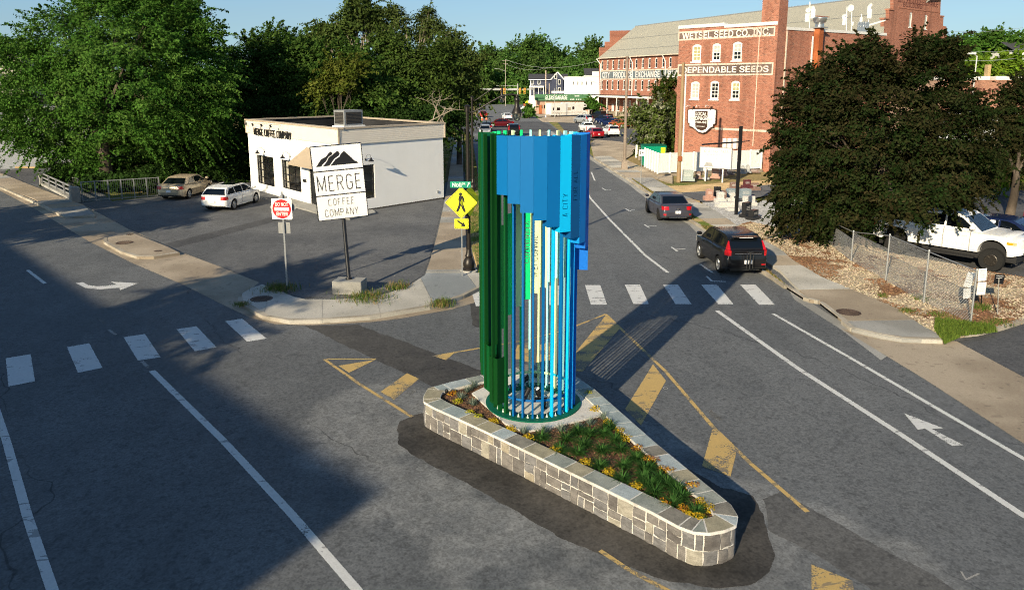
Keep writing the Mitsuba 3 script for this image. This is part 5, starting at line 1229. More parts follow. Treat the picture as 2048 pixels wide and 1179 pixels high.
put(sp, 'base', shift(trimesh.convex.convex_hull(np.array([[x * .28, y * .28, 0] for x in (-1, 1) for y in (-1, 1)] + [[x * .2, y * .2, .75] for x in (-1, 1) for y in (-1, 1)])).__class__ and (lambda m: (np.array(m.vertices), np.array(m.faces)))(trimesh.convex.convex_hull(np.array([[x * .28, y * .28, 0] for x in (-1, 1) for y in (-1, 1)] + [[x * .2, y * .2, .75] for x in (-1, 1) for y in (-1, 1)]))), b), 'pole_tan')
put(sp, 'shaft', tube([b + UP * .7, b + UP * height_at(0, 117, b)], [.15, .09], 12), 'pole_tan', smooth=40); put(sp, 'cap', tube([b + UP * (height_at(0, 117, b)), b + UP * (height_at(0, 117, b) + .1)], .11, 10), 'pole_tan')
bp = thing('black_post', 'square black post with a side arm at the memorial yard', 'post')
b = at(1472, 429, .11); hp = height_at(0, 256, b)
put(bp, 'post', rotz(box(-.075, .075, -.075, .075, -.1, hp), .3, b), 'black_metal'); zA = height_at(0, 287.5, b)
put(bp, 'arm', tube([b + UP * zA, at_y(1404, 289, b[1] - .4)], .05, 6), 'black_metal'); put(bp, 'arm_stub', tube([b + UP * zA, b + UP * zA + [.6, .2, .05]], .03, 6), 'black_metal')
hb_ = thing('memorial_board', 'white sign board of the memorial dealer on two legs before the white fence', 'sign')
tl, tr, br, bl = (at_y(1400, 292, 60.5), at_y(1463.5, 292.8, 59.0), at_y(1461.8, 332.3, 59.0), at_y(1399, 334, 60.5))
HBP = Plane(bl, (br - bl) * [1, 1, 0]); hw, hh = np.linalg.norm((br - bl)[:2]), ((tl[2] - bl[2]) + (tr[2] - br[2])) / 2
put(hb_, 'board', HBP.box(0, hw, 0, hh, -.12, 0), 'sign_white'); put(hb_, 'frame', HBP.poly(sbox(-.03, -.03, hw + .03, hh + .03).difference(sbox(.03, .03, hw - .03, hh - .03)), -.13, .02), 'letter_grey')
for x in (.2, .75): put(hb_, 'leg', HBP.box(hw * x - .05, hw * x + .05, -bl[2], 0, -.10, -.02), 'window_white')
mat('letter_pale', [.26, .26, .27], .6)
for t_, x0, x1, y0, h in (('W A HARTMAN', .10, .93, .74, .27), ('MEMORIALS LLC', .20, .80, .60, .15), ('In Memory of Those', .36, .80, .44, .09), ('Who Live in our Memories', .28, .88, .31, .09), ('434-2572', .58, .93, .12, .17)):
    put(hb_, 'lettering', word(HBP, t_, hw * x0, hh * y0, h, 0, .006, False, width=hw * (x1 - x0)), 'letter_pale')
put(hb_, 'printed_stone', HBP.poly(Polygon([(hw * .14, hh * .06), (hw * .46, hh * .06), (hw * .44, hh * .12), (hw * .41, hh * .12), (hw * .40, hh * .26), (hw * .2, hh * .26), (hw * .17, hh * .12), (hw * .14, hh * .10)]), 0, .006), 'letter_grey')

# memorial stones, each its own thing
def granite(name, c):
    def fn(p, n, uv): return mi.Color3f(c) * (.7 + .6 * noise(p.x * 50, p.y * 50, p.z * 50))
    return mat(name, proc(fn), .35)
granite('granite_grey', [.30, .31, .32]); granite('granite_pale', [.55, .54, .52]); granite('granite_pink', [.42, .24, .19]); granite('granite_black', [.018, .018, .02]); granite('granite_blue', [.20, .25, .29]); granite('granite_maroon', [.09, .025, .03]); granite('granite_brown', [.20, .13, .11]); granite('granite_green', [.32, .37, .36])
def stone_shape(shape, w, h):
    if shape == 'serp': return Polygon([(-w, 0), (w, 0), (w, h * .82)] + [(w * math.cos(a), h * .82 + h * .18 * math.sin(a)) for a in np.linspace(0, math.pi, 10)][1:-1] + [(-w, h * .82)])
    if shape == 'heart': return Polygon([(0, 0)] + [(w * (16 * math.sin(t) ** 3) / 16, h * .52 + h * .48 * (13 * math.cos(t) - 5 * math.cos(2 * t) - 2 * math.cos(3 * t) - math.cos(4 * t)) / 17) for t in np.linspace(.15, 2 * math.pi - .15, 24)][::-1]).buffer(0).union(sbox(-w * .35, 0, w * .35, h * .4))
    if shape == 'arch': return Polygon([(-w, 0), (w, 0), (w, h * .6)] + [(w * math.cos(a), h * .6 + h * .4 * math.sin(a)) for a in np.linspace(0, math.pi, 12)][1:-1] + [(-w, h * .6)])
    return sbox(-w, 0, w, h)
def memorial(u, v, w, h, m, label, shape='rect', base=.18, d=.11, yaw=.0, z=.11, text=True):
    """w, h: half width and height of the upright stone in metres"""
    w, h, base, d = w * .5, h * .58, base * .6, d * .8
    o = at(u, v, z); k = thing('memorial_stone', label, 'gravestone', 'memorial stones for sale in the yard')
    sv = np.array([math.cos(yaw), math.sin(yaw), 0]); pl_ = Plane(o, sv)
    if base: put(k, 'base', pl_.map(shift((lambda m_: (m_[0][:, [0, 2, 1]], m_[1][:, ::-1]))(cbox(-w - .14, w + .14, -d - .1, d + .1, -.02, base, .015)), [0, 0, 0])), m)
    put(k, 'tablet', pl_.poly(shapely.affinity.translate(stone_shape(shape, w, h), 0, base), -d, d), m)
    if text: put(k, 'engraving', join([pl_.box(-w * .6, w * .6, base + h * y, base + h * (y + .04), d, d + .004) for y in (.35, .48, .62)]), 'granite_pale' if m != 'granite_pale' else 'granite_grey')
Yw = -.75
for a in [(1373, 361, 1.0, 1.15, 'granite_green', 'broad grey green memorial wall at the left end of the fence row', 'rect', .3, .25, -.2), (1397, 357, .38, .85, 'granite_brown', 'small arched brown stone second from the left along the fence', 'arch', .18, .12, -.3), (1412, 358, .26, 1.15, 'granite_grey', 'narrow tall grey stone under the sign board', 'serp', .22, .14, -.3),
          (1430, 356, .55, 1.1, 'granite_pink', 'left one of the two tall pink stones on a shared base', 'rect', .25, .16, -.3), (1446, 352, .55, 1.1, 'granite_pink', 'right one of the two tall pink stones', 'rect', .25, .16, -.3), (1460, 349, .5, .35, 'granite_brown', 'low brown slab right of the pink stones', 'rect', .15, .25, -.3),
          (1485, 347, .36, 1.0, 'granite_grey', 'left grey arched stone behind the black post', 'arch', .2, .13, -.3), (1495, 345, .36, 1.0, 'granite_grey', 'right grey arched stone behind the black post', 'arch', .2, .13, -.3), (1507, 344, .8, .3, 'granite_brown', 'long low brown slab at the right end of the fence row', 'rect', .1, .3, -.3),
          (1418, 400, .42, .85, 'granite_pink', 'pink stone with pale arch beside the black tablet', 'serp', .45, .18, .1), (1434, 397, .45, 1.25, 'granite_black', 'tall black engraved tablet', 'rect', .15, .1, .1), (1447, 396, .36, .85, 'granite_brown', 'rounded brown stone behind the white block', 'arch', .1, .12, .1), (1462, 392, .7, .8, 'granite_blue', 'wide blue grey stone left of the black post', 'serp', .15, .14, .1),
          (1440, 405, .40, .75, 'granite_pale', 'white square stone on the pale plinth', 'rect', .45, .2, .1), (1463.5, 404, .40, .72, 'granite_pale', 'white heart shaped stone', 'heart', .45, .15, .1), (1490, 395, .75, .95, 'granite_blue', 'wide blue grey stone right of the black post', 'serp', .15, .16, .1), (1493, 380, .50, .70, 'granite_maroon', 'dark maroon stone behind the blue one', 'rect', .6, .14, .1),
          (1467, 379, .55, .75, 'granite_brown', 'pale brown stone behind the black post', 'serp', .2, .14, .1), (1508, 380, .6, .6, 'granite_brown', 'low brown stone near the purple leaved tree', 'rect', .3, .14, .1), (1452, 413, .95, .18, 'granite_pale', 'long pale stone bench in the yard', 'rect', .35, .3, .1), (1466, 420, .55, .14, 'granite_pale', 'flat grey stone slab on the gravel', 'rect', .12, .25, .1),
          (1492, 433, .62, 1.15, 'granite_black', 'tall dark polished stone facing the pavement', 'rect', .3, .16, .75), (1506, 438, .55, .62, 'granite_black', 'lower dark polished stone beside the tall one', 'rect', .3, .2, .75), (1497, 410, .7, .65, 'granite_pale', 'white wrapped stone behind the dark ones', 'rect', .35, .2, .2)]:
    memorial(*a[:6], shape=a[6], base=a[7], d=a[8], yaw=a[9])
ds = thing('dumpster', 'green dumpster with yellow notice behind the white fence', 'dumpster'); o = at_y(1306, 306, 71); o[2] = 0; hD = height_at(0, 291, o)
put(ds, 'bin', shift(trimesh.convex.convex_hull(np.array([[x * 1.0, y * .7, .2] for x in (-1, 1) for y in (-1, 1)] + [[x * 1.05, y * .9, hD] for x in (-1, 1) for y in (-1, 1)])) and (lambda m: (np.array(m.vertices), np.array(m.faces)))(trimesh.convex.convex_hull(np.array([[x * 1.0, y * .7, .2] for x in (-1, 1) for y in (-1, 1)] + [[x * 1.05, y * .9, hD] for x in (-1, 1) for y in (-1, 1)]))), o), 'sign_green')
put(ds, 'lid', shift(cbox(-1.1, 1.1, -.95, .95, hD + .01, hD + .1, .03), o), 'paint_plate'); put(ds, 'notice', shift(box(.55, .95, -.93, -.90, hD - .62, hD - .1), o), 'sign_yellow')
for u, v0, v1, lab, m_ in ((1273, 313, 291, 'white bollard post at the edge of the forecourt', 'vinyl'), (1279, 318, 303, 'short tan bollard beside the white bollard', 'concrete_tan')):
    b = at(u, v0, .1); solo('bollard', lathe([(.14, -.1), (.14, height_at(0, v1, b) - .12), (.10, height_at(0, v1, b) - .03), (0, height_at(0, v1, b))], 12, [b[0], b[1], .1]), m_, lab, 'bollard', smooth=40)
ps = thing('parking_sign', 'small white sign on a thin post by the white fence', 'sign'); b = at(1281.5, 368, .12)
put(ps, 'post', tube([b, b + UP * height_at(0, 300, b)], .03, 6), 'galvanised'); put(ps, 'plate', shift(box(-.22, .22, -.04, -.02, height_at(0, 312, b), height_at(0, 299, b)), [b[0], b[1], 0]), 'sign_white')
put(ps, 'lettering', shift(box(-.12, -.06, -.045, -.041, height_at(0, 309, b), height_at(0, 302, b)), [b[0], b[1], 0]), 'sign_black'); put(ps, 'lettering', shift(box(.02, .12, -.045, -.041, height_at(0, 306, b), height_at(0, 303.5, b)), [b[0], b[1], 0]), 'sign_black')

# ------------------------------------------------------------------ chain link fence on the gravel bank
cl = thing('chain_link_fence', 'galvanised chain link fence across the gravel bank', 'fence')
fp = [(1635, 470, 430), (1702, 522, 462), (1771, 561, 469), (1847, 605, 501), (1941, 646, 539)]
fq = []
for u, v0, v1 in fp:
    b = at(u, v0, .11); h = height_at(0, v1, b); fq.append((b, h)); put(cl, 'fence_post', tube([b - UP * .1, [b[0], b[1], h]], .032, 8), 'galvanised', smooth=40); put(cl, 'post_cap', lathe([(.04, 0), (.035, .03), (0, .045)], 8, [b[0], b[1], h]), 'galvanised')
for (b0, h0), (b1, h1) in zip(fq, fq[1:]):
    put(cl, 'top_rail', tube([[b0[0], b0[1], h0 - .04], [b1[0], b1[1], h1 - .04]], .018, 6), 'galvanised')
    w = np.linalg.norm((b1 - b0)[:2]); pl_ = Plane([b0[0], b0[1], 0], [(b1 - b0)[0], (b1 - b0)[1], 0]); wires = []
    hh = min(h0, h1) - .05; z0 = .14; step = .085
    for s in np.arange(-(hh - z0), w, step):
        for sg_ in (0, 1):
            a0, a1 = s, s + (hh - z0); lo, hi = max(a0, 0), min(a1, w)
            if hi - lo < .02: continue
            zz0, zz1 = z0 + (lo - a0), z0 + (hi - a0)
            if sg_: zz0, zz1 = hh - (lo - a0), hh - (hi - a0)
            L_ = math.hypot(hi - lo, zz1 - zz0); dx, dz = (hi - lo) / L_, (zz1 - zz0) / L_; r_ = .0035
            v = np.array([[lo - dz * r_, zz0 + dx * r_, 0], [lo + dz * r_, zz0 - dx * r_, 0], [lo, zz0, r_ * 1.5], [hi - dz * r_, zz1 + dx * r_, 0], [hi + dz * r_, zz1 - dx * r_, 0], [hi, zz1, r_ * 1.5]])
            wires.append(pl_.map((v, np.array([[0, 3, 5], [0, 5, 2], [1, 2, 5], [1, 5, 4], [0, 1, 4], [0, 4, 3]]))))
    put(cl, 'wire_mesh', join(wires), 'galvanised', kind='stuff')
def notice(u, v0, v1, w, label, tilt=0.0, post=None, m='sign_white', lines=4, Yd=24.2):
    c = at_y(u, (v0 + v1) / 2, Yd); h = (v1 - v0) / FOCAL * Yd; k = thing('notice_sign', label, 'sign')
    a = math.radians(tilt); pl_ = Plane(c, [math.cos(.12) * math.cos(a), math.sin(.12), math.sin(a)], t=[-math.sin(a), 0, math.cos(a)])
    put(k, 'board', pl_.box(-w / 2, w / 2, -h / 2, h / 2, -.006, 0), m)
    for j in range(lines): put(k, 'printed_line', pl_.box(-w * .36, w * (.36 - .1 * (j % 2)), h * (.30 - .17 * j), h * (.34 - .17 * j), 0, .003), 'letter_grey' if m == 'sign_white' else 'sign_white')
    if post: b = at(post[0], post[1], .11); put(k, 'stake', tube([b - UP * .1, c - pl_.n * .03 + UP * h * .4], .018, 6), 'black_metal')
notice(1939, 543, 575, .28, 'white notice tilted on the end post of the chain link fence', -12)
notice(1934, 576, 597, .26, 'small white notice low on the end post of the fence', 4, lines=3)
notice(1965, 536, 562, .30, 'upper white notice on the dark stake', 3, (1963, 612)); notice(1963, 563, 590, .31, 'lower white notice on the dark stake', -1)
notice(1998.5, 548, 568, .36, 'small black and white sign on a thin black stake', -4, (1995.5, 629), 'sign_black', 2, 24.6)

# ------------------------------------------------------------------ vehicles
mat('tyre', [.018, .018, .018], .85, spec=.2); mat('rim_silver', [.50, .51, .52], .3, metallic=.8); mat('rim_dark', [.05, .045, .04], .35, metallic=.6)
mat('car_glass', [.004, .006, .009], .04, spec=.6); mat('tail_red', [.42, .006, .012], .2, spec=.7); mat('lamp_clear', [.62, .62, .60], .12, spec=.8); mat('lamp_amber', [.7, .30, .02], .2); mat('trim_black', [.016, .016, .017], .5); mat('plate_white', [.72, .73, .76], .5); mat('chrome', [.6, .6, .62], .15, metallic=.95)
def car_paint(n, c, met=0.15): return mat(n, c, .16, metallic=met, spec=.4, coat=.2)
for n, c, m_ in (('car_white', [.74, .74, .74], 0), ('car_beige', [.45, .37, .26], .2), ('car_charcoal', [.062, .062, .082], .3), ('car_black', [.010, .010, .012], .1), ('car_navy', [.010, .020, .075], .2), ('car_silver', [.42, .44, .46], .4), ('car_red', [.30, .008, .014], .1), ('car_maroon', [.10, .006, .010], .2), ('car_grey', [.16, .18, .20], .3), ('car_orange', [.36, .10, .035], .2), ('car_dark', [.022, .024, .028], .2)):
    car_paint(n, c, m_)
def mf(v, f): return m3.Manifold(m3.Mesh(np.asarray(v, np.float32), np.asarray(f, np.uint32)))
def ex_y(pts, w): return m3.CrossSection([np.asarray(pts, float)[:, :2]], m3.FillRule.NonZero).extrude(2 * w).rotate([90, 0, 0]).translate([0, w, 0])
def ex_z(pts, h): return m3.CrossSection([np.asarray(pts, float)], m3.FillRule.NonZero).extrude(h)
def ex_x(pts, l): return m3.CrossSection([np.asarray(pts, float)], m3.FillRule.NonZero).extrude(2 * l).rotate([90, 0, 90]).translate([-l, 0, 0])
def mbox(x0, x1, y0, y1, z0, z1): return m3.Manifold.cube([x1 - x0, y1 - y0, z1 - z0]).translate([x0, y0, z0])
def arr(m): q = m.to_mesh(); return np.array(q.vert_properties[:, :3], float), np.array(q.tri_verts)
def spline(pts, n=4):
    """Catmull-Rom through an open line, for smooth outlines"""
    p = np.asarray(pts, float); q = np.vstack([2 * p[0] - p[1], p, 2 * p[-1] - p[-2]]); out = []
    for i in range(1, len(q) - 2):
        for t in np.arange(n) / n: out.append(.5 * (2 * q[i] + (q[i + 1] - q[i - 1]) * t + (2 * q[i - 1] - 5 * q[i] + 4 * q[i + 1] - q[i + 2]) * t * t + (3 * q[i] - q[i - 1] - 3 * q[i + 1] + q[i + 2]) * t ** 3))
    return np.array(out + [p[-1]])
def wheel_meshes(r, w, rim, spokes=5):
    rr = r * (.66 if rim != 'truck' else .52)
    ty = lathe([(rr, -w / 2 + .01), (r * .93, -w / 2), (r * .985, -w * .36), (r, -w * .2), (r, w * .2), (r * .985, w * .36), (r * .93, w / 2), (rr, w / 2 - .01)], 26)
    rm = [lathe([(rr, -w / 2 + .02), (rr, w / 2 - .012), (rr * .92, w / 2 - .005), (rr * .90, w / 2 - .05), (0, w / 2 - .06)], 22), lathe([(rr * .2, w / 2 - .06), (rr * .2, w / 2 - .012), (0, w / 2 - .01)], 12)]
    for i in range(spokes):
        rm.append(rotz(box(0, rr * .93, -rr * .11, rr * .11, w / 2 - .055, w / 2 - .015), 2 * math.pi * i / spokes))
    dk = lathe([(rr * .9, w / 2 - .052), (0, w / 2 - .062)], 16)
    return ty, join(rm), dk
def side(m, sgn):   # wheel axis to the car's left (+1) or right (-1)
    v = m[0]; return (np.stack([v[:, 0], sgn * v[:, 2], v[:, 1]], 1), m[1][:, ::-1] if sgn > 0 else m[1])

CAR = {
 'sedan': dict(L=4.65, W=1.80, wb=2.70, wr=.325, body=[(-2.30, .30), (-2.33, .55), (-2.28, .80), (-2.18, .98), (-1.75, 1.03), (-1.0, .97), (.75, .94), (1.05, .92), (1.9, .80), (2.22, .68), (2.32, .50), (2.28, .26), (1.9, .20), (-1.9, .22)],
               roof=[(-1.85, .93), (-1.05, 1.36), (-.55, 1.425), (.1, 1.43), (.55, 1.36), (1.22, .90)], win=[[(-1.28, 1.0), (-.88, 1.31), (-.40, 1.35), (-.42, 1.0)], [(-.34, 1.0), (-.32, 1.355), (.1, 1.36), (.42, 1.30), (.98, .98)]], ws=(.58, 1.18, .95, 1.34), rw=(-1.78, -1.06, 1.0, 1.335)),
 'wagon': dict(L=4.70, W=1.82, wb=2.81, wr=.335, body=[(-2.32, .30), (-2.36, .52), (-2.30, .90), (-2.22, 1.02), (-1.0, .98), (.8, .95), (1.1, .93), (1.95, .80), (2.25, .68), (2.35, .50), (2.30, .26), (1.9, .20), (-1.9, .22)],
               roof=[(-2.25, .95), (-1.85, 1.36), (-1.4, 1.44), (-.4, 1.47), (.2, 1.45), (.6, 1.37), (1.28, .92)], win=[[(-1.95, 1.02), (-1.62, 1.32), (-1.12, 1.37), (-1.05, 1.02)], [(-.98, 1.02), (-1.02, 1.38), (-.15, 1.40), (-.15, 1.01)], [(-.07, 1.01), (-.07, 1.40), (.2, 1.38), (.45, 1.32), (1.02, .99)]], ws=(.62, 1.24, .97, 1.35), rw=(-2.22, -1.84, 1.0, 1.345)),
 'suv': dict(L=4.53, W=1.82, wb=2.62, wr=.355, body=[(-2.18, .36), (-2.25, .60), (-2.20, .95), (-2.12, 1.12), (-1.0, 1.10), (.8, 1.06), (1.15, 1.05), (1.9, .92), (2.18, .80), (2.27, .55), (2.22, .30), (1.85, .25), (-1.8, .28)],
             roof=[(-2.14, 1.0), (-1.98, 1.28), (-1.76, 1.50), (-1.25, 1.63), (-.3, 1.67), (.2, 1.64), (.62, 1.52), (1.30, 1.03)], win=[[(-1.72, 1.20), (-1.40, 1.46), (-1.10, 1.53), (-1.02, 1.14)], [(-.95, 1.13), (-1.0, 1.55), (-.12, 1.58), (-.12, 1.11)], [(-.04, 1.11), (-.04, 1.58), (.2, 1.56), (.48, 1.48), (1.05, 1.09)]], ws=(.66, 1.27, 1.08, 1.50), rw=(-2.1, -1.78, 1.18, 1.52)),
 'pickup': dict(L=5.85, W=2.0, wb=3.68, wr=.46, body=[(-2.85, .62), (-2.90, .85), (-2.88, 1.30), (-2.80, 1.36), (-1.0, 1.36), (1.0, 1.32), (1.25, 1.30), (2.35, 1.24), (2.72, 1.16), (2.88, .95), (2.88, .62), (2.5, .50), (-2.5, .52)],
                roof=[(-.98, 1.2), (-.92, 1.80), (-.80, 1.90), (-.2, 1.95), (.45, 1.92), (.70, 1.84), (1.42, 1.28)], win=[[(-.84, 1.40), (-.82, 1.78), (-.02, 1.84), (-.02, 1.40)], [(.06, 1.40), (.06, 1.84), (.42, 1.82), (.62, 1.76), (1.12, 1.38)]], ws=(.74, 1.39, 1.33, 1.82), rw=None, bed=(-2.82, -1.06, .80)),
}
def build_car(kind, label, paint, rear_l=None, front_l=None, side_seen=1, center=None, heading=None, cat='car', scale=1.0, group='cars parked and driving', detail=True, rim='rim_silver', plate=True, extra=None, lift=0.0, roof_paint=None):
    """rear_l, front_l: ground points under the rear and the front wheel of the side that is seen (side_seen +1: the car's left)"""
    C = CAR[kind]; W, wb, wr = C['W'], C['wb'], C['wr']
    if rear_l is not None:
        d = (front_l - rear_l)[:2]; heading = math.atan2(d[1], d[0]); mid = (rear_l + front_l) / 2
        nl = np.array([-math.sin(heading), math.cos(heading), 0]); center = mid - nl * side_seen * (W / 2 - .06) * scale
    key = thing({'sedan': 'parked_car', 'wagon': 'parked_car', 'suv': 'parked_car', 'pickup': 'pickup_truck'}[kind], label, cat, group)
    def w_(m):
        v = np.asarray(m[0], float) * scale; return rotz((v, m[1]), heading, [center[0], center[1], 0.012])
    hw = W / 2
    plan = [(x, y) for x, y in spline([(-C['L'] / 2 - .06, 0), (-C['L'] / 2, hw * .62), (-C['L'] / 2 + .22, hw * .93), (-C['L'] / 4, hw), (C['L'] / 5, hw), (C['L'] / 2 - .45, hw * .93), (C['L'] / 2 - .08, hw * .66), (C['L'] / 2 + .06, 0)], 4)]
    plan = plan + [(x, -y) for x, y in plan[::-1][1:-1]]
    plan = plan[::-1]
    top = max(p[1] for p in C['body'])
    sec = [(-hw * .90, 0.1), (hw * .90, .1), (hw * .97, top * .42), (hw, top * .62), (hw * .985, top * .80), (hw * .93, top * .97), (hw * .86, top + .25), (-hw * .86, top + .25), (-hw * .93, top * .97), (-hw * .985, top * .80), (-hw, top * .62), (-hw * .97, top * .42)]
    b = C['body']; k0 = 12 if kind != 'wagon' else 11
    upper = spline(b[:-2], 3); prof = np.vstack([upper, b[-2:]])
    prof = prof[::-1] if Polygon(prof).exterior.is_ccw is False else prof
    body = ex_y(prof, hw + .1) ^ ex_z(plan, 3) ^ ex_x(sec, 4)
    rc = spline(C['roof'], 4); z0, z1 = C['roof'][0][1], max(p[1] for p in C['roof'])
    rc = rc[::-1] if not Polygon(rc).exterior.is_ccw else rc
    gsec = [(-hw * .93, z0 - .1), (hw * .93, z0 - .1), (hw * .72, z1 - .05), (hw * .60, z1 + .02), (hw * .3, z1 + .06), (-hw * .3, z1 + .06), (-hw * .60, z1 + .02), (-hw * .72, z1 - .05)]
    gh = ex_y(rc, hw) ^ ex_x(gsec, 4)
    whl = [(s * wb / 2, t) for s in (1, -1) for t in (1, -1)]
    infl = lambda m, q: m.scale([1 + q / C['L'], 1 + q / W * 1.4, 1 + q])
    cut = body
    for s in (1, -1): cut = cut - m3.Manifold.cylinder(3, wr + .055, wr + .055, 28, True).rotate([90, 0, 0]).translate([s * wb / 2, 0, wr + lift * .5])
    if 'bed' in C:
        x0, x1, zb = C['bed']; cut = cut - mbox(x0, x1, -hw + .14, hw - .14, zb, 3)
    L_ = lift
    put(key, 'body', shift(w_(arr(cut)), [0, 0, L_]), paint, smooth=33)
    put(key, 'cabin', shift(w_(arr(gh)), [0, 0, L_]), roof_paint or paint, smooth=33)
    put(key, 'underbody', shift(w_(arr(mbox(-C['L'] / 2 + .3, C['L'] / 2 - .3, -hw + .30, hw - .30, .22, top * .7))), [0, 0, L_]), 'trim_black')
    g2, b2 = infl(gh, .012), infl(body, .010)
    def patch(src, region, name, m, label=None): 
        q = src ^ region
        if q.num_tri(): put(key, name, shift(w_(arr(q)), [0, 0, L_]), m, smooth=33)
    for pts in C['win']:
        pp = np.array(pts) if Polygon(pts).exterior.is_ccw else np.array(pts)[::-1]
        for s in (1, -1):
            patch(g2 - mbox(-4, 4, -hw * .60, hw * .60, 0, 4), ex_y(pp, hw) ^ mbox(-4, 4, 0 if s > 0 else -3, 3 if s > 0 else 0, 0, 4), 'side_window', 'car_glass')
    def slope(x0, x1, zlo, zhi, fwd, name):
        """pane on the sloping front or rear of the cabin"""
        q = np.array([(x0 - .25, zlo), (x1 + .25, zlo), (x1 + .25, zhi), (x0 - .25, zhi)])
        reg = ex_y(q, hw) ^ ex_x([(-hw * .83, zlo - .02), (hw * .83, zlo - .02), (hw * .64, zhi + .02), (-hw * .64, zhi + .02)], 4)
        patch(g2 - gh, reg, name, 'car_glass')
    slope(C['ws'][0], C['ws'][1], C['ws'][2], C['ws'][3], 1, 'windscreen')
    if C['rw']: slope(C['rw'][0], C['rw'][1], C['rw'][2], C['rw'][3], -1, 'rear_window')
    else: slope(-1.05, -.85, 1.42, 1.78, -1, 'rear_window')
    xr, xf = -C['L'] / 2, C['L'] / 2
    for s in (1, -1):
        ys = (hw * .56, hw + .2) if s > 0 else (-hw - .2, -hw * .56)
        if kind == 'suv': patch(b2, mbox(xr - .3, xr + .30, *((hw * .74, hw + .2) if s > 0 else (-hw - .2, -hw * .74)), top * .80, top * 1.0), 'tail_light', 'tail_red'); patch(infl(gh, .014), mbox(xr - .2, xr + .40, *((hw * .74, hw) if s > 0 else (-hw, -hw * .74)), top, 1.5), 'tail_light', 'tail_red')
        elif kind == 'pickup': patch(b2, mbox(xr - .3, xr + .14, *((hw * .80, hw + .2) if s > 0 else (-hw - .2, -hw * .80)), .92, 1.30), 'tail_light', 'tail_red')
        else: patch(b2, mbox(xr - .3, xr + .30, *ys, top * .70, top * .90), 'tail_light', 'tail_red')
        patch(b2, mbox(xf - .42, xf + .2, *ys, top * .62, top * .84), 'headlight', 'lamp_clear')
        if detail:
            for x in ((-.38, .95) if kind != 'pickup' else (.02, 1.02)):
                patch(b2, mbox(x - .008, x + .008, *((.3, 2) if s > 0 else (-2, -.3)), .34, top), 'door_seam', 'trim_black')
                hb2 = cbox(x - .62 + .35, x - .42 + .35, hw - .02, hw + .035, top * .80, top * .80 + .035, .008) if s > 0 else cbox(x - .62 + .35, x - .42 + .35, -hw - .035, -hw + .02, top * .80, top * .80 + .035, .008)
                put(key, 'door_handle', shift(w_(hb2), [0, 0, L_]), paint)
        mx = C['ws'][1] - .28
        put(key, 'mirror', shift(w_(cbox(mx - .10, mx + .10, s * (hw + .09) - .10, s * (hw + .09) + .10, top * 1.02, top * 1.02 + .15, .04)), [0, 0, L_]), paint)
    patch(b2, mbox(xr - .3, xr + .10, -hw * .85, hw * .85, .2, top * .36), 'rear_bumper', 'trim_black' if kind != 'pickup' else 'chrome')
    patch(b2, mbox(xf - .12, xf + .2, -hw * .70, hw * .70, top * .28, top * .50), 'grille', 'trim_black')
    patch(b2, mbox(xf - .10, xf + .2, -hw * .80, hw * .80, .15, top * .26), 'front_bumper', 'trim_black' if kind != 'pickup' else 'chrome')
    if plate: put(key, 'licence_plate', shift(w_(cbox(xr - .075, xr - .045, -.155, .155, top * .52, top * .52 + .155, .004)), [0, 0, L_]), 'plate_white')
    ty, rm, dk = wheel_meshes(wr, .22 if kind != 'pickup' else .29, 'truck' if rim == 'rim_dark' else '', 5 if kind != 'pickup' else 8)
    for x, t in whl:
        o = [x, t * (hw - .12), wr]
        wk = put(key, 'wheel', w_(shift(side(ty, t), o)), 'tyre', smooth=30)
        put(wk, 'rim', w_(shift(side(rm, t), o)), rim); put(wk, 'brake_disc', w_(shift(side(dk, t), o)), 'trim_black')
    if extra: extra(key, w_, patch, b2, g2, hw, top, xr, xf)
    return key
g_ = lambda u, v: at(u, v, 0.0)
def civic_x(key, w_, patch, b2, g2, hw, top, xr, xf):
    put(key, 'bumper_strip', w_(cbox(xr - .06, xr + .02, -hw * .55, hw * .55, .30, .34, .01)), 'chrome'); put(key, 'emblem', w_(cbox(xr - .09, xr - .04, -.05, .05, .78, .86, .01)), 'chrome')
    patch(b2, mbox(xr - .3, xr + .1, -hw * .9, -hw * .72, .42, .52), 'reflector', 'tail_red'); patch(b2, mbox(xr - .3, xr + .1, hw * .72, hw * .9, .42, .52), 'reflector', 'tail_red')
build_car('sedan', 'charcoal grey sedan parked along the right kerb, seen from behind', 'car_charcoal', g_(1316.5, 440), g_(1294.5, 424.7), 1, rim='rim_dark', extra=civic_x)
def crv_x(key, w_, patch, b2, g2, hw, top, xr, xf):
    k = put(key, 'bike_rack', w_(join(tube([(xr - .05, 0, .42), (xr - .22, 0, .42), (xr - .26, 0, 1.10)], .035, 8), tube([(xr - .26, -.10, 1.10), (xr - .26, .10, 1.10)], .03, 8), tube([(xr - .22, -.12, .42), (xr - .24, -.12, 1.0)], .02, 8), tube([(xr - .22, .12, .42), (xr - .24, .12, 1.0)], .02, 8))), 'trim_black', label='folded black bicycle rack')
    put(key, 'trim_strip', w_(cbox(xr - .06, xr - .01, -hw * .6, hw * .6, .98, 1.01, .005)), 'chrome')
    patch(b2, mbox(xr - .3, xr + .1, -hw * .86, -hw * .62, .50, .56), 'reflector', 'tail_red'); patch(b2, mbox(-2.3, 2.3, -2, 2, .24, .40), 'sill_cladding', 'trim_black')
    put(key, 'spoiler', w_(cbox(xr + .32, xr + .62, -hw * .60, hw * .60, 1.555, 1.61, .02)), 'car_black'); put(key, 'brake_light', w_(cbox(xr + .30, xr + .33, -.28, .28, 1.565, 1.595, .004)), 'lamp_clear')
build_car('suv', 'black SUV with folded bike rack parked nearest the crosswalk', 'car_black', g_(1436.4, 544.3), g_(1398.9, 516.2), 1, extra=crv_x)
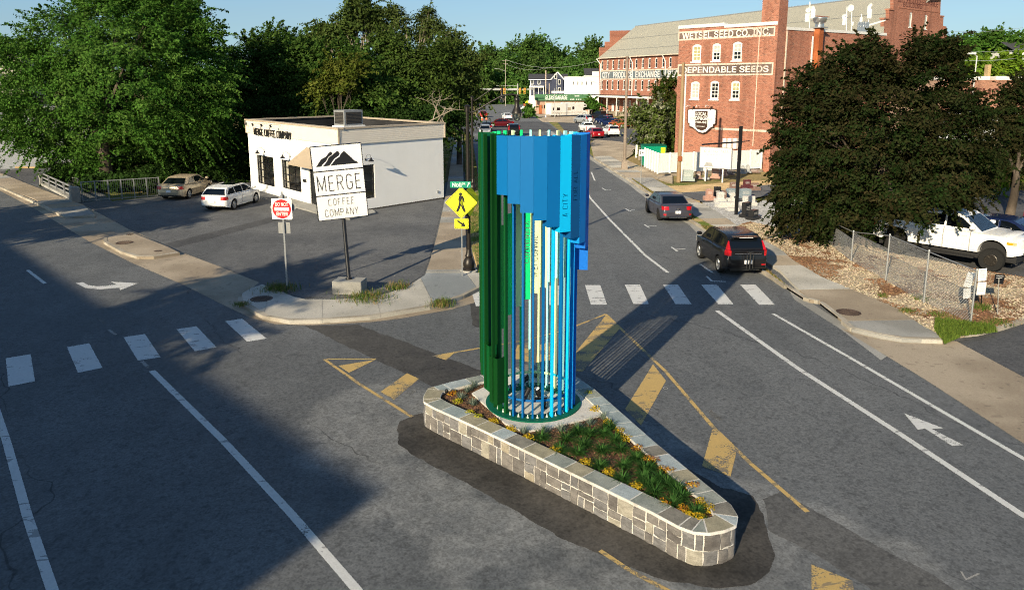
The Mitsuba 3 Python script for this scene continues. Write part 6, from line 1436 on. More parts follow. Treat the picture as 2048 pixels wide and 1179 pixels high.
def wag_x(key, w_, patch, b2, g2, hw, top, xr, xf):
    put(key, 'sunroof', w_(cbox(-.7, .15, -.5, .5, 1.455, 1.478, .01)), 'car_glass'); put(key, 'roof_rail', w_(join(tube([(-1.5, .66, 1.47), (.2, .66, 1.48)], .018, 6), tube([(-1.5, -.66, 1.47), (.2, -.66, 1.48)], .018, 6))), 'chrome')
r_, f_2 = g_(468.8, 419.5), g_(516.2, 404.4)
build_car('wagon', 'white station wagon parked beside the coffee shop', 'car_white', r_, r_ + (f_2 - r_) / np.linalg.norm(f_2 - r_) * 2.8, -1, extra=wag_x)
r_, f_2 = g_(379.3, 397.5), g_(437, 380)
build_car('sedan', 'beige sedan parked under the green trees by the railing', 'car_beige', r_, r_ + (f_2 - r_) / np.linalg.norm(f_2 - r_) * 2.8, -1, scale=1.04)
r_, f_2 = g_(1788, 511), g_(1979, 543)
def truck_x(key, w_, patch, b2, g2, hw, top, xr, xf):
    put(key, 'side_step', shift(w_(join(cbox(-.9, 1.25, hw - .10, hw + .10, .34, .42, .02), cbox(-.9, 1.25, -hw - .10, -hw + .10, .34, .42, .02))), [0, 0, .1]), 'trim_black')
    for s in (1, -1): patch(b2, mbox(xf - .62, xf - .30, *((hw * .6, hw + .2) if s > 0 else (-hw - .2, -hw * .6)), .95, 1.06), 'turn_signal', 'lamp_amber')
build_car('pickup', 'white lifted pickup truck with knobbly tyres behind the chain link fence', 'car_white', r_, f_2, -1, cat='pickup truck', rim='rim_dark', lift=.20, scale=1.06, extra=truck_x, group=None)
d_ = (f_2 - r_) / np.linalg.norm(f_2 - r_); nd = np.array([-d_[1], d_[0], 0]); hd = math.atan2(d_[1], d_[0])
c_ = (r_ + f_2) / 2
build_car('suv', 'dark blue SUV parked behind the white pickup truck', 'car_navy', center=c_ + nd * 4.0 + d_ * 1.2, heading=hd, scale=1.06, group=None)
build_car('sedan', 'silver car at the right edge behind the blue SUV', 'car_silver', center=c_ + nd * 7.3 + d_ * 4.2, heading=hd, scale=1.02, group=None)
def cap_x(key, w_, patch, b2, g2, hw, top, xr, xf):
    put(key, 'bed_cap', w_(cbox(xr + .1, -1.0, -hw + .06, hw - .06, 1.37, 1.80, .05)), 'car_dark')
    for i in range(3): put(key, 'roof_stripe', w_(box(xr + .15, -1.05, -.72 + i * .52, -.42 + i * .52, 1.805, 1.825)), 'car_white')
build_car('pickup', 'navy pickup truck with white stripes on its bed cap at the right edge', 'car_navy', center=c_ + nd * 11.2 + d_ * 2.9, heading=hd, cat='pickup truck', extra=cap_x, group=None)

# traffic and parked cars farther off; their ground point and heading
rd = at(1100, 258) - at(1230, 340); RH = math.atan2(rd[1], rd[0])
FAR = [('suv', 'black SUV driving away in the middle of the street', 'car_black', 1027, 270, RH, 1.05), ('suv', 'silver SUV coming along the left lane beside the green posts', 'car_silver', 970, 271, RH + math.pi, 1.0), ('sedan', 'dark car behind the silver SUV at the junction', 'car_dark', 973, 262, RH, 1.05),
       ('sedan', 'maroon sedan crossing the street', 'car_maroon', 1001, 254, math.pi + .05, 1.05), ('sedan', 'white sedan driving away in the distance', 'car_white', 1014, 239, RH + .1, 1.0), ('sedan', 'red car beside the orange cones', 'car_red', 965, 234, RH + .15, 1.0), ('suv', 'grey car farthest up the left lane', 'car_grey', 961, 219, RH + .2, 1.0),
       ('suv', 'silver car at the left end of the far parking row', 'car_silver', 1166, 246, RH + .55, 1.0), ('pickup', 'black pickup truck at the back of the far parking row', 'car_black', 1201, 240, RH + .6, 1.0), ('suv', 'dark blue SUV in the far parking row', 'car_navy', 1208, 248, RH + .55, 1.0),
       ('sedan', 'navy sedan in the far parking row beside the orange one', 'car_navy', 1221, 252, RH + .55, 1.05), ('sedan', 'orange brown sedan at the right end of the far parking row', 'car_orange', 1240, 255, RH + .55, 1.05), ('pickup', 'white pickup truck behind the red sedan', 'car_white', 1174, 266, RH + .1, .9),
       ('sedan', 'red sedan parked next to the white SUV on the far lot', 'car_red', 1189, 275, RH + .12, 1.0), ('suv', 'white SUV parked near the tan light pole', 'car_white', 1222, 272, RH + .05, 1.0)]
for kd, lab, pt, u, v, h, sc in FAR:
    build_car(kd, lab, pt, center=g_(u, v), heading=h, scale=sc, detail=False, cat='pickup truck' if kd == 'pickup' else 'car')

# motorhome
rv = thing('motorhome', 'white motorhome with an overcab bunk parked in front of the green roofed garage', 'motorhome')
rp0, rp1 = g_(1104, 234), g_(1160, 232.5)
hd = math.atan2(*(rp1 - rp0)[[1, 0]]); cc = (rp0 + rp1) / 2
def rw_(m): return rotz(m, hd, cc)
mat('rv_white', [.72, .72, .70], .4); mat('rv_tan', [.40, .33, .25], .5)
RVL = np.linalg.norm(rp1 - rp0) / 2 + 1.0
hull = Polygon([(-RVL, .55), (-RVL, 2.9), (-RVL + .2, 3.1), (RVL - .5, 3.1), (RVL + .1, 2.75), (RVL + .1, 2.25), (RVL - 1.0, 2.1), (RVL - .7, 1.45), (RVL + .25, 1.25), (RVL + .45, .6), (RVL - .2, .45), (-RVL + .3, .45)])
hm = extr(hull, -1.15, 1.15); put(rv, 'body', rw_((np.stack([hm[0][:, 0], -hm[0][:, 2], hm[0][:, 1]], 1), hm[1])), 'rv_white')
for x0, x1, z0, z1, nm, m_ in ((-RVL + .5, -RVL + .9, 1.6, 2.2, 'window', 'car_glass'), (-RVL + 1.6, -RVL + 2.4, 1.6, 2.2, 'window', 'car_glass'), (.9, 1.5, 1.7, 2.4, 'window', 'car_glass'), (RVL - .75, RVL - .1, 2.45, 2.75, 'window', 'car_glass'), (RVL - .95, RVL - .45, 1.45, 1.95, 'cab_window', 'car_glass'), (1.75, 2.35, .7, 2.4, 'door', 'rv_white'), (-.4, .5, 1.5, 2.2, 'awning_patch', 'rv_tan'), (-RVL + .1, RVL - 1.1, 1.02, 1.1, 'stripe', 'rv_tan'), (-RVL + .1, RVL - 1.1, .82, .87, 'stripe', 'rv_tan')):
    put(rv, nm, rw_(box(x0, x1, -1.18, -1.151, z0, z1)), m_)
put(rv, 'windscreen', rw_((np.array([[RVL - .98, -1.0, 2.06], [RVL - .98, 1.0, 2.06], [RVL - .66, 1.0, 1.5], [RVL - .66, -1.0, 1.5]]), np.array([[0, 2, 1], [0, 3, 2], [0, 1, 2], [0, 2, 3]]))), 'car_glass')
put(rv, 'roof_vent', rw_(cbox(-1.4, -.7, -.4, .4, 3.1, 3.3, .05)), 'rv_white')
ty, rm, dk = wheel_meshes(.40, .25, '')
for x in (-RVL + 1.9, RVL - .6):
    for t in (1, -1): wk = put(rv, 'wheel', rw_(shift(side(ty, t), [x, t * 1.0, .40])), 'tyre', smooth=30); put(wk, 'rim', rw_(shift(side(rm, t), [x, t * 1.0, .40])), 'rim_silver')
put(rv, 'wheel_arch', rw_(join(*[tube([(x + .5 * math.cos(a), -1.155, .42 + .5 * math.sin(a)) for a in np.linspace(0, math.pi, 10)], .05, 5) for x in (-RVL + 1.9, RVL - .6)])), 'trim_black')

# ------------------------------------------------------------------ trees
mat('bark', _concrete([.06, .048, .038], [.13, .105, .085], 3.0), .9, spec=.1); mat('bark_pale', _concrete([.22, .185, .14], [.36, .31, .25], 3.0), .9, spec=.1)
def crown_leaves(blobs, n, leaf, clump, cols, r, spread=.28, shell=.55, per=60, flat=.6, aspect=.55, spray=1.0):
    """leaf blades in clumps that fill the lobes of a crown; (centres, radii) of the lobes in metres"""
    c = np.array([b[:3] for b in blobs]); R = np.array([b[3:6] for b in blobs])
    vol = R.prod(1) ** .72; pick = r.choice(len(c), size=max(8, n // per), p=vol / vol.sum())
    d = r.normal(size=(len(pick), 3)); d /= np.linalg.norm(d, axis=1, keepdims=True)
    q = c[pick] + d * R[pick] * (shell + (1 - shell) * r.uniform(0, 1, (len(pick), 1)) ** .6) * r.uniform(.80, 1.20, (len(pick), 1))
    q = q[q[:, 2] > .35]
    d2 = q - np.average(c, axis=0, weights=vol); d2 /= np.linalg.norm(d2, axis=1, keepdims=True) + 1e-9
    k = r.integers(len(q), size=n)
    e = r.normal(size=(n, 3)); e /= np.linalg.norm(e, axis=1, keepdims=True); e *= r.uniform(0, 1, (n, 1)) ** .45
    pos = q[k] + e * clump * [1, 1, flat] * r.uniform(.7, 1.3, (len(q), 1))[k]
    pos[:, 2] = np.maximum(pos[:, 2], .1)
    nrm = e * .5 + d2[k] * .6 + [0, 0, .55] + r.normal(0, .55, (n, 3))
    # twigs that stand out of the outline, leafed along their length
    far = np.argsort(-((q - c.mean(0)) ** 2 * [1, 1, 1.2]).sum(1))[: max(4, int(len(q) * .45))]
    ns = int(n * .22); kk = far[r.integers(len(far), size=ns)]; t_ = r.uniform(0, 1, (ns, 1)) ** .8
    dirs = d2 + r.normal(0, .35, (len(q), 3)) + [0, 0, .15]; dirs /= np.linalg.norm(dirs, axis=1, keepdims=True)
    ln_ = clump * spray * r.uniform(1.2, 3.4, (len(q), 1))
    pos[:ns] = q[kk] + dirs[kk] * ln_[kk] * t_ - UP * (ln_[kk] * t_ ** 2 * .35) + r.normal(0, clump * .16, (ns, 3)) * (1.1 - t_)
    k[:ns] = kk; pos[:, 2] = np.maximum(pos[:, 2], .1)
    m = leaves(pos, nrm, leaf, r, aspect)
    tone = r.uniform(1 - spread, 1 + spread, len(q))[k]
    cols = np.asarray(cols, float)
    cc = cols[r.integers(len(cols), size=len(q))][k] * .6 + cols[r.integers(len(cols), size=n)] * .4
    cc = cc * tone[:, None] * r.uniform(.8, 1.2, (n, 1)) * r.uniform(.95, 1.05, (n, 3))
    return m, np.repeat(np.clip(cc, .002, .9), 4, 0), q
def tree(name, label, px, Yd, n, leaf, clump, cols, seed, base=None, trunk=.25, limbs=14, group=None, bark='bark', cat='tree', depth=.85, shell=.55, spread=.28, fork=.35, per=60, flat=.6, aspect=.55, spray=1.0):
    """px: crown lobes as (u, v, radius in pixels[, offset in depth])"""
    r = np.random.default_rng(seed); blobs = []
    for b in px:
        dy = b[3] if len(b) > 3 else r.uniform(-.5, .5) * b[2] * Yd / FOCAL
        c = at_y(b[0], b[1], Yd + dy); rr = b[2] * Yd / FOCAL
        blobs.append((c[0], c[1], max(c[2], .5), rr, rr * depth, rr * .92))
    if base is None: c = np.mean([b[:3] for b in blobs], axis=0); base = [c[0], Yd, 0]
    base = np.array([base[0], base[1], 0.0])
    k = thing(name, label, cat, group)
    m, col_, q = crown_leaves(blobs, n, leaf, clump, cols, r, spread, shell, per, flat, aspect, spray)
    put(k, 'crown', m, 'leafy', color=col_)
    top = max(b[2] for b in blobs); fz = base + UP * max(1.2, top * fork) + [r.normal(0, .15), r.normal(0, .15), 0]
    parts = [tube([base - UP * .1, base * .5 + fz * .5 + [r.normal(0, .08), 0, 0], fz], [trunk * 1.25, trunk, trunk * .8], 10)]
    put(k, 'trunk', join(parts), bark, smooth=40)
    tips = [np.array(b[:3]) for b in blobs]
    ends = q[r.choice(len(q), size=min(limbs, len(q)), replace=False)]; lm = []
    for e in ends:
        mid = fz + (e - fz) * .45 + UP * np.linalg.norm(e - fz) * .10 + r.normal(0, .25, 3)
        lm.append(tube([fz - UP * r.uniform(0, .5), mid, e], [trunk * .42, trunk * .24, trunk * .05], 6))
        for s in range(2):
            e2 = q[np.argsort(np.linalg.norm(q - e, axis=1))[r.integers(1, min(9, len(q)))]]
            lm.append(tube([mid, (mid + e2) / 2 + r.normal(0, .12, 3), e2], [trunk * .18, trunk * .10, trunk * .03], 5))
    put(k, 'limbs', join(lm), bark, smooth=40, kind='stuff')
    return k
G1 = [[.058, .145, .022], [.078, .172, .030], [.105, .195, .040], [.044, .115, .018]]
G2 = [[.054, .114, .022], [.070, .132, .028], [.044, .097, .020], [.086, .142, .032]]
G3 = [[.030, .066, .016], [.040, .080, .020], [.026, .055, .014]]
GY = [[.10, .13, .022], [.085, .12, .02], [.13, .145, .03]]
GP_ = [[.023, .032, .012], [.035, .033, .014], [.019, .034, .010], [.044, .037, .017], [.017, .036, .010]]
GB = [[.13, .22, .02], [.17, .25, .025], [.10, .18, .02]]
tree('elm_tree', 'big bright green tree at the left beside the railing', [(230, 60, 105), (130, 100, 85), (325, 75, 95), (60, 125, 62), (395, 130, 62), (250, 160, 140), (95, 205, 85), (370, 200, 85), (215, 245, 95), (45, 240, 52), (120, 280, 45), (300, 265, 65), (395, 240, 60), (15, 105, 30), (270, 0, 70), (205, -10, 50), (60, 290, 26), (420, 60, 26), (180, 300, 40)],
     57, 210000, .105, .70, G1, 31, base=at_y(215, 395, 56), trunk=.42, limbs=26, per=80, depth=.62)
tree('dark_tree', 'dark tree rising behind the bright green one', [(345, 10, 42), (355, 60, 50), (330, -30, 30)], 68, 16000, .16, .8, G3, 32, trunk=.3, limbs=8)
UN = 'trees in the thicket behind the coffee shop'
tree('woodland_tree', 'leafy tree at the left end of the thicket behind the coffee shop', [(495, 120, 40), (465, 110, 22), (520, 95, 30), (560, 85, 28), (510, 170, 55), (470, 190, 40), (560, 160, 50), (480, 250, 55), (540, 240, 50)], 70, 46000, .15, .8, G2, 33, trunk=.3, group=None)
tree('woodland_tree', 'rounded green tree in the middle of the thicket', [(600, 130, 45), (575, 170, 50), (630, 180, 50), (620, 110, 30), (560, 120, 30), (590, 225, 50), (640, 235, 40)], 68, 40000, .15, .8, G2, 34, trunk=.28)
tree('locust_tree', 'tallest tree of the thicket with an open rounded top and bare limbs', [(715, 35, 32), (690, 50, 24), (740, 40, 22), (640, 75, 30), (625, 85, 18), (668, 70, 22), (712, 10, 20), (745, 60, 12), (700, 95, 24), (760, 85, 16)], 76, 24000, .15, .75, [[.075, .115, .03], [.062, .10, .025], [.09, .125, .035]], 35, base=at_y(722, 300, 76), trunk=.33, limbs=22, bark='bark_pale', fork=.5, shell=.35)
tree('locust_tree', 'sparse pale tree with airy twigs near the right end of the thicket', [(800, 45, 22), (790, 30, 14), (850, 35, 20), (870, 55, 22), (842, 70, 18), (770, 60, 16), (900, 75, 22), (815, 75, 14), (890, 100, 26), (860, 25, 10)], 76, 12000, .14, .75, [[.09, .125, .04], [.08, .11, .03]], 36, base=at_y(832, 300, 76), trunk=.26, limbs=26, bark='bark_pale', fork=.5, shell=.3)
tree('woodland_tree', 'dense olive green tree behind the roof unit', [(700, 150, 50), (680, 200, 55), (740, 190, 55), (720, 130, 35), (660, 150, 35), (700, 240, 45), (760, 240, 45)], 66, 44000, .15, .8, G2, 37, trunk=.28)
tree('willow_tree', 'drooping green tree at the right of the thicket behind the shop', [(800, 120, 40), (790, 165, 55), (840, 170, 55), (780, 95, 28), (860, 130, 40), (820, 215, 50), (870, 210, 40)], 68, 46000, .14, .8, [[.065, .11, .025], [.085, .13, .03], [.055, .095, .02]], 38, trunk=.3, flat=.95)
tree('woodland_tree', 'shaggy olive tree at the far right of the thicket by the street', [(905, 120, 36), (925, 160, 34), (900, 175, 40), (935, 130, 22), (920, 205, 30), (885, 145, 30), (945, 185, 16)], 72, 32000, .14, .75, [[.075, .11, .028], [.06, .095, .022], [.095, .125, .038]], 39, trunk=.24)
tree('understorey_shrub', 'dark undergrowth behind the beige sedan', [(340, 340, 40), (400, 345, 40), (455, 350, 38), (290, 345, 30), (430, 300, 45), (480, 310, 35), (370, 300, 45)], 60, 30000, .14, .8, G3, 40, trunk=.1, limbs=6, cat='shrub')
tree('understorey_shrub', 'dark undergrowth in the ditch behind the picket railing', [(165, 345, 22), (200, 362, 24), (245, 366, 24), (295, 362, 26), (330, 355, 26), (130, 345, 18), (185, 384, 14, -3), (232, 383, 14, -3), (282, 380, 14, -3), (210, 376, 16, -2), (258, 374, 16, -2)], 57, 30000, .12, .6, G3, 48, trunk=.06, limbs=4, cat='shrub')
tree('understorey_shrub', 'dark undergrowth behind the white wall of the shop roof', [(560, 240, 45), (640, 245, 45), (720, 250, 40), (800, 250, 45), (870, 245, 35)], 63, 30000, .15, .8, G3, 41, trunk=.1, limbs=6, cat='shrub')
tree('yellow_sapling', 'yellow green sapling in front of the thicket', [(670, 150, 22), (700, 140, 22), (650, 175, 16), (690, 175, 18)], 62, 8000, .13, .6, GY, 42, trunk=.10, limbs=8)
tree('purple_tree', 'wide dark purple leaved tree beside the brick building', [(1750, 290, 180, 0), (1640, 325, 84), (1592, 395, 42), (1880, 290, 100), (1930, 345, 55), (1705, 170, 85), (1640, 205, 62), (1850, 150, 72), (1885, 105, 34), (1735, 125, 48), (1690, 415, 80), (1800, 400, 92), (1595, 260, 42), (1580, 445, 24), (1742, 92, 18), (1935, 230, 42), (1645, 435, 34), (1880, 400, 55), (1562, 360, 16), (1588, 320, 20), (1960, 300, 24), (1832, 95, 20), (1850, 402, 32, -5.2), (1893, 392, 30, -5.0), (1920, 376, 26, -4.6), (1800, 420, 30, -4.6)],
     36, 200000, .082, .52, GP_, 43, base=at(1725, 492)[:2].tolist() + [0], trunk=.35, limbs=30, per=80, spread=.32, spray=.65)
tree('purple_tree', 'second dark purple leaved tree cut by the right edge', [(2040, 215, 40), (2025, 260, 35), (2060, 270, 45), (2035, 310, 28), (2070, 180, 35)], 44, 26000, .09, .5, GP_, 44, trunk=.22, limbs=12)
tree('myrtle_bush', 'spreading bush with white flower clusters beside the far car park', [(1295, 235, 28), (1320, 225, 26), (1275, 240, 18), (1310, 260, 28), (1335, 245, 20)], 80, 15000, .15, .6, [[.10, .14, .035], [.40, .40, .31], [.085, .125, .03], [.11, .15, .04], [.09, .13, .03]], 45, trunk=.12, limbs=10, cat='bush')
tree('small_tree', 'leafy green tree in the corner of the brick building', [(1330, 190, 20), (1340, 230, 26), (1325, 270, 34), (1338, 165, 12), (1310, 290, 22), (1345, 290, 20), (1290, 275, 16)], 83, 18000, .15, .6, [[.05, .085, .015], [.09, .08, .025], [.04, .075, .014]], 46, trunk=.16, limbs=10)
HG = 'trees on the wooded hill behind the far street'
HT = [(960, 140, 24), (985, 122, 24), (1007, 112, 17), (1040, 108, 28), (1076, 100, 26), (1094, 112, 20), (1122, 122, 22), (1145, 138, 20), (1170, 128, 24), (1186, 104, 26), (1015, 150, 28), (1060, 145, 30), (1108, 150, 28), (1150, 158, 24), (975, 165, 20), (1190, 150, 22), (1045, 172, 16), (940, 160, 22), (1000, 178, 12)]
TL = ['at the left end of the hill', 'with a rounded top left of the utility pole', 'thin and pale behind the utility pole', 'left half of the highest mass on the hill', 'at the very top of the hill', 'dark and round right of the hilltop', 'right of the hilltop, lower and bushy', 'in the dip left of the tallest one', 'in front of the tallest one by the warehouse', 'standing tallest beside the warehouse gable',
      'below the hilltop behind the street light', 'in the middle of the hill above the navy house', 'right above the roof of the navy house', 'above the white building', 'low at the left behind the signals', 'low beside the warehouse wall', 'low and dark left of the navy house', 'at the left edge of the hill by the thicket', 'smallest, low above the road end']
for i, ((u, v, R_), t_) in enumerate(zip(HT, TL)):
    rr = np.random.default_rng(900 + i); Yd = 300 + (v < 130) * 40 + rr.uniform(-15, 15)
    lobes = [(u + rr.normal(0, R_ * .42), v + rr.normal(0, R_ * .34), R_ * rr.uniform(.42, .72)) for _ in range(7)] + [(u + rr.normal(0, R_ * .3), v + R_ * (.9 + .55 * j), R_ * .75) for j in range(3) if v + R_ * (.9 + .55 * j) < 205]
    tree('hill_tree', 'green tree ' + t_, lobes, Yd, 9000, .52, 2.0, [[[.085, .16, .035], [.10, .18, .04], [.07, .14, .03]], [[.075, .17, .035], [.10, .20, .045]], [[.07, .135, .035], [.09, .155, .04]]][i % 3], 950 + i, trunk=.5, limbs=5, per=45, cat='tree', group=HG)
RT = [(1905, 100, 24, 150, G1, 'green tree just right of the stepped gable'), (1940, 95, 28, 160, G1, 'broad green tree on the right horizon'), (1980, 100, 30, 165, G1, 'broad green tree in the middle of the right horizon'), (2020, 90, 32, 160, G1, 'green tree at the right edge of the horizon'), (2052, 95, 30, 155, G1, 'green tree cut by the right edge on the horizon'),
      (1975, 148, 20, 105, GB, 'left yellow green tree behind the low brick shop'), (2012, 143, 24, 105, GB, 'right yellow green tree behind the low brick shop'), (1935, 150, 18, 110, G2, 'olive tree behind the purple leaves on the right')]
for i, (u, v, R_, Yd, g_c, lab) in enumerate(RT):
    rr = np.random.default_rng(1000 + i)
    lobes = [(u + rr.normal(0, R_ * .45), v + rr.normal(0, R_ * .3), R_ * rr.uniform(.45, .7)) for _ in range(7)] + [(u, v + R_, R_ * .8), (u, v + R_ * 1.6, R_ * .8)]
    tree('street_tree', lab, lobes, Yd, 9000, .30, 1.1, g_c, 1050 + i, trunk=.3, limbs=5, per=45)
for i, (u, v, R_, Yd) in enumerate([(-60, 150, 22, 150), (-140, 146, 26, 150), (-230, 150, 24, 140), (-330, 148, 26, 145), (-440, 150, 26, 140)]):
    rr = np.random.default_rng(1500 + i); lobes = [(u + rr.normal(0, R_ * .45), v + rr.normal(0, R_ * .3), R_ * rr.uniform(.45, .7)) for _ in range(7)] + [(u, v + R_, R_ * .8), (u, v + R_ * 1.7, R_ * .8)]
    tree('street_tree', ['nearest', 'second', 'third', 'fourth', 'farthest'][i] + ' tree of the row left of the office building', lobes, Yd, 5000, .34, 1.2, G2, 1550 + i, trunk=.3, limbs=4, per=45)
tree('bright_bush', 'bright yellow green bush behind the parked trucks', [(2000, 345, 20), (1985, 330, 14), (2018, 335, 16), (1995, 362, 14)], 52, 7000, .10, .5, GB, 60, trunk=.06, limbs=4, cat='bush')
tree('street_shrub', 'round green shrub beside the orange road sign', [(1058, 222, 9), (1056, 228, 8)], 172, 2500, .28, .7, G1, 61, trunk=.1, limbs=3, cat='shrub')
tree('small_tree', 'small round tree between the garage and the warehouse', [(1182, 205, 8), (1178, 212, 6), (1188, 212, 7)], 185, 3000, .28, .8, G1, 62, trunk=.12, limbs=3)
tree('street_shrub', 'low dark shrub at the foot of the warehouse canopy', [(1190, 224, 6), (1184, 226, 5)], 186, 1500, .28, .6, G3, 63, trunk=.08, limbs=2, cat='shrub')
# bare pale branches behind the shop
db = thing('dead_branches', 'bare pale branches of a fallen tree behind the coffee shop', 'branches'); rr = np.random.default_rng(77); br = []
for i in range(8):
    p = at_y(855 + rr.uniform(-20, 40), 245, 60); q = at_y(845 + i * 12 + rr.normal(0, 6), 195 + rr.uniform(-8, 25), 60 + rr.uniform(-1.5, 1.5)); mid = (p + q) / 2 + [rr.normal(0, .5), 0, rr.uniform(.1, .7)]
    br.append(tube([p, mid, q], [.045, .03, .008], 5))
    for j in range(3): f = rr.uniform(.4, .9); s = p + (q - p) * f + (mid - (p + q) / 2) * (1 - abs(2 * f - 1)); br.append(tube([s, s + [rr.normal(0, .7), rr.normal(0, .3), rr.uniform(.1, 1.0)]], [.018, .005], 4))
put(db, 'branches', join(br), 'bark_pale', kind='stuff')

# trees and a brick block left of the frame and behind the camera: their long shadows lie across the left road and the lot
for i, (x, y, h, R_, lab) in enumerate([(-34.5, 28.5, 7.2, 2.6, 'street tree out of frame at the left, farthest up the road'), (-30.0, 26.0, 7.0, 2.0, 'thin street tree out of frame beside the far one'), (-38.5, 31.0, 7.4, 2.6, 'street tree out of frame by the bridge'), (-38.5, 20.0, 8.6, 3.4, 'broad street tree out of frame at the far left'), (-21.5, 5.0, 7.4, 2.3, 'street tree out of frame in front of the brick block'), (-19.0, 10.0, 7.0, 2.0, 'small street tree out of frame at the left')]):
    r = np.random.default_rng(1200 + i)
    blobs = [(x + r.normal(0, R_ * .5), y + r.normal(0, R_ * .5), h + r.normal(0, R_ * .35), R_ * .6, R_ * .6, R_ * .5) for _ in range(6)]
    k = thing('shade_tree', lab, 'tree'); m, c_, q = crown_leaves(blobs, 11000, .15, .6, G2, r); put(k, 'crown', m, 'leafy', color=c_)
    put(k, 'trunk', tube([(x, y, -.1), (x + .1, y, h * .5), (x, y, h)], [.3, .22, .1], 8), 'bark', smooth=40)
BH = 12.0
bc = np.array([-2.5, 13.3]) + BH / math.tan(math.asin(.350 / math.sqrt(.451**2 + .82**2 + .35**2))) * np.array([-.482, -.876])
ob = thing('brick_block', 'three storey brick block out of frame behind the camera on the left', 'building')
e1, e2 = np.array([-.692, .722, 0]), np.array([-.722, -.692, 0])
OB = Plane([*(bc + 34 * e1[:2]), 0], -e1, n=np.array([.722, .692, 0])); OS = Plane([*bc, 0], e2, n=np.array([.692, -.722, 0]))
mat('brick_plain', [.24, .085, .055], .9)
for pl_, w in ((OB, 34), (OS, 16)):
    holes = [sbox(2 + i * 4, z, 3.4 + i * 4, z + 2) for i in range(int(w / 4)) for z in (1, 4.8, 8.4)]
    put(ob, 'wall', pl_.poly(sbox(0, -.1, w, BH).difference(unary_union(holes)), -.4, 0), 'brick_plain')
    for h_ in holes:
        x0, y0, x1, y1 = h_.bounds; k = put(ob, 'window', pl_.poly(h_.difference(h_.buffer(-.1)), -.25, -.1), 'window_white'); put(k, 'pane', pl_.box(x0 + .1, x1 - .1, y0 + .1, y1 - .1, -.2, -.18), 'dark_glass')
put(ob, 'roof', extr(Polygon([bc, bc + 34 * e1[:2], bc + 34 * e1[:2] + 16 * e2[:2], bc + 16 * e2[:2]]).buffer(-.45), BH - .6, BH - .4), 'roof_black')
put(ob, 'rear_wall', extr(Polygon([bc + 16 * e2[:2], bc + 34 * e1[:2] + 16 * e2[:2], bc + 34 * e1[:2] + 15.6 * e2[:2], bc + 15.6 * e2[:2]]), -.1, BH), 'brick_plain')

# distant wooded hills
xs = np.linspace(-2400, 2400, 240); rows = []
for dy, f in ((0, 0), (60, .6), (160, 1.0), (420, .5)):
    hgt = 10 + 26 * meshkit.fbm(np.column_stack([xs * .0022, np.full(240, 3.0), np.zeros(240)]), 4, 8) + 6 * meshkit.noise(np.column_stack([xs * .05, np.full(240, dy * .1), np.zeros(240)]), 4)
    rows.append(np.column_stack([xs, np.full(240, 1150.0 + dy) - np.abs(xs) * .12, np.where(f == 0, -.5, hgt * f)]))
v = np.vstack(rows); i, j = np.meshgrid(np.arange(3), np.arange(239), indexing='ij'); q = np.stack([i * 240 + j, i * 240 + j + 1, (i + 1) * 240 + j + 1, (i + 1) * 240 + j], -1).reshape(-1, 4)
mat('hill_green', _concrete([.04, .07, .03], [.075, .105, .045], .02), .95, spec=.05)
ground_piece('hills', (v, np.vstack([q[:, [0, 1, 2]], q[:, [0, 2, 3]]])), 'hill_green', label='low wooded hills on the horizon')

# ------------------------------------------------------------------ left side: railing, picket fence, grey building
mat('rail_grey', [.22, .225, .235], .5, metallic=.2); mat('picket_grey', [.12, .125, .13], .5, metallic=.3)
rl = thing('bridge_railing', 'grey three rail bridge railing with a concrete end post at the left', 'railing')
ra, rb_ = at(88, 370, .12), at(150, 401, .12); hr = height_at(0, 373, rb_) - .12
dv = (rb_ - ra)[:2]; RL = Plane([ra[0], ra[1], .12], [dv[0], dv[1], 0]); rw = np.linalg.norm(dv)
for z in (.32, .62, .94): put(rl, 'rail', RL.map(cbox(-.05, rw, hr * z - .05, hr * z + .05, -.045, .045, .01)), 'rail_grey')
for i in range(4): put(rl, 'post', RL.box(rw * i / 4, rw * i / 4 + .1, 0, hr * .99, .05, .13), 'rail_grey')
put(rl, 'end_post', RL.map(cbox(rw, rw + .55, -.1, hr * 1.02, -.25, .3, .03)), 'concrete_grey'); put(rl, 'far_post', RL.map(cbox(-.3, -.05, -.1, hr, -.2, .25, .03)), 'concrete_grey'); put(rl, 'plinth', RL.box(-.05, rw, 0, .16, -.2, .2), 'concrete_grey')
def pickets(name, label, p0, p1, v0, npost):
    a, b = at(*p0), at(*p1); h = height_at(0, v0, a); k = thing(name, label, 'fence'); d = (b - a)[:2]; w = np.linalg.norm(d); pl_ = Plane([a[0], a[1], 0], [d[0], d[1], 0])
    for i in range(npost + 1): put(k, 'post', pl_.box(w * i / npost - .035, w * i / npost + .035, 0, h + .04, -.035, .035), 'rail_grey')
    for z in (.10, h): put(k, 'rail', pl_.box(0, w, z - .025, z + .025, -.02, .02), 'rail_grey')
    for s in np.arange(.12, w, .125): put(k, 'picket', pl_.box(s - .009, s + .009, .12, h - .02, -.009, .009), 'picket_grey')
pickets('picket_railing', 'long grey picket railing along the edge of the coffee shop lot', (166, 404), (320, 393), 364, 6)
pickets('picket_railing', 'short picket railing behind the three rail bridge railing', (98, 366), (158, 378), 346, 3)
gb = thing('grey_building', 'pale grey painted building behind the green tree at the left edge', 'building')
ga, gb_ = at(-60, 341), at(185, 329); GBP = Plane([ga[0], ga[1], 0], [(gb_ - ga)[0], (gb_ - ga)[1], 0]); gw_ = np.linalg.norm((gb_ - ga)[:2]); gh = on(GBP, 20, 203)[1]
mat('grey_stucco', _plaster([.34, .36, .40], [.42, .44, .48]), .85)
wo = (on(GBP, 25, 240)[0], on(GBP, 49, 240)[0], on(GBP, 35, 268)[1], on(GBP, 35, 215)[1])
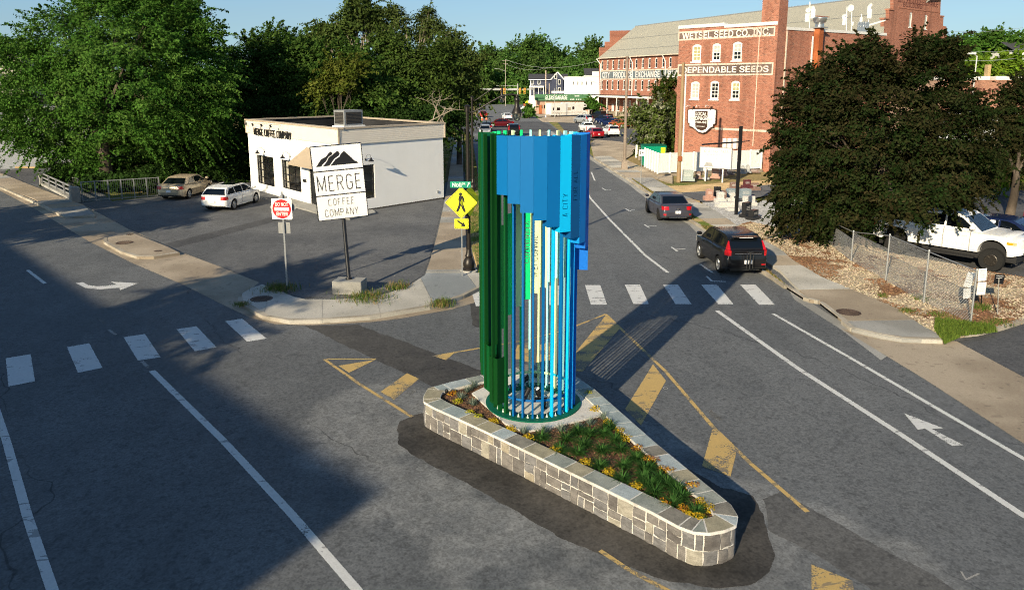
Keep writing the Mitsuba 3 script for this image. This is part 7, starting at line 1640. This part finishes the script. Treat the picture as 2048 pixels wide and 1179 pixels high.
put(gb, 'wall', GBP.poly(sbox(0, -.1, gw_, gh).difference(sbox(wo[0], wo[2], wo[1], wo[3])), -.3, 0), 'grey_stucco'); grid_window(gb, GBP, wo, 3, 4)
put(gb, 'window_trim', GBP.poly(sbox(wo[0] - .12, wo[2] - .12, wo[1] + .12, wo[3] + .12).difference(sbox(wo[0], wo[2], wo[1], wo[3])), 0, .05), 'window_white')
put(gb, 'room', GBP.box(wo[0] - .5, wo[1] + .5, wo[2] - .5, wo[3] + .5, -2.1, -2), 'interior_dark'); put(gb, 'roof', GBP.box(-.4, gw_ + .4, gh, gh + .35, -9, .6), 'roof_black'); put(gb, 'right_wall', GBP.box(gw_ - .3, gw_ - .002, -.1, gh - .01, -8.5, -.3), 'grey_stucco')
ground_piece('side_lot', sheet(P((-80, 352), (100, 332), (150, 340), (90, 368), (60, 366), (-20, 344)), .01), 'far_asphalt', label='dark asphalt strip in front of the pale grey building')
wsx = at(53, 336.5); solo('wheel_stop', rotz(cbox(-1.05, 1.05, -.1, .1, 0, .16, .03), -.05, wsx), 'straw', 'tan wheel stop in front of the pale grey building', 'wheel stop')
ob2 = thing('office_building', 'flat roofed office building far off at the left edge', 'building'); o1, o2 = at_y(-40, 165, 230), at_y(46, 165, 230); zt_, = [at_y(20, 118, 230)[2]]
OP = Plane([o1[0], 230, 0], [1, .05, 0]); ow = o2[0] - o1[0]
mat('office_tan', [.36, .33, .29], .8)
put(ob2, 'wall', OP.box(0, ow, 0, zt_, -12, 0), 'office_tan'); put(ob2, 'roof_edge', OP.box(-.4, ow + .4, zt_, zt_ + .5, -12.4, .4), 'concrete_grey'); put(ob2, 'penthouse', OP.box(ow * .5, ow * .95, zt_ + .5, zt_ + 1.6, -8, -2), 'roof_black')
for fl in range(4): 
    for i in range(7): put(ob2, 'window', OP.box(ow * (i + .15) / 7, ow * (i + .85) / 7, zt_ - 2.6 - fl * 3.3, zt_ - 1.0 - fl * 3.3, 0, .05), 'dark_glass')
solo('litter', join([shift(box(-.12, .12, -.08, .08, 0, .05), at(u, v, .012)) for u, v in ((530, 398),)]), 'concrete_pale', 'small pale piece of rubble near the white station wagon', 'rubble')

# ------------------------------------------------------------------ far end of the street
def facade(k, u0, u1, vt, Yd, name='wall', m='white_stucco', depth=10, base=0):
    a, b = at_y(u0, vt, Yd), at_y(u1, vt, Yd); pl_ = Plane([a[0], Yd, base], [1, 0, 0]); w = b[0] - a[0]; h = a[2] - base
    put(k, name, pl_.box(0, w, -.1, h, -depth, 0), m); return pl_, w, h
mat('garage_green', [.045, .15, .065], .6); mat('brick_pink', [.42, .27, .20], .9); mat('navy_siding', [.030, .038, .075], .7); mat('roof_slate', [.045, .045, .052], .85)
gk = thing('garage', 'low garage with a green mansard band lettered ELIAS GARAGE', 'building'); pl_, w, h = facade(gk, 1074, 1180, 201, 196, 'wall', 'brick_pink', 12)
hb1 = at_y(1100, 188.5, 196)[2]
put(gk, 'mansard', pl_.map(extr(sbox(-.5, h, w + .5, hb1), 0, .8)), 'garage_green'); put(gk, 'roof', pl_.box(-.3, w + .3, h + .1, hb1 - .25, -12, -.02), 'roof_slate')
put(gk, 'lettering', word(pl_, 'ELIAS GARAGE', on(pl_, 1090.5, 200)[0], h + .28, .95, .8, .03, True, width=on(pl_, 1134, 200)[0] - on(pl_, 1090.5, 200)[0]), 'sign_white', label='white letters reading ELIAS GARAGE')
for u in (1149, 1152.5, 1156): put(gk, 'lettering', pl_.box(on(pl_, u, 190)[0], on(pl_, u + 2, 190)[0], hb1 - .55, hb1 - .28, .8, .83), 'sign_white')
for u in (1140, 1143, 1146, 1152, 1156, 1160, 1164): put(gk, 'lettering', pl_.box(on(pl_, u, 190)[0], on(pl_, u + 2, 190)[0], h + .18, h + .42, .8, .83), 'sign_white')
for u0, u1, m_ in ((1092, 1106, 'blind_pale'), (1108, 1122, 'blind_pale'), (1128, 1150, 'window_white'), (1152, 1170, 'window_white')):
    k = put(gk, 'garage_door', pl_.box(on(pl_, u0, 210)[0], on(pl_, u1, 210)[0], .05, 2.9, .0, .06), m_)
    for z in (.75, 1.45, 2.15): put(k, 'door_joint', pl_.box(on(pl_, u0, 210)[0], on(pl_, u1, 210)[0], z, z + .04, .06, .08), 'letter_grey')
put(gk, 'door', pl_.box(on(pl_, 1078, 210)[0], on(pl_, 1080, 210)[0] + .5, .05, 2.3, 0, .05), 'rust_paint')
for u in (1083, 1088): put(gk, 'window', pl_.box(on(pl_, u, 210)[0], on(pl_, u + 2, 210)[0], 1.4, 2.3, 0, .05), 'dark_glass')
bk = thing('white_block', 'plain white windowless block with a row of small square openings', 'building'); pl_, w, h = facade(bk, 1135, 1200, 154, 222, 'wall', 'white_stucco', 14)
put(bk, 'coping', pl_.box(-.1, w + .1, h, h + .2, -14, .15), 'coping_white'); put(bk, 'stair_head', pl_.box(w - 1.8, w - .2, h + .2, at_y(1196, 143, 222)[2], -5, -1), 'white_stucco')
for u in (1146.5, 1155.5, 1164, 1173, 1183): 
    k = put(bk, 'window', pl_.box(on(pl_, u - 1, 167)[0], on(pl_, u + 1, 167)[0], on(pl_, 1150, 170)[1], on(pl_, 1150, 163)[1], -.02, .05), 'letter_grey'); put(k, 'pane', pl_.box(on(pl_, u - .5, 167)[0], on(pl_, u + .5, 167)[0], on(pl_, 1150, 169)[1], on(pl_, 1150, 164)[1], .05, .07), 'dark_glass')
hk = thing('navy_house', 'navy two storey house with white trim and dark roof on the rise', 'house'); Yh = 240; pl_, w, h = facade(hk, 1061, 1134, 158.5, Yh, 'wall', 'navy_siding', 9)
zr = at_y(1080, 147.5, Yh)[2]
rv_ = np.array([[-.5, h, .5], [w + .5, h, .5], [w + .5, zr, -4.5], [-.5, zr, -4.5], [w + .5, h, -9.5], [-.5, h, -9.5]]); put(hk, 'roof', pl_.map((rv_, np.array([[0, 1, 2], [0, 2, 3], [3, 2, 4], [3, 4, 5], [0, 3, 5], [1, 4, 2], [0, 5, 1], [1, 5, 4]]))), 'roof_slate')
g0, g1, gt = on(pl_, 1103, 158)[0], on(pl_, 1126, 158)[0], on(pl_, 1113, 146)[1]
put(hk, 'gable', pl_.poly(Polygon([(g0, -.1), (g1, -.1), (g1, h), ((g0 + g1) / 2, gt), (g0, h)]), 0, 1.2), 'navy_siding')
for p, q in (((g0 - .4, h - .2), ((g0 + g1) / 2, gt + .25)), ((g1 + .4, h - .2), ((g0 + g1) / 2, gt + .25))): put(hk, 'gable_trim', pl_.poly(LineString([p, q]).buffer(.16, cap_style=2), 1.2, 1.4), 'window_white')
put(hk, 'gable_roof', pl_.map((np.array([[g0 - .4, h - .1, 1.5], [(g0 + g1) / 2, gt + .3, 1.5], [g1 + .4, h - .1, 1.5], [(g0 + g1) / 2, gt + .3, -4], [g0 - .4, h - .1, -4], [g1 + .4, h - .1, -4]]), np.array([[0, 1, 3], [0, 3, 4], [1, 2, 5], [1, 5, 3]]))), 'roof_slate')
put(hk, 'eaves', pl_.box(-.6, w + .6, h - .25, h, .3, .7), 'window_white'); put(hk, 'corner_board', pl_.box(-.05, .2, 0, h - .25, 0, .12), 'window_white'); put(hk, 'balcony_rail', pl_.box(g0, w, h * .52, h * .60, 1.22, 1.35), 'window_white')
for u, v in ((1064, 164), (1078, 164), (1118, 164), (1084, 178), (1118, 180), (1111, 153), (1130, 180)):
    a, b = on(pl_, u, v); off = 1.22 if g0 < a < g1 else 0
    k = put(hk, 'window', pl_.box(a - .42, a + .42, b - .75, b + .75, off, off + .1), 'window_white'); put(k, 'pane', pl_.box(a - .28, a + .28, b - .6, b + .6, off + .1, off + .12), 'dark_glass')
p0, p1, ph = on(pl_, 1058, 175)[0], on(pl_, 1087, 175)[0], on(pl_, 1070, 174)[1]
put(hk, 'porch_roof', pl_.map(cbox(p0, p1, ph - .2, ph + .35, .1, 3.2, .1)), 'window_white')
for t in (0.02, .3, .6, .95): put(hk, 'porch_post', pl_.box(p0 + (p1 - p0) * t, p0 + (p1 - p0) * t + .2, 0, ph - .2, 2.9, 3.1), 'window_white')
put(hk, 'porch_floor', pl_.box(p0, p1, 0, ph - 2.6, .1, 3.1), 'window_white'); put(hk, 'stairs', pl_.map(join(*[box(p0 - 2.6 + i * .45, p0 - 2.1 + i * .45, 0, .3 + i * .42, .4, 3.0) for i in range(6)])), 'window_white')
gh2 = thing('white_house', 'small white gabled house peeping over the white block', 'house'); pl_, w, h = facade(gh2, 1172, 1196, 150, 250, 'wall', 'window_white', 8); put(gh2, 'roof', pl_.map((np.array([[-.5, h, .4], [w + .5, h, .4], [w + .5, h + 2.2, -4], [-.5, h + 2.2, -4]]), np.array([[0, 1, 2], [0, 2, 3]]))), 'roof_slate')

# signals, signs, poles, wires
mat('signal_yellow', [.62, .36, .03], .5); mat('signal_red', [.75, .02, .02], .3); scene['signal_red_lit'] = {'type': 'principled', 'base_color': rgb([.85, .03, .02]), 'roughness': .4}
mat('orange', [.80, .17, .05], .5); mat('pole_grey', [.46, .47, .46], .5, metallic=.2); mat('wood_pole', [.34, .30, .25], .9)
sg_ = thing('traffic_signal', 'grey mast arm with four yellow traffic signals showing red over the far junction', 'traffic light'); sb_ = at(1035.5, 230); Ys = sb_[1]
put(sg_, 'pole', tube([sb_, [sb_[0], Ys, at_y(1035, 167, Ys)[2]]], [.16, .11], 10), 'pole_grey', smooth=40)
za = at_y(1035, 179, Ys)[2]
put(sg_, 'mast_arm', tube([at_y(922, 179, Ys), at_y(1035, 179, Ys)], [.22, .28], 8), 'pole_grey', smooth=40); put(sg_, 'mast_arm', tube([at_y(1035, 179, Ys), at_y(1066, 178.5, Ys)], .12, 8), 'pole_grey', smooth=40); put(sg_, 'brace', tube([at_y(992, 171, Ys), at_y(1035, 171, Ys)], .05, 6), 'pole_grey')
for u in (1003, 1009, 1040, 1049.5):
    c = at_y(u, 182, Ys - .4); k = put(sg_, 'signal_head', cbox(c[0] - .26, c[0] + .26, c[1] - .2, c[1] + .2, c[2] - .72, c[2] + .72, .05), 'signal_yellow')
    for j, m_ in enumerate(('signal_red_lit', 'black_metal', 'black_metal')): put(k, 'lens', shift((lambda q: (q[0][:, [0, 2, 1]] * [1, -1, 1], q[1]))(lathe([(.17, 0), (.15, .04), (0, .05)], 12)), [c[0], c[1] - .2, c[2] + .45 - j * .45]), m_)
def signpost(u, vb, v, size, label, m='sign_yellow', shape='diamond', extra=None):
    b = at(u, vb); c = at_y(u, v, b[1] - .1); k = thing('road_sign', label, 'traffic sign'); put(k, 'post', tube([b, [b[0], b[1], c[2] + .2]], .04, 6), 'galvanised')
    pl_ = Plane(c, [1, 0, 0]); g = sbox(-size, -size, size, size); g = shapely.affinity.rotate(g, 45) if shape == 'diamond' else g.buffer(0) if shape == 'rect' else shapely.geometry.Point(0, 0).buffer(size)
    put(k, 'plate', pl_.poly(g, -.01, .01), m)
    if extra: put(k, 'symbol', pl_.poly(extra(size), .01, .02), 'sign_black')
xsym = lambda s: LineString([(-s * .6, -s * .6), (s * .6, s * .6)]).buffer(s * .12).union(LineString([(-s * .6, s * .6), (s * .6, -s * .6)]).buffer(s * .12))
signpost(1018.5, 205, 187, .42, 'yellow diamond sign on a post at the far junction'); signpost(1054, 232, 205, .38, 'round yellow railway warning sign with a black cross', 'sign_yellow', 'round', xsym)
signpost(1068.5, 230, 206, .32, 'white rectangular sign on a post beside the round shrub', 'sign_white', 'rect'); signpost(902, 308, 276, .30, 'small cream sign on a thin post beside the coffee shop', 'interior_pale', 'rect'); signpost(990, 205, 188, .22, 'slim yellow marker post on the far grass', 'sign_yellow', 'rect'); signpost(1197, 226, 216, .35, 'small yellow diamond by the warehouse corner')
rs_ = thing('round_sign', 'round white sign on a tapering white stand at the far car park', 'sign'); b = at(1179, 262); c = at_y(1180, 238.5, b[1]); put(rs_, 'disc', Plane(c, [1, 0, 0]).poly(shapely.geometry.Point(0, 0).buffer(.30), -.03, .03), 'sign_white'); put(rs_, 'stand', tube([b, [b[0], b[1], c[2] - .2]], [.16, .07], 8), 'rv_white')
for u, v, lab in ((964, 240.5, 'left orange traffic cone beside the red car'), (973, 239, 'right orange traffic cone beside the red car'), (1091.5, 235, 'white and orange marker post in front of the motorhome')):
    b = at(u, v); k = thing('traffic_cone', lab, 'cone'); s = 1.0 if u < 1000 else .8
    put(k, 'cone', lathe([(.24 * s, .04), (.05, .95 * s), (0, .97 * s)], 12, b), 'orange' if u < 1000 else 'sign_white', smooth=40); put(k, 'foot', shift(box(-.28 * s, .28 * s, -.28 * s, .28 * s, 0, .05), b), 'orange'); put(k, 'band', lathe([(.17 * s, .45 * s), (.12 * s, .64 * s)], 12, b + [0, -.005, 0]), 'sign_white')
ok = thing('orange_barrel_sign', 'rusty orange tapered planter under the round warning sign', 'planter'); b = at(1054, 230.5); put(ok, 'body', lathe([(0, 0), (.45, 0), (.62, 2.2), (.9, 2.3), (.9, 2.9), (0, 2.95)], 10, b), 'rust_paint')
def pole(u, vb, vt, label, arms=(), m='wood_pole', r=.14, base=None):
    b = at(u, vb) if base is None else base; t = at_y(u, vt, b[1]); k = thing('utility_pole', label, 'pole'); put(k, 'shaft', tube([b, [b[0], b[1], t[2]]], [r, r * .7], 8), m, smooth=40)
    for z, w_ in arms: put(k, 'crossarm', shift(box(-w_, w_, -.06, .06, -.06, .06), [b[0], b[1], at_y(u, z, b[1])[2]]), m)
    return [b[0], b[1], t[2]], k
t1, k1 = pole(1011, 212, 119, 'tall utility pole with crossarms and a street light at the far junction', ((121, 1.2), (128, .9)), r=.18)
put(k1, 'light_arm', tube([at_y(1011, 143, t1[1]), at_y(1002, 139, t1[1]), at_y(993, 137, t1[1])], .05, 6), 'pole_grey'); put(k1, 'lamp_head', shift(cbox(-.5, .3, -.15, .15, -.08, .08, .04), at_y(992, 137, t1[1])), 'pole_grey')
pole(1091, 228, 141, 'pale pole in front of the navy house', (), 'cream_border', .17); pole(1098, 226, 167, 'shorter pale pole beside it in front of the navy house', (), 'cream_border', .12); pole(1112.5, 226, 155, 'thin grey pole right of the navy gable', (), 'pole_grey', .08); pole(1108.5, 236, 176, 'thin pole in front of the garage letters', (), 'pole_grey', .07); pole(974, 200, 156, 'slender lamp pole left of the signals', ((157, .6),), 'pole_grey', .08); pole(1038, 205, 154, 'slender lamp pole right of the signals', ((156, .5),), 'pole_grey', .08)
def wire(p, q, sag, label, r=.02):
    p, q = np.array(p), np.array(q); solo('overhead_wire', tube([p + (q - p) * t - UP * sag * 4 * t * (1 - t) for t in np.linspace(0, 1, 14)], r, 4), 'pole_grey', label, 'wire')
wire(t1, at_y(1196, 122, 200), 2.2, 'wire from the far utility pole to the warehouse', .035); wire(at_y(1011, 128, t1[1]), at_y(1105, 133, 260), 1.5, 'lower wire from the far utility pole towards the navy house', .03)
wire(at_y(1895, 118, 95), at_y(2100, 104, 110), .6, 'pale cable across the trees on the right', .03); wire(at_y(1888, 100, 95), at_y(2100, 88, 110), .6, 'thin cable across the sky on the right', .02); wire(at_y(1880, 62, 95), at_y(2100, 44, 120), .6, 'highest thin cable at the right edge', .02)
sl = thing('street_light', 'street light head on a thin pole above the purple tree on the right', 'street lamp'); b = at_y(1946, 107, 88); put(sl, 'pole', tube([[b[0] + .5, 88, 0], [b[0] + .5, 88, b[2] - .3], b], .07, 6), 'pole_grey'); put(sl, 'head', shift(cbox(-.7, .3, -.2, .2, -.1, .1, .05), b), 'window_white')

# ------------------------------------------------------------------ right edge: low brick shop, wooden wall, weeds
mk = thing('memorial_shop', 'low brick building lettered MEMORIALS behind the purple trees', 'building'); pl_, w, h = facade(mk, 1885, 2120, 160, 92, 'wall', 'brick_pink', 12)
mat('brick_shop', _brick(1.0, 0.0, [.25, .10, .06], [.42, .20, .13], [.36, .28, .23]), .85)
put(mk, 'brick_face', pl_.box(0, w, 0, h - .01, 0, .06), 'brick_shop'); 
for u0, u1 in ((1890, 1978), (1990, 2100)): put(mk, 'coping', pl_.box(on(pl_, u0, 160)[0], on(pl_, u1, 160)[0], h, h + .45, -12, .15), 'coping_white')
put(mk, 'chimney', pl_.box(on(pl_, 1980, 150)[0], on(pl_, 1986, 150)[0], h, h + 1.8, -1.2, -.5), 'straw'); a, b = on(pl_, 1929, 193)
put(mk, 'lettering', word(pl_, 'MEMORIALS', a, b, .95, .06, .02, True, width=on(pl_, 2062, 190)[0] - a), 'ghost_letter', label='dark letters reading MEMORIALS'); put(mk, 'lower_band', pl_.box(0, w, 0, on(pl_, 2000, 222)[1], .06, .5), 'grey_stucco')
for u in (2002, 2018): k = put(mk, 'window', pl_.box(on(pl_, u, 240)[0], on(pl_, u + 8, 240)[0], on(pl_, u, 245)[1], on(pl_, u, 231)[1], .5, .56), 'dark_glass')
wk2 = thing('wooden_fence', 'brown board fence behind the parked trucks on the right', 'fence'); a, b = at_y(1980, 330, 62), at_y(2110, 330, 62); h = at_y(2020, 262, 62)[2]
mat('fence_wood', _concrete([.16, .115, .08], [.26, .19, .135], 2.0), .9)
for i, x in enumerate(np.arange(a[0], b[0], .22)): put(wk2, 'board', box(x, x + .205, 62, 62.03 + .012 * (i % 2), 0, h + .05 * ((i * 7) % 3 - 1)), 'fence_wood')
put(wk2, 'rail', box(a[0], b[0], 62.05, 62.12, .8, .9), 'fence_wood'); put(wk2, 'rail', box(a[0], b[0], 62.05, 62.12, h - .6, h - .5), 'fence_wood')
grass('tall_grass', Polygon([(a[0] - 2, 52), (b[0], 52), (b[0], 61), (a[0] - 2, 61)]), 9000, .05, .7, 'tall yellowish grass between the trucks and the board fence', [[.20, .22, .05], GREEN, DRY], 70, .02)
lh = thing('hillside_house', 'white house at the right edge above the brick shop', 'house'); pl_, w, h = facade(lh, 2034, 2110, 103, 150, 'wall', 'window_white', 9); put(lh, 'roof', pl_.map((np.array([[-.6, h, .5], [w + .6, h, .5], [w + .6, h + 2, -4.5], [-.6, h + 2, -4.5]]), np.array([[0, 1, 2], [0, 2, 3]]))), 'roof_slate')
for u, v in ((2040, 112), (2040, 130), (2052, 112)): a, b = on(pl_, u, v); put(lh, 'window', pl_.box(a - .35, a + .35, b - .6, b + .6, 0, .06), 'dark_glass')
